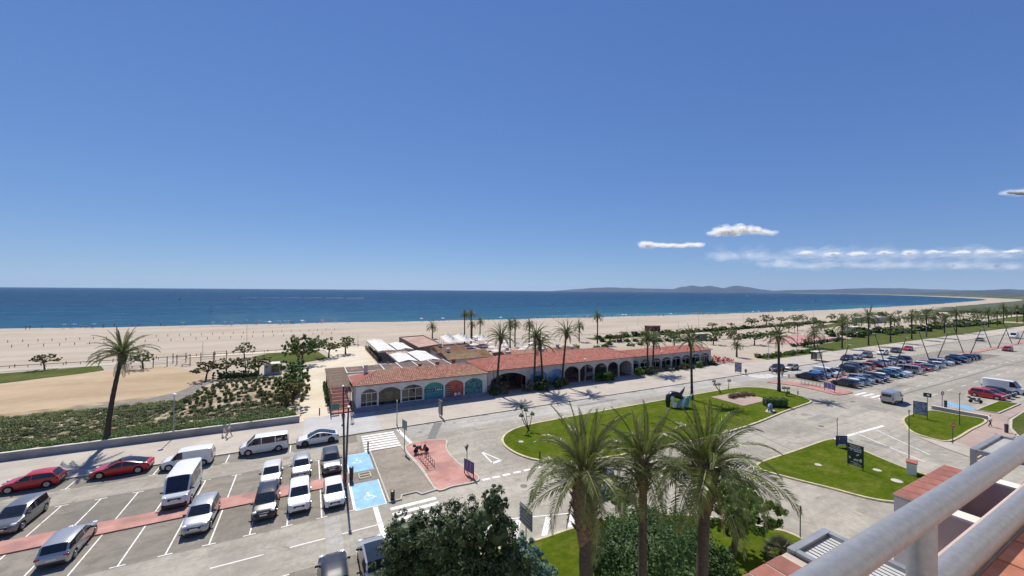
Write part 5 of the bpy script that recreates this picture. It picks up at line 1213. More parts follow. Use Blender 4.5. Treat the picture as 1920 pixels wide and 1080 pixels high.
M['mapart'] = pm('weathered_map_print', (.12, .17, .24), (.34, .40, .45), 3.0, .55, c3=(.07, .10, .19), s3=2.2)
M['lampglass'] = pm('white_lamp_bowl', (.72, .71, .67), (.78, .77, .73), 3, .35)
def lamp_post(x, y, z0, h, label, mat='steel', cap=.28, group='slim lamp posts', arm=0):
    t = empty('street_lamp', (x, y, z0), 0, label, 'street lamp', group)
    MB().tube([(0, 0, 0), (0, 0, h*.25), (0, 0, h-.12)], [.075, .06, .045] if mat == 'steel' else [.055, .045, .035], 8).build('pole', M[mat], t, smooth=60)
    MB().lathe([(.14, 0), (.14, .05), (.08, .09)], (0, 0, -.001), 10).build('base_plate', M[mat], t)
    MB().lathe([(.05, h-.12), (cap*.6, h-.08), (cap, h+.02), (cap*.9, h+.07), (.06, h+.16)], (0, 0, 0), 14).build('lamp_head', M['lampglass'] if mat != 'darksteel' else M['steel'], t, smooth=40)
    return t
lamp_post(-15.3, 64.1, 1.0, 4.7, 'slim white lamp post on the planting bed wall near the tall palm')
lamp_post(51.2, 64.6, .12, 5.0, 'slim pale lamp post before the dark arches of the arcade')
lamp_post(76.6, 67.0, .12, 4.6, 'slim pale lamp post before the white pavilion')
lamp_post(28.45, 23.3, .14, 3.9, 'dark lamp post with pale cap behind the near palms', 'darksteel', .22)
lamp_post(58.6, 17.5, .14, 6.3, 'tall thin dark lamp post at the corner of the triangular lawn', 'darksteel', .12)
lamp_post(84.7, 19.9, .14, 4.6, 'dark lamp post with bent arm on the lawn by the map board', 'darksteel', .14)
lamp_post(30.1, 64.7, .12, 4.6, 'thin pole in front of the joint between the two shop roofs', 'darksteel', .1)
for k, (x, y) in enumerate(((118, 64.9), (133, 64.9), (150.4, 65), (173, 65.2), (193.2, 65.4), (215, 65.5), (238, 65.6), (262, 65.8), (290, 66), (320, 66.2))):
    lamp_post(x, y, .1, 5.2, f"pale lamp post in the promenade verge, {order[k]} beyond the pavilion", group='lamp posts along the grass verge')
for k, (x, y, h) in enumerate(((-19.8, 166.6, 8.0), (123.8, 180, 7.8), (163.2, 159.4, 6.8), (189.4, 140.7, 7.9), (220, 134.5, 8.1), (330, 150, 8), (420, 150, 8))):
    lamp_post(x, y, -.03, h, f"tall dark post standing on the beach sand, {order[k]} along the shore", 'darksteel', .22, 'tall posts on the beach')
for k, (x, y, h) in enumerate(((-47.8, 137.4, 2.6), (-26.7, 137.7, 4.0), (-6.4, 140, 3.8), (14.7, 141.4, 3.9), (60, 133.5, 3.8), (92, 133.5, 3.8), (130, 133.8, 3.8), (165, 134, 3.8), (200.4, 134.5, 3.8), (245, 136.5, 3.8), (290, 137, 3.8))):
    lamp_post(x, y, -.03, h, f"short thin post by the beach path, {order[k]} along the path", 'wooddark', .1, 'short posts by the beach path')
for k, x in enumerate((3.35, 102.0, 131.6, 160.2, 189.3, 218.2, 244.2, 272, 300)):
    for s, wd in ((1, 'seaward'), (-1, 'landward')):
        t = empty('leaning_lamp', (x, 42.85+s*.72, .0), 0, f"tall dark lamp pole leaning {wd}, {'beside the blue bays' if k == 0 else order[k]+' pair along the car parks'}", 'street lamp', 'leaning lamp poles in pairs')
        tip = (.0, s*(2.3 if k else 2.55), 8.7 if s > 0 else 8.3)
        MB().tube([(0, 0, -.01), Vector(tip)*.5, tip], [.12, .10, .07], 8).build('pole', M['darksteel'], t, smooth=60)
        MB().cbox((tip[0], tip[1]+s*.22, tip[2]+.03), (.24, .62, .10), 0, 0, .03).build('lamp_head', M['steel'], t)
        MB().lathe([(.2, 0), (.2, .04), (.11, .1)], (0, 0, .0), 10).build('base_plate', M['darksteel'], t)
# --- signs
def board(name, x, y, rz, w, z0, z1, label, face, back='signdark', lines=(), cat='sign', legs=None, zb=.0, th=.07, legm='darksteel', text='ink', both=True):
    t = empty(name, (x, y, zb), R(rz), label, cat)
    MB().cbox((0, 0, (z0+z1)/2), (w, th, z1-z0), 0, 0, .015).build('panel', M[back], t)
    f = MB().cbox((0, -th/2-.004, (z0+z1)/2), (w*.90, .006, (z1-z0)*.92)).build('sign_face', M[face], t)
    if both: MB().cbox((0, th/2+.004, (z0+z1)/2), (w*.90, .006, (z1-z0)*.92)).build('sign_face', M[face], t)
    if lines:
        mb = MB()
        for (lx, lz, lw, lh) in lines: mb.cbox((lx*w, -th/2-.009, z0+lz*(z1-z0)), (lw*w, .003, lh*(z1-z0)))
        mb.build('lettering', M[text], f)
    for lx in (legs if legs is not None else (-w*.45, w*.45)): MB().tube([(lx, .0, 0), (lx, .0, z0+.02)], .045, 6).build('post', M[legm], t)
    return t
rg = random.Random(9)
def txt(rows):
    out = []
    for z, h, segs in rows:
        for a, b in segs:
            x = a
            while x < b-.01: w = min(b-x, rg.uniform(.03, .09)); out.append((x+w/2, z, w*.82, h*rg.uniform(.75, 1.1))); x += w
    return out
board('information_board', 53.3, 20.2, -90, 1.45, .30, 2.62, 'tall black information board with white writing on the triangular lawn', 'signdark', lines=txt([(.92, .035, [(-.36, .3)]), (.85, .03, [(-.30, .36)]), (.77, .05, [(-.40, .38)]), (.69, .045, [(-.3, -.2), (-.1, .36)]), (.36, .05, [(-.4, -.3), (.28, .4)]), (.31, .05, [(-.38, -.26), (-.05, .40)]), (.26, .05, [(-.14, .18), (.24, .40)]), (.15, .025, [(-.3, .2)]), (.10, .025, [(-.1, .38)]), (.05, .025, [(-.3, .38)])])+[(.13, .53, .10, .05), (.20, .56, .05, .07), (.08, .49, .06, .04)], legs=(-.66, .66), zb=.13)
board('blue_notice_board', 59.0, 23.75, -27, 1.45, .22, 1.45, 'dark blue notice board with white strip at the tip of the triangular lawn', 'signblue', lines=[(.02, .09, .62, .13), (-.2, .72, .015, .3), (.36, .84, .04, .06)], zb=.13)
board('map_board', 83.8, 23.75, -75, 1.55, .55, 2.55, 'framed map board on two legs on the oval lawn', 'mapart', lines=[(-.05, .08, .72, .03), (.02, .2, .5, .02)], legs=(-.73, .73), zb=.13)
board('direction_sign', 14.95, 25.95, -88, 1.75, 1.25, 2.75, 'slatted direction sign seen from behind beside the big conifer', 'signpurple', 'signback', legs=(0,), legm='steel', zb=.0)
for k in range(5): pass
t = [o for o in bpy.data.objects if o.name.startswith('direction_sign')][0]
for k in range(5): MB().cbox((0, -.06, 1.36+k*.29), (1.77, .05, .20), 0, 0, .01).build('slat', M['signback'], t)
board('violet_notice_board', 14.85, 37.75, -72, 1.6, .35, 1.55, 'violet blue notice board of three panels on the red island beside the road', 'signpurple', 'signdark', lines=[(-.17, .5, .012, .9), (.17, .5, .012, .9)], zb=.12)
board('violet_notice_board', 90.3, 38.3, -111, 2.4, .5, 1.6, 'violet notice board on the far red island by the zebra crossing', 'signpurple', 'signdark', lines=[(-.17, .5, .012, .9), (.17, .5, .012, .9)], zb=.12)
board('parking_sign', 10.25, 47.2, -77, 1.2, 2.55, 3.65, 'grey-backed rectangular sign on a dark pole at the red island', 'signback', 'signback', lines=[(0, .6, .5, .2)], legs=(0,), zb=.05, text='inkdim')
board('advertising_panel', 17.8, 57.2, -88, 1.4, .35, 2.45, 'dark framed advertising panel edge-on at the promenade kerb', 'signback', 'framedark', legs=(-.55, .55), zb=.12, th=.22)
board('advertising_panel', 90.6, 56.7, -72, 1.4, .3, 2.5, 'advertising panel on the promenade near the far zebra crossing', 'mapart', 'framedark', legs=(-.55, .55), zb=.12, th=.2)
board('small_road_sign', 92.6, 25.4, -80, .95, 1.9, 2.6, 'small dark road sign behind the map board', 'signdark', 'signdark', lines=[(.1, .5, .3, .5)], legs=(0,), zb=.0)
def round_sign(x, y, h, label, rz, face, zb=.0, r=.32, bar=False, tri=False, back=None, name='road_sign', extra=None):
    t = empty(name, (x, y, zb), R(rz), label, 'road sign'); MB().tube([(0, 0, 0), (0, 0, h)], .04, 7).build('pole', M['darksteel'] if face != 'signwhite' else M['steel'], t)
    n = 3 if tri else 18; o = math.pi/2*(-1 if tri else 0); mb = MB()
    pts = [(r*math.cos(o+2*math.pi*k/n), r*math.sin(o+2*math.pi*k/n)) for k in range(n)]; v = [(a, -.045, h-r+b) for a, b in pts]+[(a, -.06, h-r+b) for a, b in pts]
    mb._add(v, [tuple(range(n-1, -1, -1)), tuple(range(n, 2*n))]+[(k, (k+1) % n, n+(k+1) % n, n+k) for k in range(n)]); f = mb.build('sign_face', M[face], t)
    if bar: MB().cbox((0, -.064, h-r), (r*1.3, .004, r*.3)).build('bar', M['signwhite'], f)
    if tri or back: pts2 = [(a*.62, b*.62) for a, b in pts]; mb = MB(); mb.poly([(a, -.064, h-r+b) for a, b in pts2]); mb.build('sign_centre', M['signwhite'] if not back else M[back], f)
    return t
round_sign(73.7, 17.9, 2.75, 'round no entry sign with white bar at the end of the footpath', -10, 'signred', .06, .36, bar=True)
round_sign(96.6, 24.7, 2.6, 'round red-rimmed sign on a dark pole by the side car park', -20, 'signred', .0, .34, back='signwhite')
round_sign(14.95, 38.6, 3.0, 'triangular give way sign at the narrow end of the red island', -150, 'signback', .12, .45, tri=True, back='signback')
round_sign(63.4, 26.0, 2.5, 'triangular give way sign at the tip of the triangular lawn', -140, 'signback', .0, .42, tri=True, back='signback')
round_sign(34.4, 16.5, 2.6, 'small beige-backed sign on a pole by the yellow kerb near the balcony', 40, 'signback', .0, .28)
lamp_post(11.15, 56.3, .12, 3.4, 'thin pole at the promenade kerb beyond the zebra crossing', 'steel', .08, group='thin poles')
def bin_(x, y, h, label, mat, zb):
    t = empty('litter_bin', (x, y, zb), 0, label, 'litter bin'); MB().lathe([(.17, 0), (.18, .05), (.20, h*.85), (.16, h*.9)], (0, 0, 0), 14).build('container', M[mat], t, smooth=40)
    MB().lathe([(.21, h*.9), (.21, h*.97), (.08, h+.03)], (0, 0, 0), 14).build('lid', M['framedark'], t, smooth=40)
bin_(3.9, 42.2, 1.35, 'dark cylindrical bin with reddish top on the median beside the lamp poles', 'wooddark', .1)
bin_(6.95, 36.75, .8, 'dark bin at the corner of the beige pavement', 'wooddark', .05)
bin_(96.2, 24.2, 1.2, 'dark bin beside the round red-rimmed sign', 'framedark', 0)
bin_(86.4, 15.9, 1.2, 'dark bin at the bend of the pink footpath', 'framedark', .06)
def bollard(x, y, h, label, zb, mat='wooddark', group='bollards'):
    t = empty('bollard', (x, y, zb), 0, label, 'bollard', group); MB().lathe([(.09, 0), (.08, h*.8), (.085, h*.82)], (0, 0, 0), 10).build('shaft', M[mat], t); MB().lathe([(.085, h*.83), (.095, h*.9), (.04, h)], (0, 0, 0), 10).build('cap', M['darksteel'], t)
bollard(4.6, 55.9, 1.0, 'dark bollard on the pale paving at the crossing kerb', .125)
bollard(6.35, 49.0, 1.2, 'dark bollard at the corner of the zebra crossing and blue bay', .0)
bollard(1.5, 66.5, 1.0, 'small wooden bollard at the mouth of the sandy path', .07)
bollard(81.6, 39.6, .8, 'short dark bollard at the pointed end of the grass island', .15)
bollard(96.4, 48.6, .9, 'dark bollard by the pale blue bay in the far car park', .0)
bollard(23.4, 37.6, 1.0, 'short dark bollard on the rim of the grass island', .15)
def rack(x, y, n, rz, label, mat, zb, sp=.75):
    t = empty('bicycle_rack', (x, y, zb), R(rz), label, 'bicycle rack')
    for k in range(n):
        pts = [(k*sp, -.38, 0), (k*sp, -.38, .62), (k*sp, -.30, .76), (k*sp, 0, .80), (k*sp, .30, .76), (k*sp, .38, .62), (k*sp, .38, 0)]
        MB().tube(pts, .03, 6).build('hoop', M[mat], t, smooth=60)
    for s in (-.38, .38): MB().tube([(-.05, s, .02), ((n-1)*sp+.05, s, .02)], .022, 5).build('rail', M[mat], t)
rack(11.6, 44.3, 6, -86, 'rusty red bicycle rack of hoops on the red island', 'rust', .12, .62)
rack(92.0, 44.0, 6, -74, 'grey bicycle rack of hoops on the far red island', 'steel', .12, .62)
def scooter(x, y, rz, label, col_, seatm, zb):
    t = empty('motor_scooter', (x, y, zb), R(rz), label, 'scooter')
    for wx in (-.62, .62):
        w = MB().lathe([(.16, -.05), (.25, -.06), (.28, 0), (.25, .06), (.16, .05)], (0, 0, 0), 18, ax='y').build('wheel', M['tyre'], t, smooth=40, loc=(wx, 0, .28)); MB().lathe([(.17, -.03), (.17, .03)], (0, 0, 0), 14, ax='y').build('rim', M['rim'], w)
    mb = MB(); mb.tube([(-.75, 0, .55), (-.45, 0, .62), (-.1, 0, .58), (.02, 0, .34), (.3, 0, .32)], [.08, .17, .19, .15, .12], 10); mb.build('rear_body', PAINT[col_], t, smooth=60)
    MB().tube([(.30, 0, .30), (.40, 0, .62), (.45, 0, .95)], [.17, .19, .13], 10).build('front_shield', PAINT[col_], t, smooth=60)
    MB().tube([(.62, 0, .3), (.52, 0, .62), (.45, 0, 1.02)], .035, 6).build('fork', M['darksteel'], t); MB().tube([(.42, -.34, 1.04), (.47, 0, 1.02), (.42, .34, 1.04)], .022, 6).build('handlebar', M['darksteel'], t)
    for s in (-1, 1): MB().tube([(.44, s*.28, 1.05), (.47, s*.34, 1.22)], .01, 4).cbox((.47, s*.36, 1.26), (.03, .13, .09)).build('mirror', M['plastic'], t)
    MB().cbox((-.32, 0, .80), (.72, .28, .12), 0, 0, .05).build('seat', M[seatm], t, smooth=50); MB().cbox((-.80, 0, .92), (.34, .38, .30), 0, 0, .07).build('top_box', M['plastic'], t)
    MB().cbox((.48, 0, .98), (.12, .22, .16), 0, 0, .04).build('headlight', M['lamp'], t); MB().tube([(-.02, .14, .02), (-.02, .14, .3)], .02, 5).build('stand', M['darksteel'], t)
    MB().tube([(.3, 0, .56), (.62, 0, .62), (.88, 0, .40)], [.02, .09, .03], 6).build('mudguard', PAINT[col_], t, smooth=60)
scooter(11.85, 45.5, -12, 'black and maroon scooter parked on the red island by the bicycle rack', 'darkred', 'plastic', .12)
scooter(105.2, 22.8, -55, 'grey scooter parked beside the red crossover and the pale blue bay', 'grey', 'plastic', .01)
# bus shelter
t = empty('bus_shelter', (126.8, 56.6, .12), R(0), 'glass bus shelter with flat pale roof on the promenade', 'bus shelter')
MB().cbox((1.4, .9, 2.55), (3.2, 1.7, .14), 0, 0, .04).build('roof', M['frame'], t)
for x in (0, 2.8):
    for y in (.2, 1.6): MB().cbox((x, y, 1.24), (.08, .08, 2.48)).build('post', M['darksteel'], t)
for x in (0.05, 1.45): MB().cbox((x+.7, 1.6, 1.3), (1.3, .02, 2.0)).build('pane', M['shopglass'], t)
for x in (0, 2.8): MB().cbox((x, .9, 1.3), (.02, 1.25, 2.0)).build('pane', M['shopglass'], t)
MB().cbox((1.4, 1.3, .45), (2.2, .35, .06)).build('bench', M['wood'], t)
# sculptures on the island
M['orcablack'] = pm('black_glazed_mosaic', (.008, .012, .013), (.02, .025, .026), 8, .35)
M['orcawhite'] = pm('white_glazed_mosaic', (.70, .71, .70), (.78, .78, .77), 8, .4)
M['wave'] = pm('teal_wave_mosaic', (.04, .27, .25), (.16, .46, .42), 2.5, .4, c3=(.50, .62, .60), s3=1.6)
t = empty('whale_sculpture', (54.6, 44.6, .13), R(-28), 'black and white leaping whale sculpture over teal waves on the grass island', 'sculpture')
MB().tube([(-1.45, 0, .0), (-1.5, 0, .9), (-1.35, 0, 1.6), (-.7, 0, 2.05), (.1, 0, 1.95), (.75, 0, 1.55), (1.2, 0, 1.1)], [.30, .42, .55, .62, .55, .4, .18], 12).build('body', M['orcablack'], t, smooth=70)
MB().tube([(.45, 0, 1.9), (.95, 0, 2.6), (1.35, 0, 3.35)], [.34, .22, .03], 8).build('fin', M['orcablack'], t, smooth=70)
MB().blob((-.95, -.42, 1.55), (.38, .24, .52), 12, 8).build('belly_patch', M['orcawhite'], t, smooth=80); MB().tube([(-.95, -.38, 1.2), (-.9, -.34, .6), (-.95, -.3, .1)], [.2, .14, .1], 8).build('belly_patch', M['orcawhite'], t, smooth=80)
for k in range(6):
    a = k*.42; MB().tube([(-.45+a, -.35+.05*k, 0), (-.35+a, -.4, .75+.12*k), (.1+a*1.15, -.3, 1.05+.24*k)], [.26, .24, .05], 8).build('wave', M['wave'] if k % 3 else M['orcawhite'], t, smooth=70)
M['bluefig'] = pm('blue_painted_figure', (.06, .10, .26), (.20, .30, .44), 4, .5)
t = empty('animal_statue', (66.3, 36.2, .13), R(200), 'small blue painted four-legged statue before the clipped hedge', 'statue')
mb = MB(); mb.tube([(-.55, 0, .75), (-.2, 0, .88), (.3, 0, .86), (.62, 0, .98), (.85, 0, .85)], [.20, .34, .33, .26, .12], 10)
mb.tube([(.82, 0, .85), (.98, 0, .55), (.96, 0, .3)], [.12, .08, .05], 8)
for x in (-.38, .36):
    for s in (-.17, .17): mb.tube([(x, s, 0), (x, s, .4), (x, s*.9, .75)], [.12, .10, .14], 8)
mb.build('figure', M['bluefig'], t, smooth=70)
MB().cbox((-.1, 0, .0), (1.9, 1.1, .05)).build('plinth', M['kerb'], t)
t = empty('clipped_hedge', (70.0, 37.4, .13), R(-30), 'dark clipped box hedge block beside the blue statue', 'hedge')
hc = [(x*.5, y*.45, z, .36, .32, .34) for x in (-3, -1, 1, 3) for y in (-1, 1) for z in (.3, .75, 1.15)]
link('foliage', quads_mesh('foliage', leaf_quads(hc, 4200, .075, 5, shell=.75), M['bushleaf']), t)
MB().cbox((0, 0, .62), (3.4, 1.25, 1.2), 0, 0, .2).build('leaf_core', M['bushleaf'], t)  # unseen solid core added so the hedge is not see-through
t = empty('flower_bed', (70.5, 43.9, .15), R(-8), 'low reddish brown flower bed on the pink paved square', 'flower bed')
link('foliage', quads_mesh('foliage', leaf_quads([(x*.62, rg.uniform(-.5, .5), .3, .6, .7, .42) for x in range(-4, 5)], 4200, .07, 6, up=.8), M['flower']), t)
# young plants with tufted heads on the island
def tuft_plant(x, y, stems, label, zb=.14):
    t = empty('tufted_plant', (x, y, zb), 0, label, 'plant', 'tufted plants on the grass island')
    for (dx, dy, h) in stems:
        MB().tube([(0, 0, 0), (dx*.6, dy*.6, h*.5), (dx, dy, h)], [.07, .05, .04], 6).build('stem', M['bark'], t)
        link('tuft', bush_mesh('greenleaf', M['greenleaf'], 420, .14, 1), t, loc=(dx, dy, h-.15), scale=(.34, .34, .5))
tuft_plant(70.1, 47.3, [(-1.2, .6, 2.1), (-.3, .2, 1.5), (-1.3, .3, 1.55)], 'three-headed tufted plant at the rim of the grass island')
tuft_plant(73.9, 48.2, [(.3, .1, 1.6)], 'single-headed tufted plant at the rim of the grass island')
tuft_plant(79.0, 40.2, [(-.3, .4, 1.4), (.5, .1, 1.3), (-.1, -.2, .7)], 'tufted plant with two heads at the pointed end of the island')
tuft_plant(27.0, 46.4, [(-1.0, .3, 3.2), (-.2, .5, 2.6), (.4, -.3, 2.2), (-1.3, -.2, 2.2)], 'spindly tall tufted plant on the island behind the first near palm')
# stones and covers on the lawns
for k, (x, y, s, lb) in enumerate(((24.0, 43.1, .5, 'round pale stone slab in the grass island near its rounded end'), (50.6, 22.5, .5, 'pale square slab in the triangular lawn near the access road'), (54.9, 18.9, .55, 'pale round slab in the triangular lawn behind the board'), (53.6, 16.9, .7, 'cream ring of paving in the triangular lawn near the gate pillar'))):
    t = MB().lathe([(s*.7, 0), (s*.66, .04), (s*.1, .05)], (0, 0, 0), 14).build('stone_slab', M['kerb'], None, loc=(x, y, .136)); setp(t, lb, 'stone slab')
t = empty('gate_pillar', (57.3, 16.9, .13), R(15), 'white pillar with terracotta cap by the tall thin lamp post', 'pillar')
MB().cbox((0, 0, .6), (1.1, .75, 1.2)).build('shaft', M['stucco'], t); MB().cbox((0, 0, 1.27), (1.25, .9, .13), 0, 0, .03).build('cap', M['deckred'], t)
t = empty('lawn_wall', (92.9, 21.95, 0), R(0), 'low wall closing the oval lawn by the side car park', 'wall')
MB().box(-.15, .15, -3.1, 3.0, 0, .55).build('wall_face', M['concrete'], t); MB().box(-.2, .2, -3.15, 3.05, .551, .62).build('coping', M['coping'], t)
# beach posts, rails, fitness frames
pst = MB().lathe([(.08, -.3), (.08, .85), (.05, .9)], (0, 0, 0), 7).mesh('shaft', M['wooddark'])
def beach_posts(pts, lb, gr, h=1.0):
    for x, y in pts:
        t = bpy.data.objects.new('beach_post', pst); col.objects.link(t); t.location = (x, y, LZ); t.scale = (1, 1, h); setp(t, lb, 'post', gr)
beach_posts([(-130+k*3.55, 181.5+.075*k+rg.uniform(-.3, .3)) for k in range(40)], 'short wooden post in the nearer of two long rows on the sand', 'nearer row of beach posts')
beach_posts([(-128+k*3.55, 199.2+.035*k+rg.uniform(-.3, .3)) for k in range(40)], 'short wooden post in the farther of two long rows on the sand', 'farther row of beach posts')
beach_posts([(-80+k*4.3, 137.6+k*.12) for k in range(23)], 'small wooden post just behind the beach path rail', 'posts behind the beach rail', .8)
t = empty('beach_rail', (-150, 136.6, .0), 0, 'long low dark wooden rail between path and beach', 'fence')
for k in range(56):
    MB().lathe([(.06, -.03), (.06, .62)], (k*3.0, .0 if k < 40 else (k-40)*.28, 0), 6).build('post', M['wooddark'], t)
    if k < 55: MB().tube([(k*3.0, .0 if k < 40 else (k-40)*.28, .55), (k*3.0+3, .0 if k < 39 else (k-39)*.28, .55)], .07, 5).build('rail', M['wooddark'], t)
t = empty('beach_rail', (60, 133.2, .0), 0, 'low dark wooden rail by the far beach path beyond the buildings', 'fence')
for k in range(60):
    y = .012*k*3; MB().lathe([(.06, -.03), (.06, .62)], (k*4.0, y, 0), 5).build('post', M['wooddark'], t); MB().tube([(k*4.0, y, .55), (k*4.0+4, y+.036, .55)], .06, 4).build('rail', M['wooddark'], t)
def fitness(x, y, kind, label):
    t = empty('fitness_frame', (x, y, 0), 0, label, 'fitness frame', 'wooden fitness frames')
    for a in (0, 2.6): MB().tube([(a, 0, -.02), (a, 0, 2.5)], .09, 7).build('post', M['wooddark'], t)
    for z in ((2.3,) if kind == 0 else (.8, 1.5)): MB().tube([(0, 0, z), (2.6, 0, z)], .045, 6).build('bar', M['steel'], t)
for k, (x, y, kd) in enumerate(((-33.5, 123.5, 1), (-29.5, 125.5, 0), (-25.0, 127, 1), (-22.5, 129, 0), (-31, 128.5, 1))): fitness(x, y, kd, f"wooden fitness frame by the sandy playground, {order[k]} of five")
for k, (x, y) in enumerate(((-27, 122.5), (-21, 126), (-37, 125))):
    t = empty('wooden_bench', (x, y, 0), R(5), f"low wooden bench in the fitness area, {order[k]} of three", 'bench', 'benches in the fitness area'); MB().cbox((0, 0, .42), (1.9, .42, .08)).build('seat', M['wood'], t)
    for a in (-.75, .75): MB().cbox((a, 0, .19), (.12, .36, .38)).build('leg', M['wooddark'], t)
t = empty('kiosk', (-7.2, 103.4, .0), R(-4), 'small white hut with dark opening among the trees', 'kiosk')
MB().box(-1.6, 1.6, -1.2, 1.2, .0, 2.3).build('wall', M['stuccogrey'], t); MB().box(-1.85, 1.85, -1.5, 1.4, 2.301, 2.5).build('roof', M['canvas'], t); MB().box(-.2, 1.3, -1.24, -1.201, .6, 2.0).build('window', M['glass'], t)
t = empty('beach_hut', (150, 137, .0), 0, 'red-brown low beach hut at the edge of the sand', 'hut'); MB().box(-3.2, 3.2, -2, 2, -.03, 2.4).build('wall', M['maroon'], t); MB().box(-3.5, 3.5, -2.3, 2.3, 2.401, 2.6).build('roof', M['deckred'], t); MB().box(-1, 1, -2.04, -2.001, 0, 2).build('door', M['wooddark'], t)
t = empty('blue_container', (140, 103.5, .0), R(5), 'dark blue container hut near the sports court', 'container'); MB().box(-3, 3, -1.3, 1.3, -.03, 2.5).build('wall', M['signblue'], t); MB().box(-3.1, 3.1, -1.4, 1.4, 2.501, 2.6).build('roof', M['canvas'], t); MB().box(-2.6, .4, -1.34, -1.301, .8, 2).build('window', M['glass'], t)
t = empty('grey_beach_pavilion', (330, 118, .0), 0, 'long low grey building beyond the lawn', 'building'); MB().box(-14, 14, -4, 4, -.03, 3.2).build('wall', M['stuccogrey'], t); MB().box(-14.6, 14.6, -4.6, 4.6, 3.201, 3.5).build('roof', M['concrete'], t)
for k in range(6): MB().box(-12+k*4, -9.5+k*4, -4.04, -4.001, .6, 2.4).build('window', M['glass'], t)
t = empty('white_kiosk', (238, 92, .0), 0, 'small blue and white kiosk on the lawn among shrubs', 'kiosk'); MB().box(-4, 4, -2, 2, -.03, 2.6).build('wall', M['stucco'], t); MB().box(-4.4, 4.4, -2.4, 2.4, 2.601, 2.8).build('roof', M['canvas'], t); MB().box(-2.5, 0, -2.04, -2.001, .4, 2.1).build('door', M['signblue'], t)
for k, (x, z) in enumerate(((158, 76.8), (202, 79.4), (200, 98.6), (161, 92.6), (180, 78), (180, 95.5))):
    t = empty('court_floodlight', (x, z, .0), 0, f"slim floodlight mast around the red sports court, {order[k]} of six", 'floodlight', 'masts around the sports court'); MB().tube([(0, 0, 0), (0, 0, 5.5)], .07, 6).build('pole', M['darksteel'], t); MB().cbox((0, 0, 5.6), (.6, .2, .3)).build('lamp_head', M['steel'], t)

# ================================================================== PEOPLE
def person_mesh(name, pose):
    J = dict(pel=(0, 0, .95), spi=(0, .01, 1.12), che=(0, .0, 1.32), nec=(0, .0, 1.49), hed=(0, -.02, 1.60), top=(0, -.01, 1.70))
    rad = dict(pel=(.155, .11), spi=(.135, .095), che=(.165, .11), nec=(.055, .055), hed=(.085, .10), top=(.06, .07))
    E_ = [('pel', 'spi'), ('spi', 'che'), ('che', 'nec'), ('nec', 'hed'), ('hed', 'top')]
    for s, n in ((1, 'l'), (-1, 'r')):
        st = pose.get('stride', 0)*s
        J['sh'+n] = (.18*s, .0, 1.40); J['el'+n] = (.25*s, .02-.12*st, 1.14); J['wr'+n] = (.26*s, -.06-.28*st, .92); J['ha'+n] = (.255*s, -.09-.32*st, .82)
        if pose.get('carry') and s > 0: J['eln'[:2]+n] = (.25, .03, 1.14)
        if pose.get('sit'):
            J['hi'+n] = (.10*s, -.02, .92); J['kn'+n] = (.13*s, -.45, .95); J['an'+n] = (.13*s, -.50, .53); J['to'+n] = (.14*s, -.66, .49)
        else:
            J['hi'+n] = (.095*s, 0, .88); J['kn'+n] = (.10*s, -.02-.16*st, .49); J['an'+n] = (.10*s, .02-.30*st+(.06 if st < 0 else 0), .08+(.05 if st < 0 else 0)); J['to'+n] = (.11*s, -.14-.30*st, .045)
        for k, r_ in (('sh', (.075, .075)), ('el', (.05, .05)), ('wr', (.035, .035)), ('ha', (.045, .025)), ('hi', (.10, .10)), ('kn', (.068, .07)), ('an', (.045, .05)), ('to', (.045, .03))): rad[k+n] = r_
        E_ += [('che', 'sh'+n), ('sh'+n, 'el'+n), ('el'+n, 'wr'+n), ('wr'+n, 'ha'+n), ('pel', 'hi'+n), ('hi'+n, 'kn'+n), ('kn'+n, 'an'+n), ('an'+n, 'to'+n)]
    ks = list(J); me = bpy.data.meshes.new(name); me.from_pydata([J[k] for k in ks], [(ks.index(a), ks.index(b)) for a, b in E_], [])
    o = bpy.data.objects.new('skin_tmp', me); col.objects.link(o); md = o.modifiers.new('s', 'SKIN'); sub = o.modifiers.new('d', 'SUBSURF'); sub.levels = 1; sub.render_levels = 1
    for i, k in enumerate(ks): me.skin_vertices[0].data[i].radius = rad[k]; me.skin_vertices[0].data[i].use_root = (k == 'pel')
    dg = bpy.context.evaluated_depsgraph_get(); out = bpy.data.meshes.new_from_object(o.evaluated_get(dg)); out.name = name
    bpy.data.objects.remove(o); lo = min(v.co.z for v in out.vertices) if not pose.get('sit') else 0
    for v in out.vertices: v.co.z -= lo
    out.materials.clear()
    for m_ in ('skin', 'shirt', 'trousers', 'hair', 'shoe'): out.materials.append(M[m_])
    for p in out.polygons:
        c = p.center; z = c.z+lo; arm = abs(c.x) > .205
        p.material_index = 3 if (z > 1.64 or (z > 1.54 and c.y > .03)) else 0 if (z > 1.47 or (arm and z < 1.22)) else 1 if z > 1.0 else (4 if (z < .11 or (pose.get('sit') and z < .55)) else (0 if pose.get('shorts') and z < (.52 if not pose.get('sit') else .8) else 2))
        p.use_smooth = True
    return out
M['skin'] = pm('skin', (.42, .25, .17), (.48, .30, .21), 6, .55); M['shirt'] = pm('shirt_cloth', (.6, .6, .6), (.66, .66, .66), 9, .85); M['trousers'] = pm('trouser_cloth', (.05, .06, .09), (.07, .08, .11), 9, .85)
M['hair'] = pm('dark_hair', (.03, .02, .015), (.05, .035, .025), 12, .6); M['shoe'] = pm('shoes', (.08, .08, .08), (.12, .12, .12), 6, .6)
CLOTH = {n: pm('cloth_'+n, c, None, 9, .85) for n, c in dict(white=(.66, .65, .62), grey=(.25, .26, .27), black=(.02, .02, .022), red=(.36, .03, .03), blue=(.06, .12, .32), khaki=(.30, .25, .16), pink=(.45, .2, .2), denim=(.09, .13, .22), pale=(.5, .52, .55)).items()}
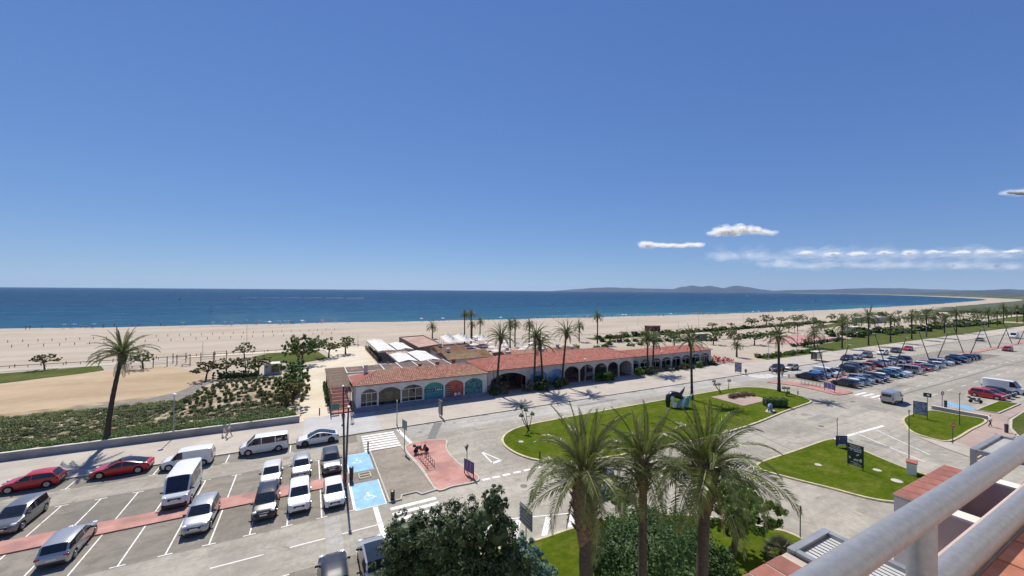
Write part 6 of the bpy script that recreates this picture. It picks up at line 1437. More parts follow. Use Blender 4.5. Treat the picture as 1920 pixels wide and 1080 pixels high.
PM = dict(stand=person_mesh('person', {}), walk=person_mesh('person', {'stride': 1}), walk2=person_mesh('person', {'stride': -.8, 'shorts': 1}), sit=person_mesh('person', {'sit': 1, 'shorts': 1}), beach=person_mesh('person', {'stride': .4, 'shorts': 1}))
def person(x, y, z, rz, pose, shirt, trou, label, group=None, s=1.0):
    o = link('person', PM[pose], None, [None, CLOTH[shirt], CLOTH[trou]], (x, y, z), (0, 0, R(rz)), s); return setp(o, label, 'person', group)
person(-9.7, 62.2, .12, 95, 'walk2', 'grey', 'white', 'walker in grey top and pale shorts beside the planting bed wall, farther of two')
person(-9.1, 61.4, .12, 95, 'walk', 'white', 'khaki', 'walker in white top and khaki trousers beside the planting bed wall, nearer of two', s=1.03)
person(4.4, 60.2, .125, 160, 'walk', 'red', 'grey', 'walker in a red top behind the lamp poles on the pale paving')
person(5.6, 60.3, .125, 170, 'walk2', 'pale', 'denim', 'walker in pale top on the pale paving before the shop corner')
person(22.8, 64.7, -.12, 0, 'sit', 'white', 'denim', 'seated figure in white on the shop steps under the red mural')
person(23.45, 64.75, -.12, 8, 'sit', 'pale', 'blue', 'seated figure in blue on the shop steps under the red mural')
person(88.1, 17.7, .06, 60, 'walk', 'white', 'black', 'walker in white top and black trousers on the pink footpath')
for k, (x, y, ps, a, b, lb) in enumerate(((89.8, 54.4, 'walk', 'black', 'grey', 'walker in black entering the far zebra crossing'), (97.2, 52.6, 'walk2', 'white', 'khaki', 'walker in white before the black crossover'), (98.2, 52.1, 'stand', 'blue', 'black', 'walker in blue before the black crossover'), (95.6, 49.6, 'stand', 'grey', 'denim', 'figure in grey by the far red island'))): person(x, y, .0, 120, ps, a, b, lb)
rg = random.Random(21)
def shore_y(x):
    for a, b in zip(shore, shore[1:]):
        if a[0] <= x <= b[0]: return a[1]+(b[1]-a[1])*(x-a[0])/(b[0]-a[0])
    return 240
cl = list(CLOTH)
for k in range(150):
    x = rg.choice([rg.uniform(-120, 20), rg.uniform(20, 260), rg.uniform(40, 330), rg.uniform(120, 480)]); y = shore_y(x)-rg.uniform(4, 17); z = LZ-.62*max(0, min(1, (y-(shore_y(x)-22))/17))
    c1_, c2_ = rg.choice(cl), rg.choice(cl); person(x, y, z, rg.uniform(0, 360), rg.choice(['stand', 'beach', 'walk2']), c1_, c2_, f"tiny beachgoer in {c1_} top and {c2_} shorts near the water line", 'beachgoers along the water')
M['para1'] = pm('blue_parasol_cloth', (.05, .12, .34), (.08, .18, .42), 3, .8); M['para2'] = pm('red_parasol_cloth', (.40, .05, .05), (.46, .09, .08), 3, .8); M['para3'] = pm('green_parasol_cloth', (.04, .16, .10), (.07, .2, .13), 3, .8)
for k in range(60):
    x = rg.choice([rg.uniform(-110, 20), rg.uniform(40, 260), rg.uniform(150, 480), rg.uniform(150, 480)]); y = shore_y(x)-rg.uniform(8, 19); z = LZ-.62*max(0, min(1, (y-(shore_y(x)-22))/17))
    pc = rg.choice(['para1', 'para1', 'para2', 'canvas', 'para3', 'para3']); parasol(x, y, f"tiny {dict(para1='blue', para2='red', para3='green', canvas='white')[pc]} parasol on the {'emptier beach beside the two rows of posts' if x < 20 else 'busy beach beyond the buildings' if x < 260 else 'far beach beyond the sports court'}", 1.1, pc, z, 1.9, 'beach parasols along the water')
# ================================================================== BOATS
def boat(x, y, rz, s, label, sail=False):
    t = empty('motor_boat' if not sail else 'sailing_boat', (x, y, -1.0), R(rz), label, 'boat'); mb = MB()
    rings = [(-3.2, 1.0), (-1, 1.15), (1.2, 1.0), (2.6, .5), (3.4, .04)]; v = []
    for px, w in rings: v += [(px*s, -w*s, .95*s), (px*s, -w*.6*s, -.2), (px*s, w*.6*s, -.2), (px*s, w*s, .95*s)]
    mb._add(v, [(i*4+j, i*4+4+j, i*4+5+j, i*4+1+j) for i in range(4) for j in range(3)]+[(0, 1, 2, 3)]+[(i*4+3, i*4+7, i*4+4, i*4) for i in range(4)]); mb.build('hull', PAINT['white'], t)
    if sail:
        MB().tube([(.3*s, 0, .9*s), (.3*s, 0, 9*s)], .06*s, 6).build('mast', M['frame'], t); mb = MB(); mb._add([(.25*s, .03, 1.6*s), (-3*s, .25, 1.7*s), (.25*s, .03, 8.8*s), (.25*s, -.03, 1.6*s), (-3*s, .19, 1.7*s), (.25*s, -.03, 8.8*s)], [(0, 1, 2), (5, 4, 3), (0, 3, 4, 1), (1, 4, 5, 2)]); mb.build('sail', M['canvas'], t)
    else: MB().cbox((0, 0, 1.35*s), (1.8*s, 1.4*s, .8*s), 0, 0, .15).build('cabin', M['glass'], t)
boat(-135, 1023, 158, 1.0, 'speeding motor boat at the head of a long white wake')
mb = MB()
for k in range(40):
    u = k/40; x0, y0 = -132+242*u, 1022-83*u; w = .6+3.2*u; nn = Vector((83, 242)).normalized()
    if k % 7 in (5,): continue
    mb.poly([(x0-nn.x*w, y0-nn.y*w, -.9), (x0+6-nn.x*w, y0-2-nn.y*w, -.9), (x0+6+nn.x*w, y0-2+nn.y*w, -.9), (x0+nn.x*w, y0+nn.y*w, -.9)])
setp(mb.build('boat_wake', M['foam']), kind='structure')
boat(-206, 888, 20, .9, 'small dark motor boat off the empty beach')
boat(1810, 1090, 60, 1.2, 'small sailing boat in the bay before the headland', True); boat(2876, 2855, 10, 1.6, 'distant motor boat below the headland hills'); boat(1150, 520, 80, 1.0, 'small white boat moored off the curving far beach'); boat(-78, 430, 30, .45, 'tiny white dinghy close to the beach', True)
# ================================================================== PLANTING
palm(-21.75, 64.75, 10.2, 'tall palm with wind-swept crown rising from the planting bed beside two red cars', (1.0, .9), 38, FR_MID, 1.1, .27, 1.0, 3, z0=.85, low=7)
for x, y, h, ln, lb in ((30.9, 64.9, 10.4, (.9, .2), 'tall palm before the joint of the two shop roofs, first of the promenade row'), (39.0, 64.9, 10.3, (.25, 0), 'tall palm standing before the pale blue arches, second of the promenade row'),
    (41.1, 65.1, 8.6, (-.6, .2), 'shorter palm leaning beside the taller one at the blue arches'), (45.6, 64.9, 10.6, (1.0, 0), 'tall palm where the blue arches end and dark arches begin'),
    (71.0, 66.2, 7.9, (-.2, 0), 'left palm of the pair before the white pavilion'), (72.9, 66.4, 7.6, (.3, 0), 'right palm of the pair before the white pavilion')):
    palm(x, y, h, lb, ln, 32, FR_MID, 1.0, .23, x, 2, low=7, z0=.12, group='palms along the shop fronts')
palm(60.6, 46.3, 10.4, 'tall palm on the grass island beside the whale sculpture', (.6, .8), 30, FR_MID, .95, .23, 2, 2, z0=.13)
palm(81.0, 42.6, 10.7, 'tall palm at the pointed end of the grass island', (.15, .2), 30, FR_MID, .95, .26, 3, 2, z0=.13)
# the three palms nearest the balcony
palm(10.55, 13.05, 11.4, 'shaggy palm nearest the conifer, first of three before the balcony', (-.1, .1), 46, FR_NEAR, .88, .36, .4, 5, z0=.13, sk=2.3, low=7)
palm(12.95, 12.3, 11.7, 'slender palm in the middle of the three before the balcony', (.05, .05), 36, FR_NEAR, .78, .22, 1.7, 3, z0=.13, low=7)
palm(14.9, 11.0, 11.6, 'palm with long drooping fronds nearest the lawns, third of three before the balcony', (.35, -.05), 48, FR_NEAR, .94, .29, 2.9, 5, z0=.13, sk=1.5, low=7)
for k, (x, y, h, s, lb) in enumerate(((91.9, 119.8, 5.9, 1.0, 'short palm on the sand behind the arcade roof'), (94.0, 111.6, 10.1, .95, 'tall slim palm on the sand behind the arcade roof'), (43.5, 151.5, 4.6, 1.0, 'lone short palm on the beach beside the flat pink roof'), (50.0, 132.6, 10.7, .8, 'tallest slim palm at the white tents'), (51.4, 129.8, 11.0, .8, 'second slim palm at the white tents'),
    (56.9, 142.6, 5.8, .8, 'short palm behind the slim palms at the white tents'), (61.9, 146.3, 6.6, .9, 'palm between the tents and the beach'), (58, 112, 8.2, 1.0, 'full palm on the terrace among the white parasols'), (63, 118, 8.0, 1.0, 'second full palm on the terrace among the parasols'), (67.5, 116, 7.4, .95, 'third full palm behind the terrace parasols'),
    (113.2, 71.3, 3.6, .75, 'small palm at the edge of the cafe terrace'), (157.4, 71.3, 4.8, 1.2, 'squat palm beside the red sports court'))):
    palm_far(x, y, h, lb, s)
for k, (x, y, h, s) in enumerate(((164.2, 66.0, 8.0, 1.1), (182.8, 65.5, 10.4, 1.25), (202.5, 65.8, 9.2, 1.0), (224.6, 66.3, 9.3, 1.05), (242.4, 66.8, 9.2, 1.3), (275.1, 69.6, 6.1, 1.1), (284.4, 67.9, 9.5, 1.1), (348, 70.5, 8.5, 1.2), (372, 72, 7.4, 1.1), (393.7, 73.6, 10.4, 1.2), (427.8, 74.2, 9.7, 1.2), (455, 76, 9, 1.2), (490, 77, 9, 1.2), (525, 78, 9, 1.2))):
    palm_far(x, y, h, f"palm along the grass verge of the promenade, {order[k]} from the bus shelter", s*1.22, group='palms along the grass verge')
# small trees
for k, (x, y, h, v) in enumerate(((184.2, 128.9, 3.3, 4), (202.7, 130.6, 2.6, 4), (215.8, 127.6, 4.8, 1), (235, 130.4, 5.8, 0), (255, 133, 4.2, 4), (267.4, 132, 4.6, 2), (280.6, 133.3, 4.4, 5), (300, 136, 2.8, 1), (312, 131, 4.4, 2), (335, 134, 4.4, 0), (356, 136, 4, 5), (380, 134, 4.6, 1), (405, 137, 4, 3), (440, 138, 4.5, 0), (480, 140, 4.5, 2), (520, 142, 4.5, 1))):
    tree(x, y, h*1.18, f"small tree along the far beach path, {order[k]} counted from the buildings", v, group='trees along the far beach path', sx=1.3)
for k, (x, y, h, v, lb) in enumerate(((-54.9, 131.1, 3.9, 4, 'small yellowish tree on the grass strip at the edge of the photo'), (-35.2, 122.7, 4.4, 0, 'spreading olive tree behind the tall palm crown'), (-16.0, 130.4, 4.2, 2, 'flat-topped small tree beside the tall beach post'), (1.3, 144.1, 3.5, 4, 'yellowish tree just behind the leafy tree on the grass patch'),
    (4.9, 121.3, 5.4, 2, 'leaning tree at the corner of the grass patch'), (9.6, 125.5, 5.5, 0, 'round dark tree on the sandy plaza'), (-19.3, 102.4, 4.3, 4, 'thin yellow tree at the end of the dune bed'), (-16.0, 104.0, 4.4, 0, 'olive shrub-tree second along the dark hedge'), (-12.5, 103.5, 4.3, 4, 'yellowish tree third along the dark hedge'), (-10.0, 103.0, 4.2, 5, 'olive tree fourth along the dark hedge near the white hut'),
    (151, 102.3, 3.6, 0, 'small tree beside the blue container'), (155.3, 100.4, 4.6, 2, 'round tree behind the blue container'), (145.2, 84.8, 5.4, 1, 'slim green tree before the sports court'), (156.8, 85.8, 5.2, 3, 'broad green tree at the corner of the sports court'), (157.6, 73.4, 3.6, 0, 'low round tree in front of the red court'), (104, 112, 3.2, 4, 'small tree on the sand behind the pavilion'), (112, 117, 3.4, 0, 'second small tree on the sand behind the pavilion'), (120, 108, 3.0, 5, 'third small tree on the sand behind the pavilion'))):
    tree(x, y, h, lb, v, sx=1.3)
big = limb_tree(77, 6.4, 4.2, 13, .19, 9000, M['greenleaf'], .22, fork=.38, grain=130)
t = empty('leafy_tree', (-1.6, 112.2, .1), 0, 'large leafy green tree on the grass patch in front of the beach', 'tree'); link('trunk', big[0], t); link('crown', big[1], t)
for k, (x, y, h, m_, lb) in enumerate(((-2.6, 87.0, 4.6, 'greenleaf', 'dense green tree overhanging the sandy path'), (-2.2, 79.0, 3.6, 'greenleaf', 'bushy green tree at the middle of the sandy path edge'), (-2.4, 72.5, 3.3, 'yellowleaf', 'yellow-green bushy tree at the end of the low wall'))):
    tm, cm = limb_tree(60+k, h, 3.0, 11, .16, 6500, M[m_], .14, fork=.3, grain=90); t = empty('bushy_tree', (x, y, .4), 0, lb, 'tree'); link('trunk', tm, t); link('crown', cm, t)
t = empty('dark_hedge', (-13.3, 98.8, .3), R(-22), 'dark shaded hedge between dune bed and trees', 'hedge')
link('foliage', quads_mesh('foliage', leaf_quads([(x*.8, rg.uniform(-.3, .3), z, .75, .7, .6) for x in range(-5, 6) for z in (.5, 1.2)], 9000, .13, 8, grain=260), M['bushleaf']), t); MB().cbox((0, .1, .7), (7.6, .5, 1.1), 0, 0, .2).build('leaf_core', M['bushleaf'], t)  # solid block added inside the leaves to close the gaps
# dune bed: ground cover and single shrubs
cm_ = [leaf_quads([(0, 0, .16, .55, .55, .22), (.35, .2, .12, .35, .35, .16)], 150, .085, s, up=.9, shell=.3) for s in range(6)]
def cover(name, n, seed, area, mat, label, dens):
    r = random.Random(seed); V = []
    while len(V) < n:
        x, y = area(r)
        if dens(x, y) < r.random(): continue
        s = r.uniform(.4, 1.0); a = r.uniform(0, 6.3); q = r.choice(cm_).copy(); c, s_ = math.cos(a), math.sin(a)
        q = q*np.array([s, s, s*r.uniform(.8, 1.6)]); q = np.stack([q[..., 0]*c-q[..., 1]*s_+x, q[..., 0]*s_+q[..., 1]*c+y, q[..., 2]+bed_z(x, y)-.04], -1); V.append(q)
    o = link(name, quads_mesh(name, np.concatenate(V), M[mat])); return setp(o, label, 'ground cover', kind='stuff')
def dn(x, y):
    g = .5+.5*math.sin(x*.23+1.3*math.sin(y*.31))*math.sin(y*.42+.8*math.sin(x*.17)); front_ = max(0, 1-(y-64)/2.2)
    return min(1, .10+front_+(.97 if g > .22 else .35)) if not (-17 < x < -2 and y > 72) else (.10 if y > 74 else .7)
cover('ground_cover', 4400, 1, lambda r: (-78+75*r.random()**.75, 64.5+r.random()*19.5), 'groundleaf', 'low dark green ground cover filling the dune bed behind the wall', dn)
cover('ground_cover', 520, 2, lambda r: (r.uniform(-30, -1.8), 64.5+r.random()*2.6), 'greenleaf', 'bright green low hedge just behind the wall coping', lambda x, y: 1)
cover('ground_cover', 520, 3, lambda r: (r.uniform(-70, -20), r.uniform(80, 85.5)), 'oliveleaf', 'olive ground cover at the back rim of the dune bed', lambda x, y: 1)
k = 0; r = random.Random(14)
for i in range(13):
    for j in range(17):
        x = -17.5+j*.92+r.uniform(-.28, .28)+(.5 if i % 2 else 0); y = 73.2+i*1.85+r.uniform(-.4, .4)
        if x > -2.6 or (x < -14 and y > 92) or r.random() < .12 or y > 97: continue
        o = link('dune_shrub', bush_mesh('groundleaf', M['groundleaf'], 330, .16, 2 + (i+j) % 3, 4, 0), None, None, (x, y, bed_z(x, y)-.05), (0, 0, r.uniform(0, 6)), (.42*r.uniform(.7, 1.3), .42*r.uniform(.7, 1.3), .6*r.uniform(.7, 1.3)))
        setp(o, 'small dark round shrub planted in sandy rows of the dune bed', 'shrub', 'small shrubs in the dune bed')
# shrubs before the shops
for k, (x, y, rr, h, m_, lb) in enumerate(((29.9, 64.2, 1.0, 1.6, 'bushleaf', 'dark shrub at the foot of the first promenade palm'), (31.4, 64.5, 1.3, 2.1, 'greyleaf', 'pale grey-green shrub before the wide dark arch'), (37.6, 64.3, 1.1, 2.0, 'greyleaf', 'silvery shrub beside the second promenade palm'), (39.6, 64.1, 1.6, 2.2, 'bushleaf', 'large dark shrub under the second and shorter palms'), (41.4, 64.6, .9, 1.9, 'yellowleaf', 'yellowish shrub under the shorter palm'),
    (44.2, 64.4, 1.4, 2.0, 'bushleaf', 'dark shrub between the shorter palm and the next tall one'), (46.1, 64.8, 1.0, 1.7, 'yellowleaf', 'olive shrub at the foot of the last tall palm'), (57.2, 64.6, 2.3, 2.1, 'greenleaf', 'large rounded green shrub before the dark arches'), (67.4, 65.0, 1.3, 1.7, 'greenleaf', 'green shrub at the start of the pavilion'), (69.6, 65.4, 1.5, 1.6, 'bushleaf', 'dark shrub below the palm pair'), (71.9, 65.6, 1.4, 1.6, 'greyleaf', 'grey shrub beside the palm pair'),
    (74.2, 66.1, 1.0, 1.3, 'yellowleaf', 'yellowish shrub before the third pavilion bay'), (77.4, 65.6, 1.4, 1.3, 'greyleaf', 'grey-green shrub before the fourth pavilion bay'), (79.4, 65.8, 1.0, 1.1, 'bushleaf', 'dark low shrub before the pavilion middle'), (82.6, 65.6, 1.5, 1.5, 'yellowleaf', 'yellow-green shrub before the sixth pavilion bay'), (85.0, 65.8, 1.2, 1.2, 'bushleaf', 'dark shrub before the seventh pavilion bay'), (88, 66, 1.4, 1.3, 'greenleaf', 'green shrub near the pavilion end'), (91, 66.3, 1.3, 1.2, 'bushleaf', 'dark shrub at the last pavilion bay'), (94.4, 66.2, 1.4, 1.2, 'bushleaf', 'dark shrub at the pavilion corner'))):
    bush(x, y, rr*1.2, h*1.05, lb, m_, 1100, .12, k % 4, rz=k)
M_ = 'bushleaf'
k = 0
for x in np.arange(118, 150, 2.6): bush(float(x), 66.6+rg.uniform(-.6, .6), 1.7, 1.1, f"low verge shrub before the sandy ground, {order[k]} from the cafe", 'greenleaf', 420, .2, k % 4, group='verge shrubs', z0=.1); k += 1
k = 0
for x, y in [(154+i*3.4, 77.0+.06*i*3.4-1.4) for i in range(13)]+[(160+i*3.2, 99+i*.3) for i in range(12)]: bush(x, y, 1.8, 1.2, f"dark hedge shrub around the sports court, {order[k]}", 'bushleaf', 300, .24, k % 4, group='hedge around the sports court', z0=.0); k += 1
k = 0
for i in range(34): bush(206+i*5.6, rg.uniform(77, 86), 3.4, 2.0+rg.uniform(0, 1.2), f"loose shrub on the long verge lawn, {order[k]}", ('greenleaf', 'groundleaf', 'oliveleaf')[k % 3], 420, .3, k % 4, group='shrubs on the verge lawn', z0=.05); k += 1
k = 0
for i in range(44): x = rg.uniform(300, 620); tree(x, rg.uniform(84, 128), rg.uniform(3.5, 6), f"small tree in the park beyond the verge lawn, {order[k]}", k, group='trees in the far park', sx=1.3, name='park_tree'); k += 1
for k in range(7): bush(75+k*5.2, 104+3*math.sin(k*2), 1.6, 1.3, f"green shrub on the sand behind the arcade, {order[k]}", 'greenleaf', 420, .2, k % 4, group='shrubs behind the arcade', z0=-.03)
for k, (x, y) in enumerate(((97, 12.5), (101, 14), (106, 15), (92.5, 13.5), (111, 13))): bush(x, y, 1.8, 1.5, f"dark shrub in the bed beside the pink footpath, {order[k]} of five", 'bushleaf', 500, .16, k % 4, group='shrubs beside the pink footpath', z0=.13)
k = 0
for i in range(15): bush(99+i*3.1, 114.2-i*1.12, 1.7, 1.3, f"hedge shrub beside the slanting side path, {order[k]} from the buildings", ('bushleaf', 'greenleaf')[k % 2], 420, .22, k % 4, group='hedge beside the slanting path', z0=-.03); k += 1
k = 0
for i in range(40): bush(104+i*5.3, 122.5+.02*i*5.3+rg.uniform(-.8, .8), 2.3, 1.2+rg.uniform(0, .8), f"low shrub in the strip before the far beach path, {order[k]}", ('greenleaf', 'groundleaf', 'oliveleaf')[k % 3], 420, .26, k % 4, group='shrubs before the far beach path', z0=-.03); k += 1
k = 0
for x, y in ((108, 100), (116, 96), (124, 104), (132, 92), (138, 88), (206, 104), (214, 96), (222, 108), (232, 102), (246, 112), (258, 98), (266, 106), (280, 100), (292, 108)): tree(x, y, 4.6+rg.uniform(-.4, 1.2), f"round tree in the park around the sports court, {order[k]} counted away from the buildings", k, group='trees around the sports court', sx=1.2, name='park_tree'); k += 1
# near planting below the balcony
def conifer(name, x, y, spec, n, leaf, mat, label, seed, trunk_h, grain):
    t = empty(name, (x, y, .13), 0, label, 'tree'); r = random.Random(seed); mb = MB(); cl = []
    mb.tube([(0, 0, -.05), (.1, .1, trunk_h*.5), (0, 0, trunk_h)], [.32, .24, .12], 10)
    for (cx, cy, cz, rx, ry, rz_) in spec:
        cl.append((cx, cy, cz, rx, ry, rz_)); mb.tube([(0, 0, trunk_h*.35), (cx*.5, cy*.5, cz*.7), (cx, cy, cz+rz_*.4)], [.12, .08, .02], 6)
        for q in range(7):
            a = r.uniform(0, 6.3); b = r.uniform(.1, .9); mb.tube([(cx*.6, cy*.6, cz*.8), (cx+rx*.85*math.cos(a)*b, cy+ry*.85*math.sin(a)*b, cz+rz_*.85*r.uniform(.1, .9))], [.05, .012], 4)
    mb.build('trunk', M['bark'], t, smooth=70)
    ib = MB()
    for c in cl: ib.blob(c[:3], (c[3]*.5, c[4]*.5, c[5]*.5), 10, 7)
    ib.build('leaf_core', M[mat], t)  # dark solid cores added inside the lobes to keep the crown opaque
    link('crown', quads_mesh('crown', leaf_quads(cl, n, leaf, seed, .45, .5, grain=grain), M[mat]), t); return t
conifer('conifer', 7.7, 21.1, [(-3.22, 1.66, 4.4, 1.3, 1.3, 1.1), (-2.63, 1.44, 5.2, 1.4, 1.4, 1.19), (-1.18, 0.26, 5.4, 1.5, 1.5, 1.27), (-0.05, 0.21, 5.5, 1.5, 1.5, 1.27), (1.13, -0.88, 6.4, 1.25, 1.25, 1.06), (1.82, -0.86, 7.2, 0.85, 0.85, 0.72), (2.02, -0.99, 5.2, 1.3, 1.3, 1.1), (-3.21, 1.4, 2.8, 1.4, 1.4, 1.19), (-1.71, 1.25, 3.4, 2.0, 2.0, 1.7), (0.37, 0.03, 3.8, 2.0, 2.0, 1.7), (2.21, -1.5, 3.5, 1.7, 1.7, 1.44), (-0.77, 0.54, 2.2, 2.2, 2.2, 1.87), (1.33, -1.16, 2.0, 2.0, 2.0, 1.7)], 52000, .10, 'pineleaf', 'big dark irregular conifer at the lower edge of the photo', 31, 6.2, 1300)
conifer('blue_conifer', 11.0, 19.8, [(0, 0, 2.6, 1.5, 1.4, 1.5), (.6, .4, 3.5, 1.0, 1.0, 1.0), (1.1, -.5, 2.2, 1.2, 1.1, 1.2), (-.5, -1.0, 2.0, 1.3, 1.2, 1.2)], 16000, .095, 'bluepine', 'bluish low conifer between the big conifer and the first near palm', 32, 3.0, 300)
t = empty('dome_shrub', (20.2, 17.9, .13), 0, 'huge dark green rounded shrub behind the near palms', 'shrub')
link('foliage', quads_mesh('foliage', leaf_quads([(0, 0, 1.6, 4.1, 4.0, 2.9)]+[(3.2*math.cos(a*.9), 3.2*math.sin(a*.9), 1.5+.9*math.sin(a*2.3), 1.3, 1.3, 1.2) for a in range(7)], 70000, .09, 41, .6, .4, grain=2200), M['bushleaf']), t)
MB().blob((0, 0, 1.3), (3.5, 3.4, 2.5), 16, 10).build('leaf_core', M['bushleaf'], t); MB().tube([(0, 0, -.1), (0, 0, 1.5)], [.3, .2], 8).build('trunk', M['bark'], t)  # the blob is an added core that fills the shrub behind its leaves
tm, cm = limb_tree(52, 5.2, 2.7, 11, .12, 14000, M['treeleaf'], .2, fork=.35, grain=300, flatz=.7); t = empty('round_tree', (27.6, 17.6, .13), 0, 'bright green dense tree beside the dome shrub on the near lawn', 'tree'); link('trunk', tm, t); link('crown', cm, t)
tm, cm = limb_tree(53, 4.2, 1.8, 6, .11, 2600, M['treeleaf'], .14, fork=.5, grain=60, flatz=.5); t = empty('cloud_pruned_tree', (22.9, 23.6, .13), 0, 'small cloud-pruned tree between the near palms', 'tree'); link('trunk', tm, t); link('crown', cm, t)
bush(20.7, 22.9, 1.2, 1.9, 'yellow-green leafy shrub at the foot of the cloud-pruned tree', 'yellowleaf', 1600, .09, 2, z0=.13)
bush(24.8, 23.3, .8, 1.1, 'small green shrub by the yellow kerb between the near palms', 'treeleaf', 900, .09, 1, z0=.13)
t = empty('fan_palm', (30.2, 15.7, .13), 0, 'low spiky fan palm at the edge of the near lawn', 'plant'); MB().tube([(0, 0, -.02), (0, 0, .5)], [.2, .16], 8).build('trunk', M['trunk'], t)
blade = MB(); r = random.Random(2)
for q in range(13):
    a = (q-6)*.2; d = Vector((math.cos(a), math.sin(a), 0)); w = Vector((-d.y, d.x, 0))*.035; c = Vector((.55, 0, 0)); blade._add([c-w*.4, c+d*.35-w, c+d*.75+Vector((0, 0, -.06)), c+d*.35+w], [(0, 1, 2, 3)])
blade.tube([(0, 0, 0), (.56, 0, 0)], .014, 4, 1); bm_ = blade.mesh('frond', [M['greyleaf'], M['rachis']])
for q in range(34): link('frond', bm_, t, loc=(0, 0, .5), rot=(r.uniform(-.4, .4), -R(75-q*2.7), q*2.4), scale=r.uniform(.8, 1.1))
# ================================================================== THE BUILDING WE STAND ON
M['terracotta'] = addrand(pm('terracotta_tile', (.30, .11, .06), (.40, .165, .095), 5, .6, bs=25, bstr=.15, c3=(.46, .24, .16), s3=2.2), .12)
M['terradark'] = addrand(pm('terracotta_coping', (.23, .085, .06), (.30, .12, .085), 5, .65, bs=25, bstr=.15), .12)
M['grout'] = pm('pale_grout', (.42, .34, .28), (.50, .42, .35), 6, .9)
M['pinkwall'] = pm('pinkish_painted_wall', (.46, .35, .31), (.52, .41, .36), 2, .8)
M['rail'] = pm('grey_hammered_paint', (.24, .245, .26), (.285, .29, .305), 60, .42, metal=.35, bs=160, bstr=.25, bdist=.003)
t = empty('balcony_railing', (0, .31, 18.1), 0, 'grey tubular balcony railing across the lower corner of the photo', 'railing')
MB().tube([(-1.6, 0, .853), (12, 0, .853)], .0238, 28, cap=True).build('top_rail', M['rail'], t, smooth=60)
MB().tube([(-1.6, 0, .692), (12, 0, .692)], .0235, 28).build('lower_rail', M['rail'], t, smooth=60)
for x in (1.10, 3.3, 5.5, 7.7, 9.9): MB().tube([(x, 0, 0), (x, 0, .845)], .0225, 24).build('post', M['rail'], t, smooth=60)
t = empty('balcony_ledge', (0, 0, 17.85), 0, 'terracotta tiled balcony ledge below the railing', 'balcony')
MB().box(-2, 12, -1.2, .60, 0, .235).build('slab', M['grout'], t)
MB().box(-2, 12, .601, .68, .0, .34).build('rim', M['pinkwall'], t)
tl = MB().cbox((.145, .145, 0), (.285, .285, .02), 0, 0, .004).mesh('tile', M['terracotta'])
for i in range(30):
    for j in range(5): link('tile', tl, t, loc=(.6+i*.3, .59-.295-j*.3, .246))
# lower storeys
t = empty('apartment_block', (0, 0, 0), 0, 'stepped white apartment block below the balcony with tiled parapets', 'building')
MB().box(-14, 45, -9, 2.35, 0, 14.6).build('wall', M['stucco'], t)
MB().box(-14, 45, -9, 2.349, 14.601, 14.75).build('terrace_slab', M['terradark'], t)
MB().box(-14, 45, -9, -1.21, 14.751, 22.5).build('wall', M['stucco'], t)
cop = MB().cbox((0, 0, 0), (.318, .30, .05), 0, 0, .008).mesh('tile', M['terradark'])
def parapet(x0, x1, y0, y1, z, n=True):
    w = .26
    MB().box(x0, x1, y1-w, y1, 14.0, z-.05).build('parapet', M['stucco'], t)
    MB().box(x0, x0+w, y0, y1-w-.001, 14.751, z-.05).build('parapet', M['pinkwall'], t); MB().box(x1-w, x1, y0, y1-w-.001, 14.751, z-.05).build('parapet', M['pinkwall'], t)
    MB().box(x0, x1, y1-w-.02, y1+.015, z-.049, z-.012).build('grout_bed', M['grout'], t)
    k = int((x1-x0)/.345)
    for i in range(k): link('tile', cop, t, loc=(x0+.17+i*.345, y1-.13, z-.022))
    for xx in (x0, x1-w): MB().box(xx-.01, xx+w+.01, y0, y1-w-.022, z-.049, z-.01).build('coping', M['coping'], t)
parapet(8.82, 11.3, .8, 2.82, 16.0); parapet(2.0, 5.58, .8, 2.82, 16.0)
MB().box(5.6, 22, 2.10, 2.34, 14.751, 15.25).build('parapet', M['pinkwall'], t)
MB().box(7.35, 7.5, -1.2, 2.0, 14.751, 15.9).build('partition_wall', M['stucco'], t); MB().box(11.9, 12.05, -1.2, 2.0, 14.751, 15.8).build('partition_wall', M['pinkwall'], t)
def screen(x0, x1, y0, y1, z, lb):
    s = empty('slatted_screen', (x0, y0, 14.75), 0, lb, 'screen', 'slatted terrace screens'); h = z-14.75; w = x1-x0; d = y1-y0
    for a in (0, w):
        for b in (0, d): MB().cbox((a, b, h/2), (.09, .09, h)).build('post', M['steel'], s)
    for b in (0, d): MB().cbox((w/2, b, h+.045), (w+.1, .09, .09)).build('frame', M['steel'], s)
    for a in (0, w): MB().cbox((a, d/2, h+.047), (.088, d-.1, .085)).build('frame', M['steel'], s)
    k = int(w/.075)
    for i in range(1, k): MB().cbox((i*w/k, d/2, h+.03), (.055, d-.1, .02)).build('slat', M['blind'], s)
    k = int(h/.085)
    for i in range(2, k): MB().cbox((w/2, d+.0, i*h/k), (w-.1, .03, .05)).build('slat', M['blind'], s)
screen(12.8, 14.6, .9, 2.80, 15.95, 'grey framed slatted screen beyond the railing at the edge of the photo'); screen(5.66, 6.5, 1.5, 2.80, 15.95, 'grey framed slatted screen above the near tile coping')
# buildings use their base as origin
for o, loc in ((B1, (18, 68, .12)), (B2, (48, 70, .12)), (B3, (82, 71, .12))):
    for ch in o.children: ch.location -= Vector(loc)
    o.location = loc
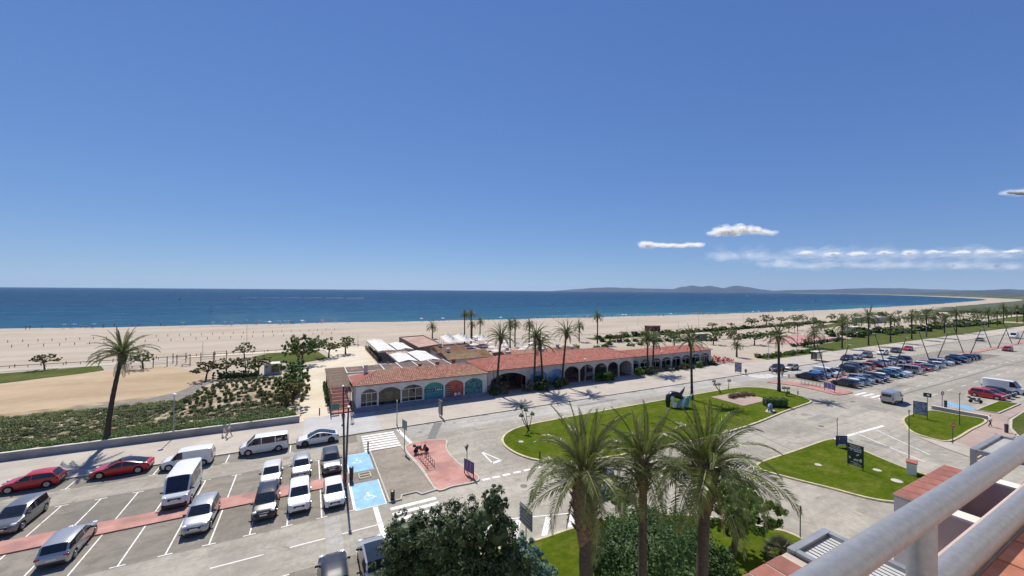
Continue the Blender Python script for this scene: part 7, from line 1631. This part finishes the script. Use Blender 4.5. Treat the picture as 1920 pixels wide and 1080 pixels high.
# ================================================================== CLOUDS
def cloudmat(name, alpha, scale):
    m = bpy.data.materials.new(name); m.use_nodes = True; nt = m.node_tree; nt.nodes.remove(nt.nodes['Principled BSDF'])
    # light bounces through a cloud until it leaves evenly on all sides: shade every wisp as if it faced the sun
    mx = N(nt, 'ShaderNodeAddShader')
    for k_, (sh, sg) in enumerate((('ShaderNodeBsdfDiffuse', 1), ('ShaderNodeBsdfTranslucent', -1))):
        d_ = N(nt, sh); d_.inputs[0].default_value = (.50, .50, .51, 1); cx = N(nt, 'ShaderNodeCombineXYZ')
        for i_, q_ in enumerate(sv): cx.inputs[i_].default_value = q_*sg
        nt.links.new(cx.outputs[0], d_.inputs['Normal']); nt.links.new(d_.outputs[0], mx.inputs[k_])
    tr = N(nt, 'ShaderNodeBsdfTransparent'); m2 = N(nt, 'ShaderNodeMixShader'); nt.links.new(tr.outputs[0], m2.inputs[1]); nt.links.new(mx.outputs[0], m2.inputs[2])
    nt.links.new(mth(nt, 'MULTIPLY', ramp(nt, noise(nt, coord(nt, 'obj'), scale, 4), [(.3, .25), (.65, 1)]), alpha), m2.inputs[0])
    nt.links.new(m2.outputs[0], nt.nodes['Material Output'].inputs['Surface']); return m
M['cumulus'] = cloudmat('cumulus_vapour', .085, .006); M['veil'] = cloudmat('thin_cloud_vapour', .018, .0025)
def cloud(name, lobes, mat, label, puffs=300):
    """many thin overlapping wisps: the cloud is dense where they pile up and frays at its rim"""
    c = Vector(lobes[0][:3]); mb = MB(); r = random.Random(int(c.x))
    for k in range(puffs):
        x, y, z, rx, ry, rz_ = lobes[k % len(lobes)]; d = Vector((r.gauss(0, 1), r.gauss(0, 1), r.gauss(0, 1))).normalized()*r.random()**.4; q = r.uniform(.18, .55)
        if d.z < 0: d.z *= .5
        mb.blob((x-c.x+d.x*rx, y-c.y+d.y*ry, z-c.z+d.z*rz_), (rx*q*1.2, ry*q*1.2, rz_*q), 9, 6, 0, .16, r)
    o = mb.build(name, M[mat], None, smooth=80, loc=c); return setp(o, label, 'cloud')
def along(p, q, n, r, f):
    out = []
    for i in range(n): u = (i+.5)/n; out.append((p[0]+(q[0]-p[0])*u, p[1]+(q[1]-p[1])*u, *f(u, r)))
    return out
r = random.Random(4)
cloud('cloud', along((12900, 9050), (14800, 8060), 9, r, lambda u, r: (2120+150*math.sin(math.pi*u)**.7*r.uniform(.7, 1.1), 260, 260, 110+110*math.sin(math.pi*min(1, u*1.25)))), 'cumulus', 'bright white cumulus cloud highest above the headland')
cloud('cloud', along((10600, 10250), (12600, 9210), 8, r, lambda u, r: (1670+40*r.random(), 230, 230, 85 if u > .2 else 130)), 'cumulus', 'small flat white cloud below and beside the bright cumulus')
for k, (a, b, n, z0, hh) in enumerate((((12900, 9050), (22800, 3870), 22, 1280, 260), ((14500, 8200), (22900, 3800), 16, 960, 190))):
    cloud('cloud', along(a, b, n, r, lambda u, r: (z0+(170*u if k == 0 else 40*u)+70*r.random(), 420, 420, hh*r.uniform(.7, 1.25))), 'veil', ('long pale bank of cloud stretching over the distant mountains', 'lower thin layer of cloud just above the distant mountains')[k], 420)
cloud('cloud', along((15500, 7700), (22900, 3800), 9, r, lambda u, r: (1380+190*u+60*r.random(), 240, 240, 60+40*r.random())), 'cumulus', 'row of small bright puffs inside the cloud bank')
cloud('cloud', along((22300, 4100), (23600, 3500), 4, r, lambda u, r: (3650+100*r.random(), 260, 260, 120)), 'veil', 'wisp of cloud at the edge of the photo above the bank')
# ================================================================== AIR
m = bpy.data.materials.new('haze_air'); m.use_nodes = True; nt = m.node_tree; nt.nodes.remove(nt.nodes['Principled BSDF'])
v = N(nt, 'ShaderNodeVolumePrincipled'); v.inputs['Color'].default_value = (.45, .68, 1.0, 1); v.inputs['Density'].default_value = 2.4e-5; v.inputs['Anisotropy'].default_value = .2
nt.links.new(v.outputs[0], nt.nodes['Material Output'].inputs['Volume'])
setp(MB().box(-17700, 17700, -17700, 17700, -4.5, 270).build('haze', m), kind='stuff')
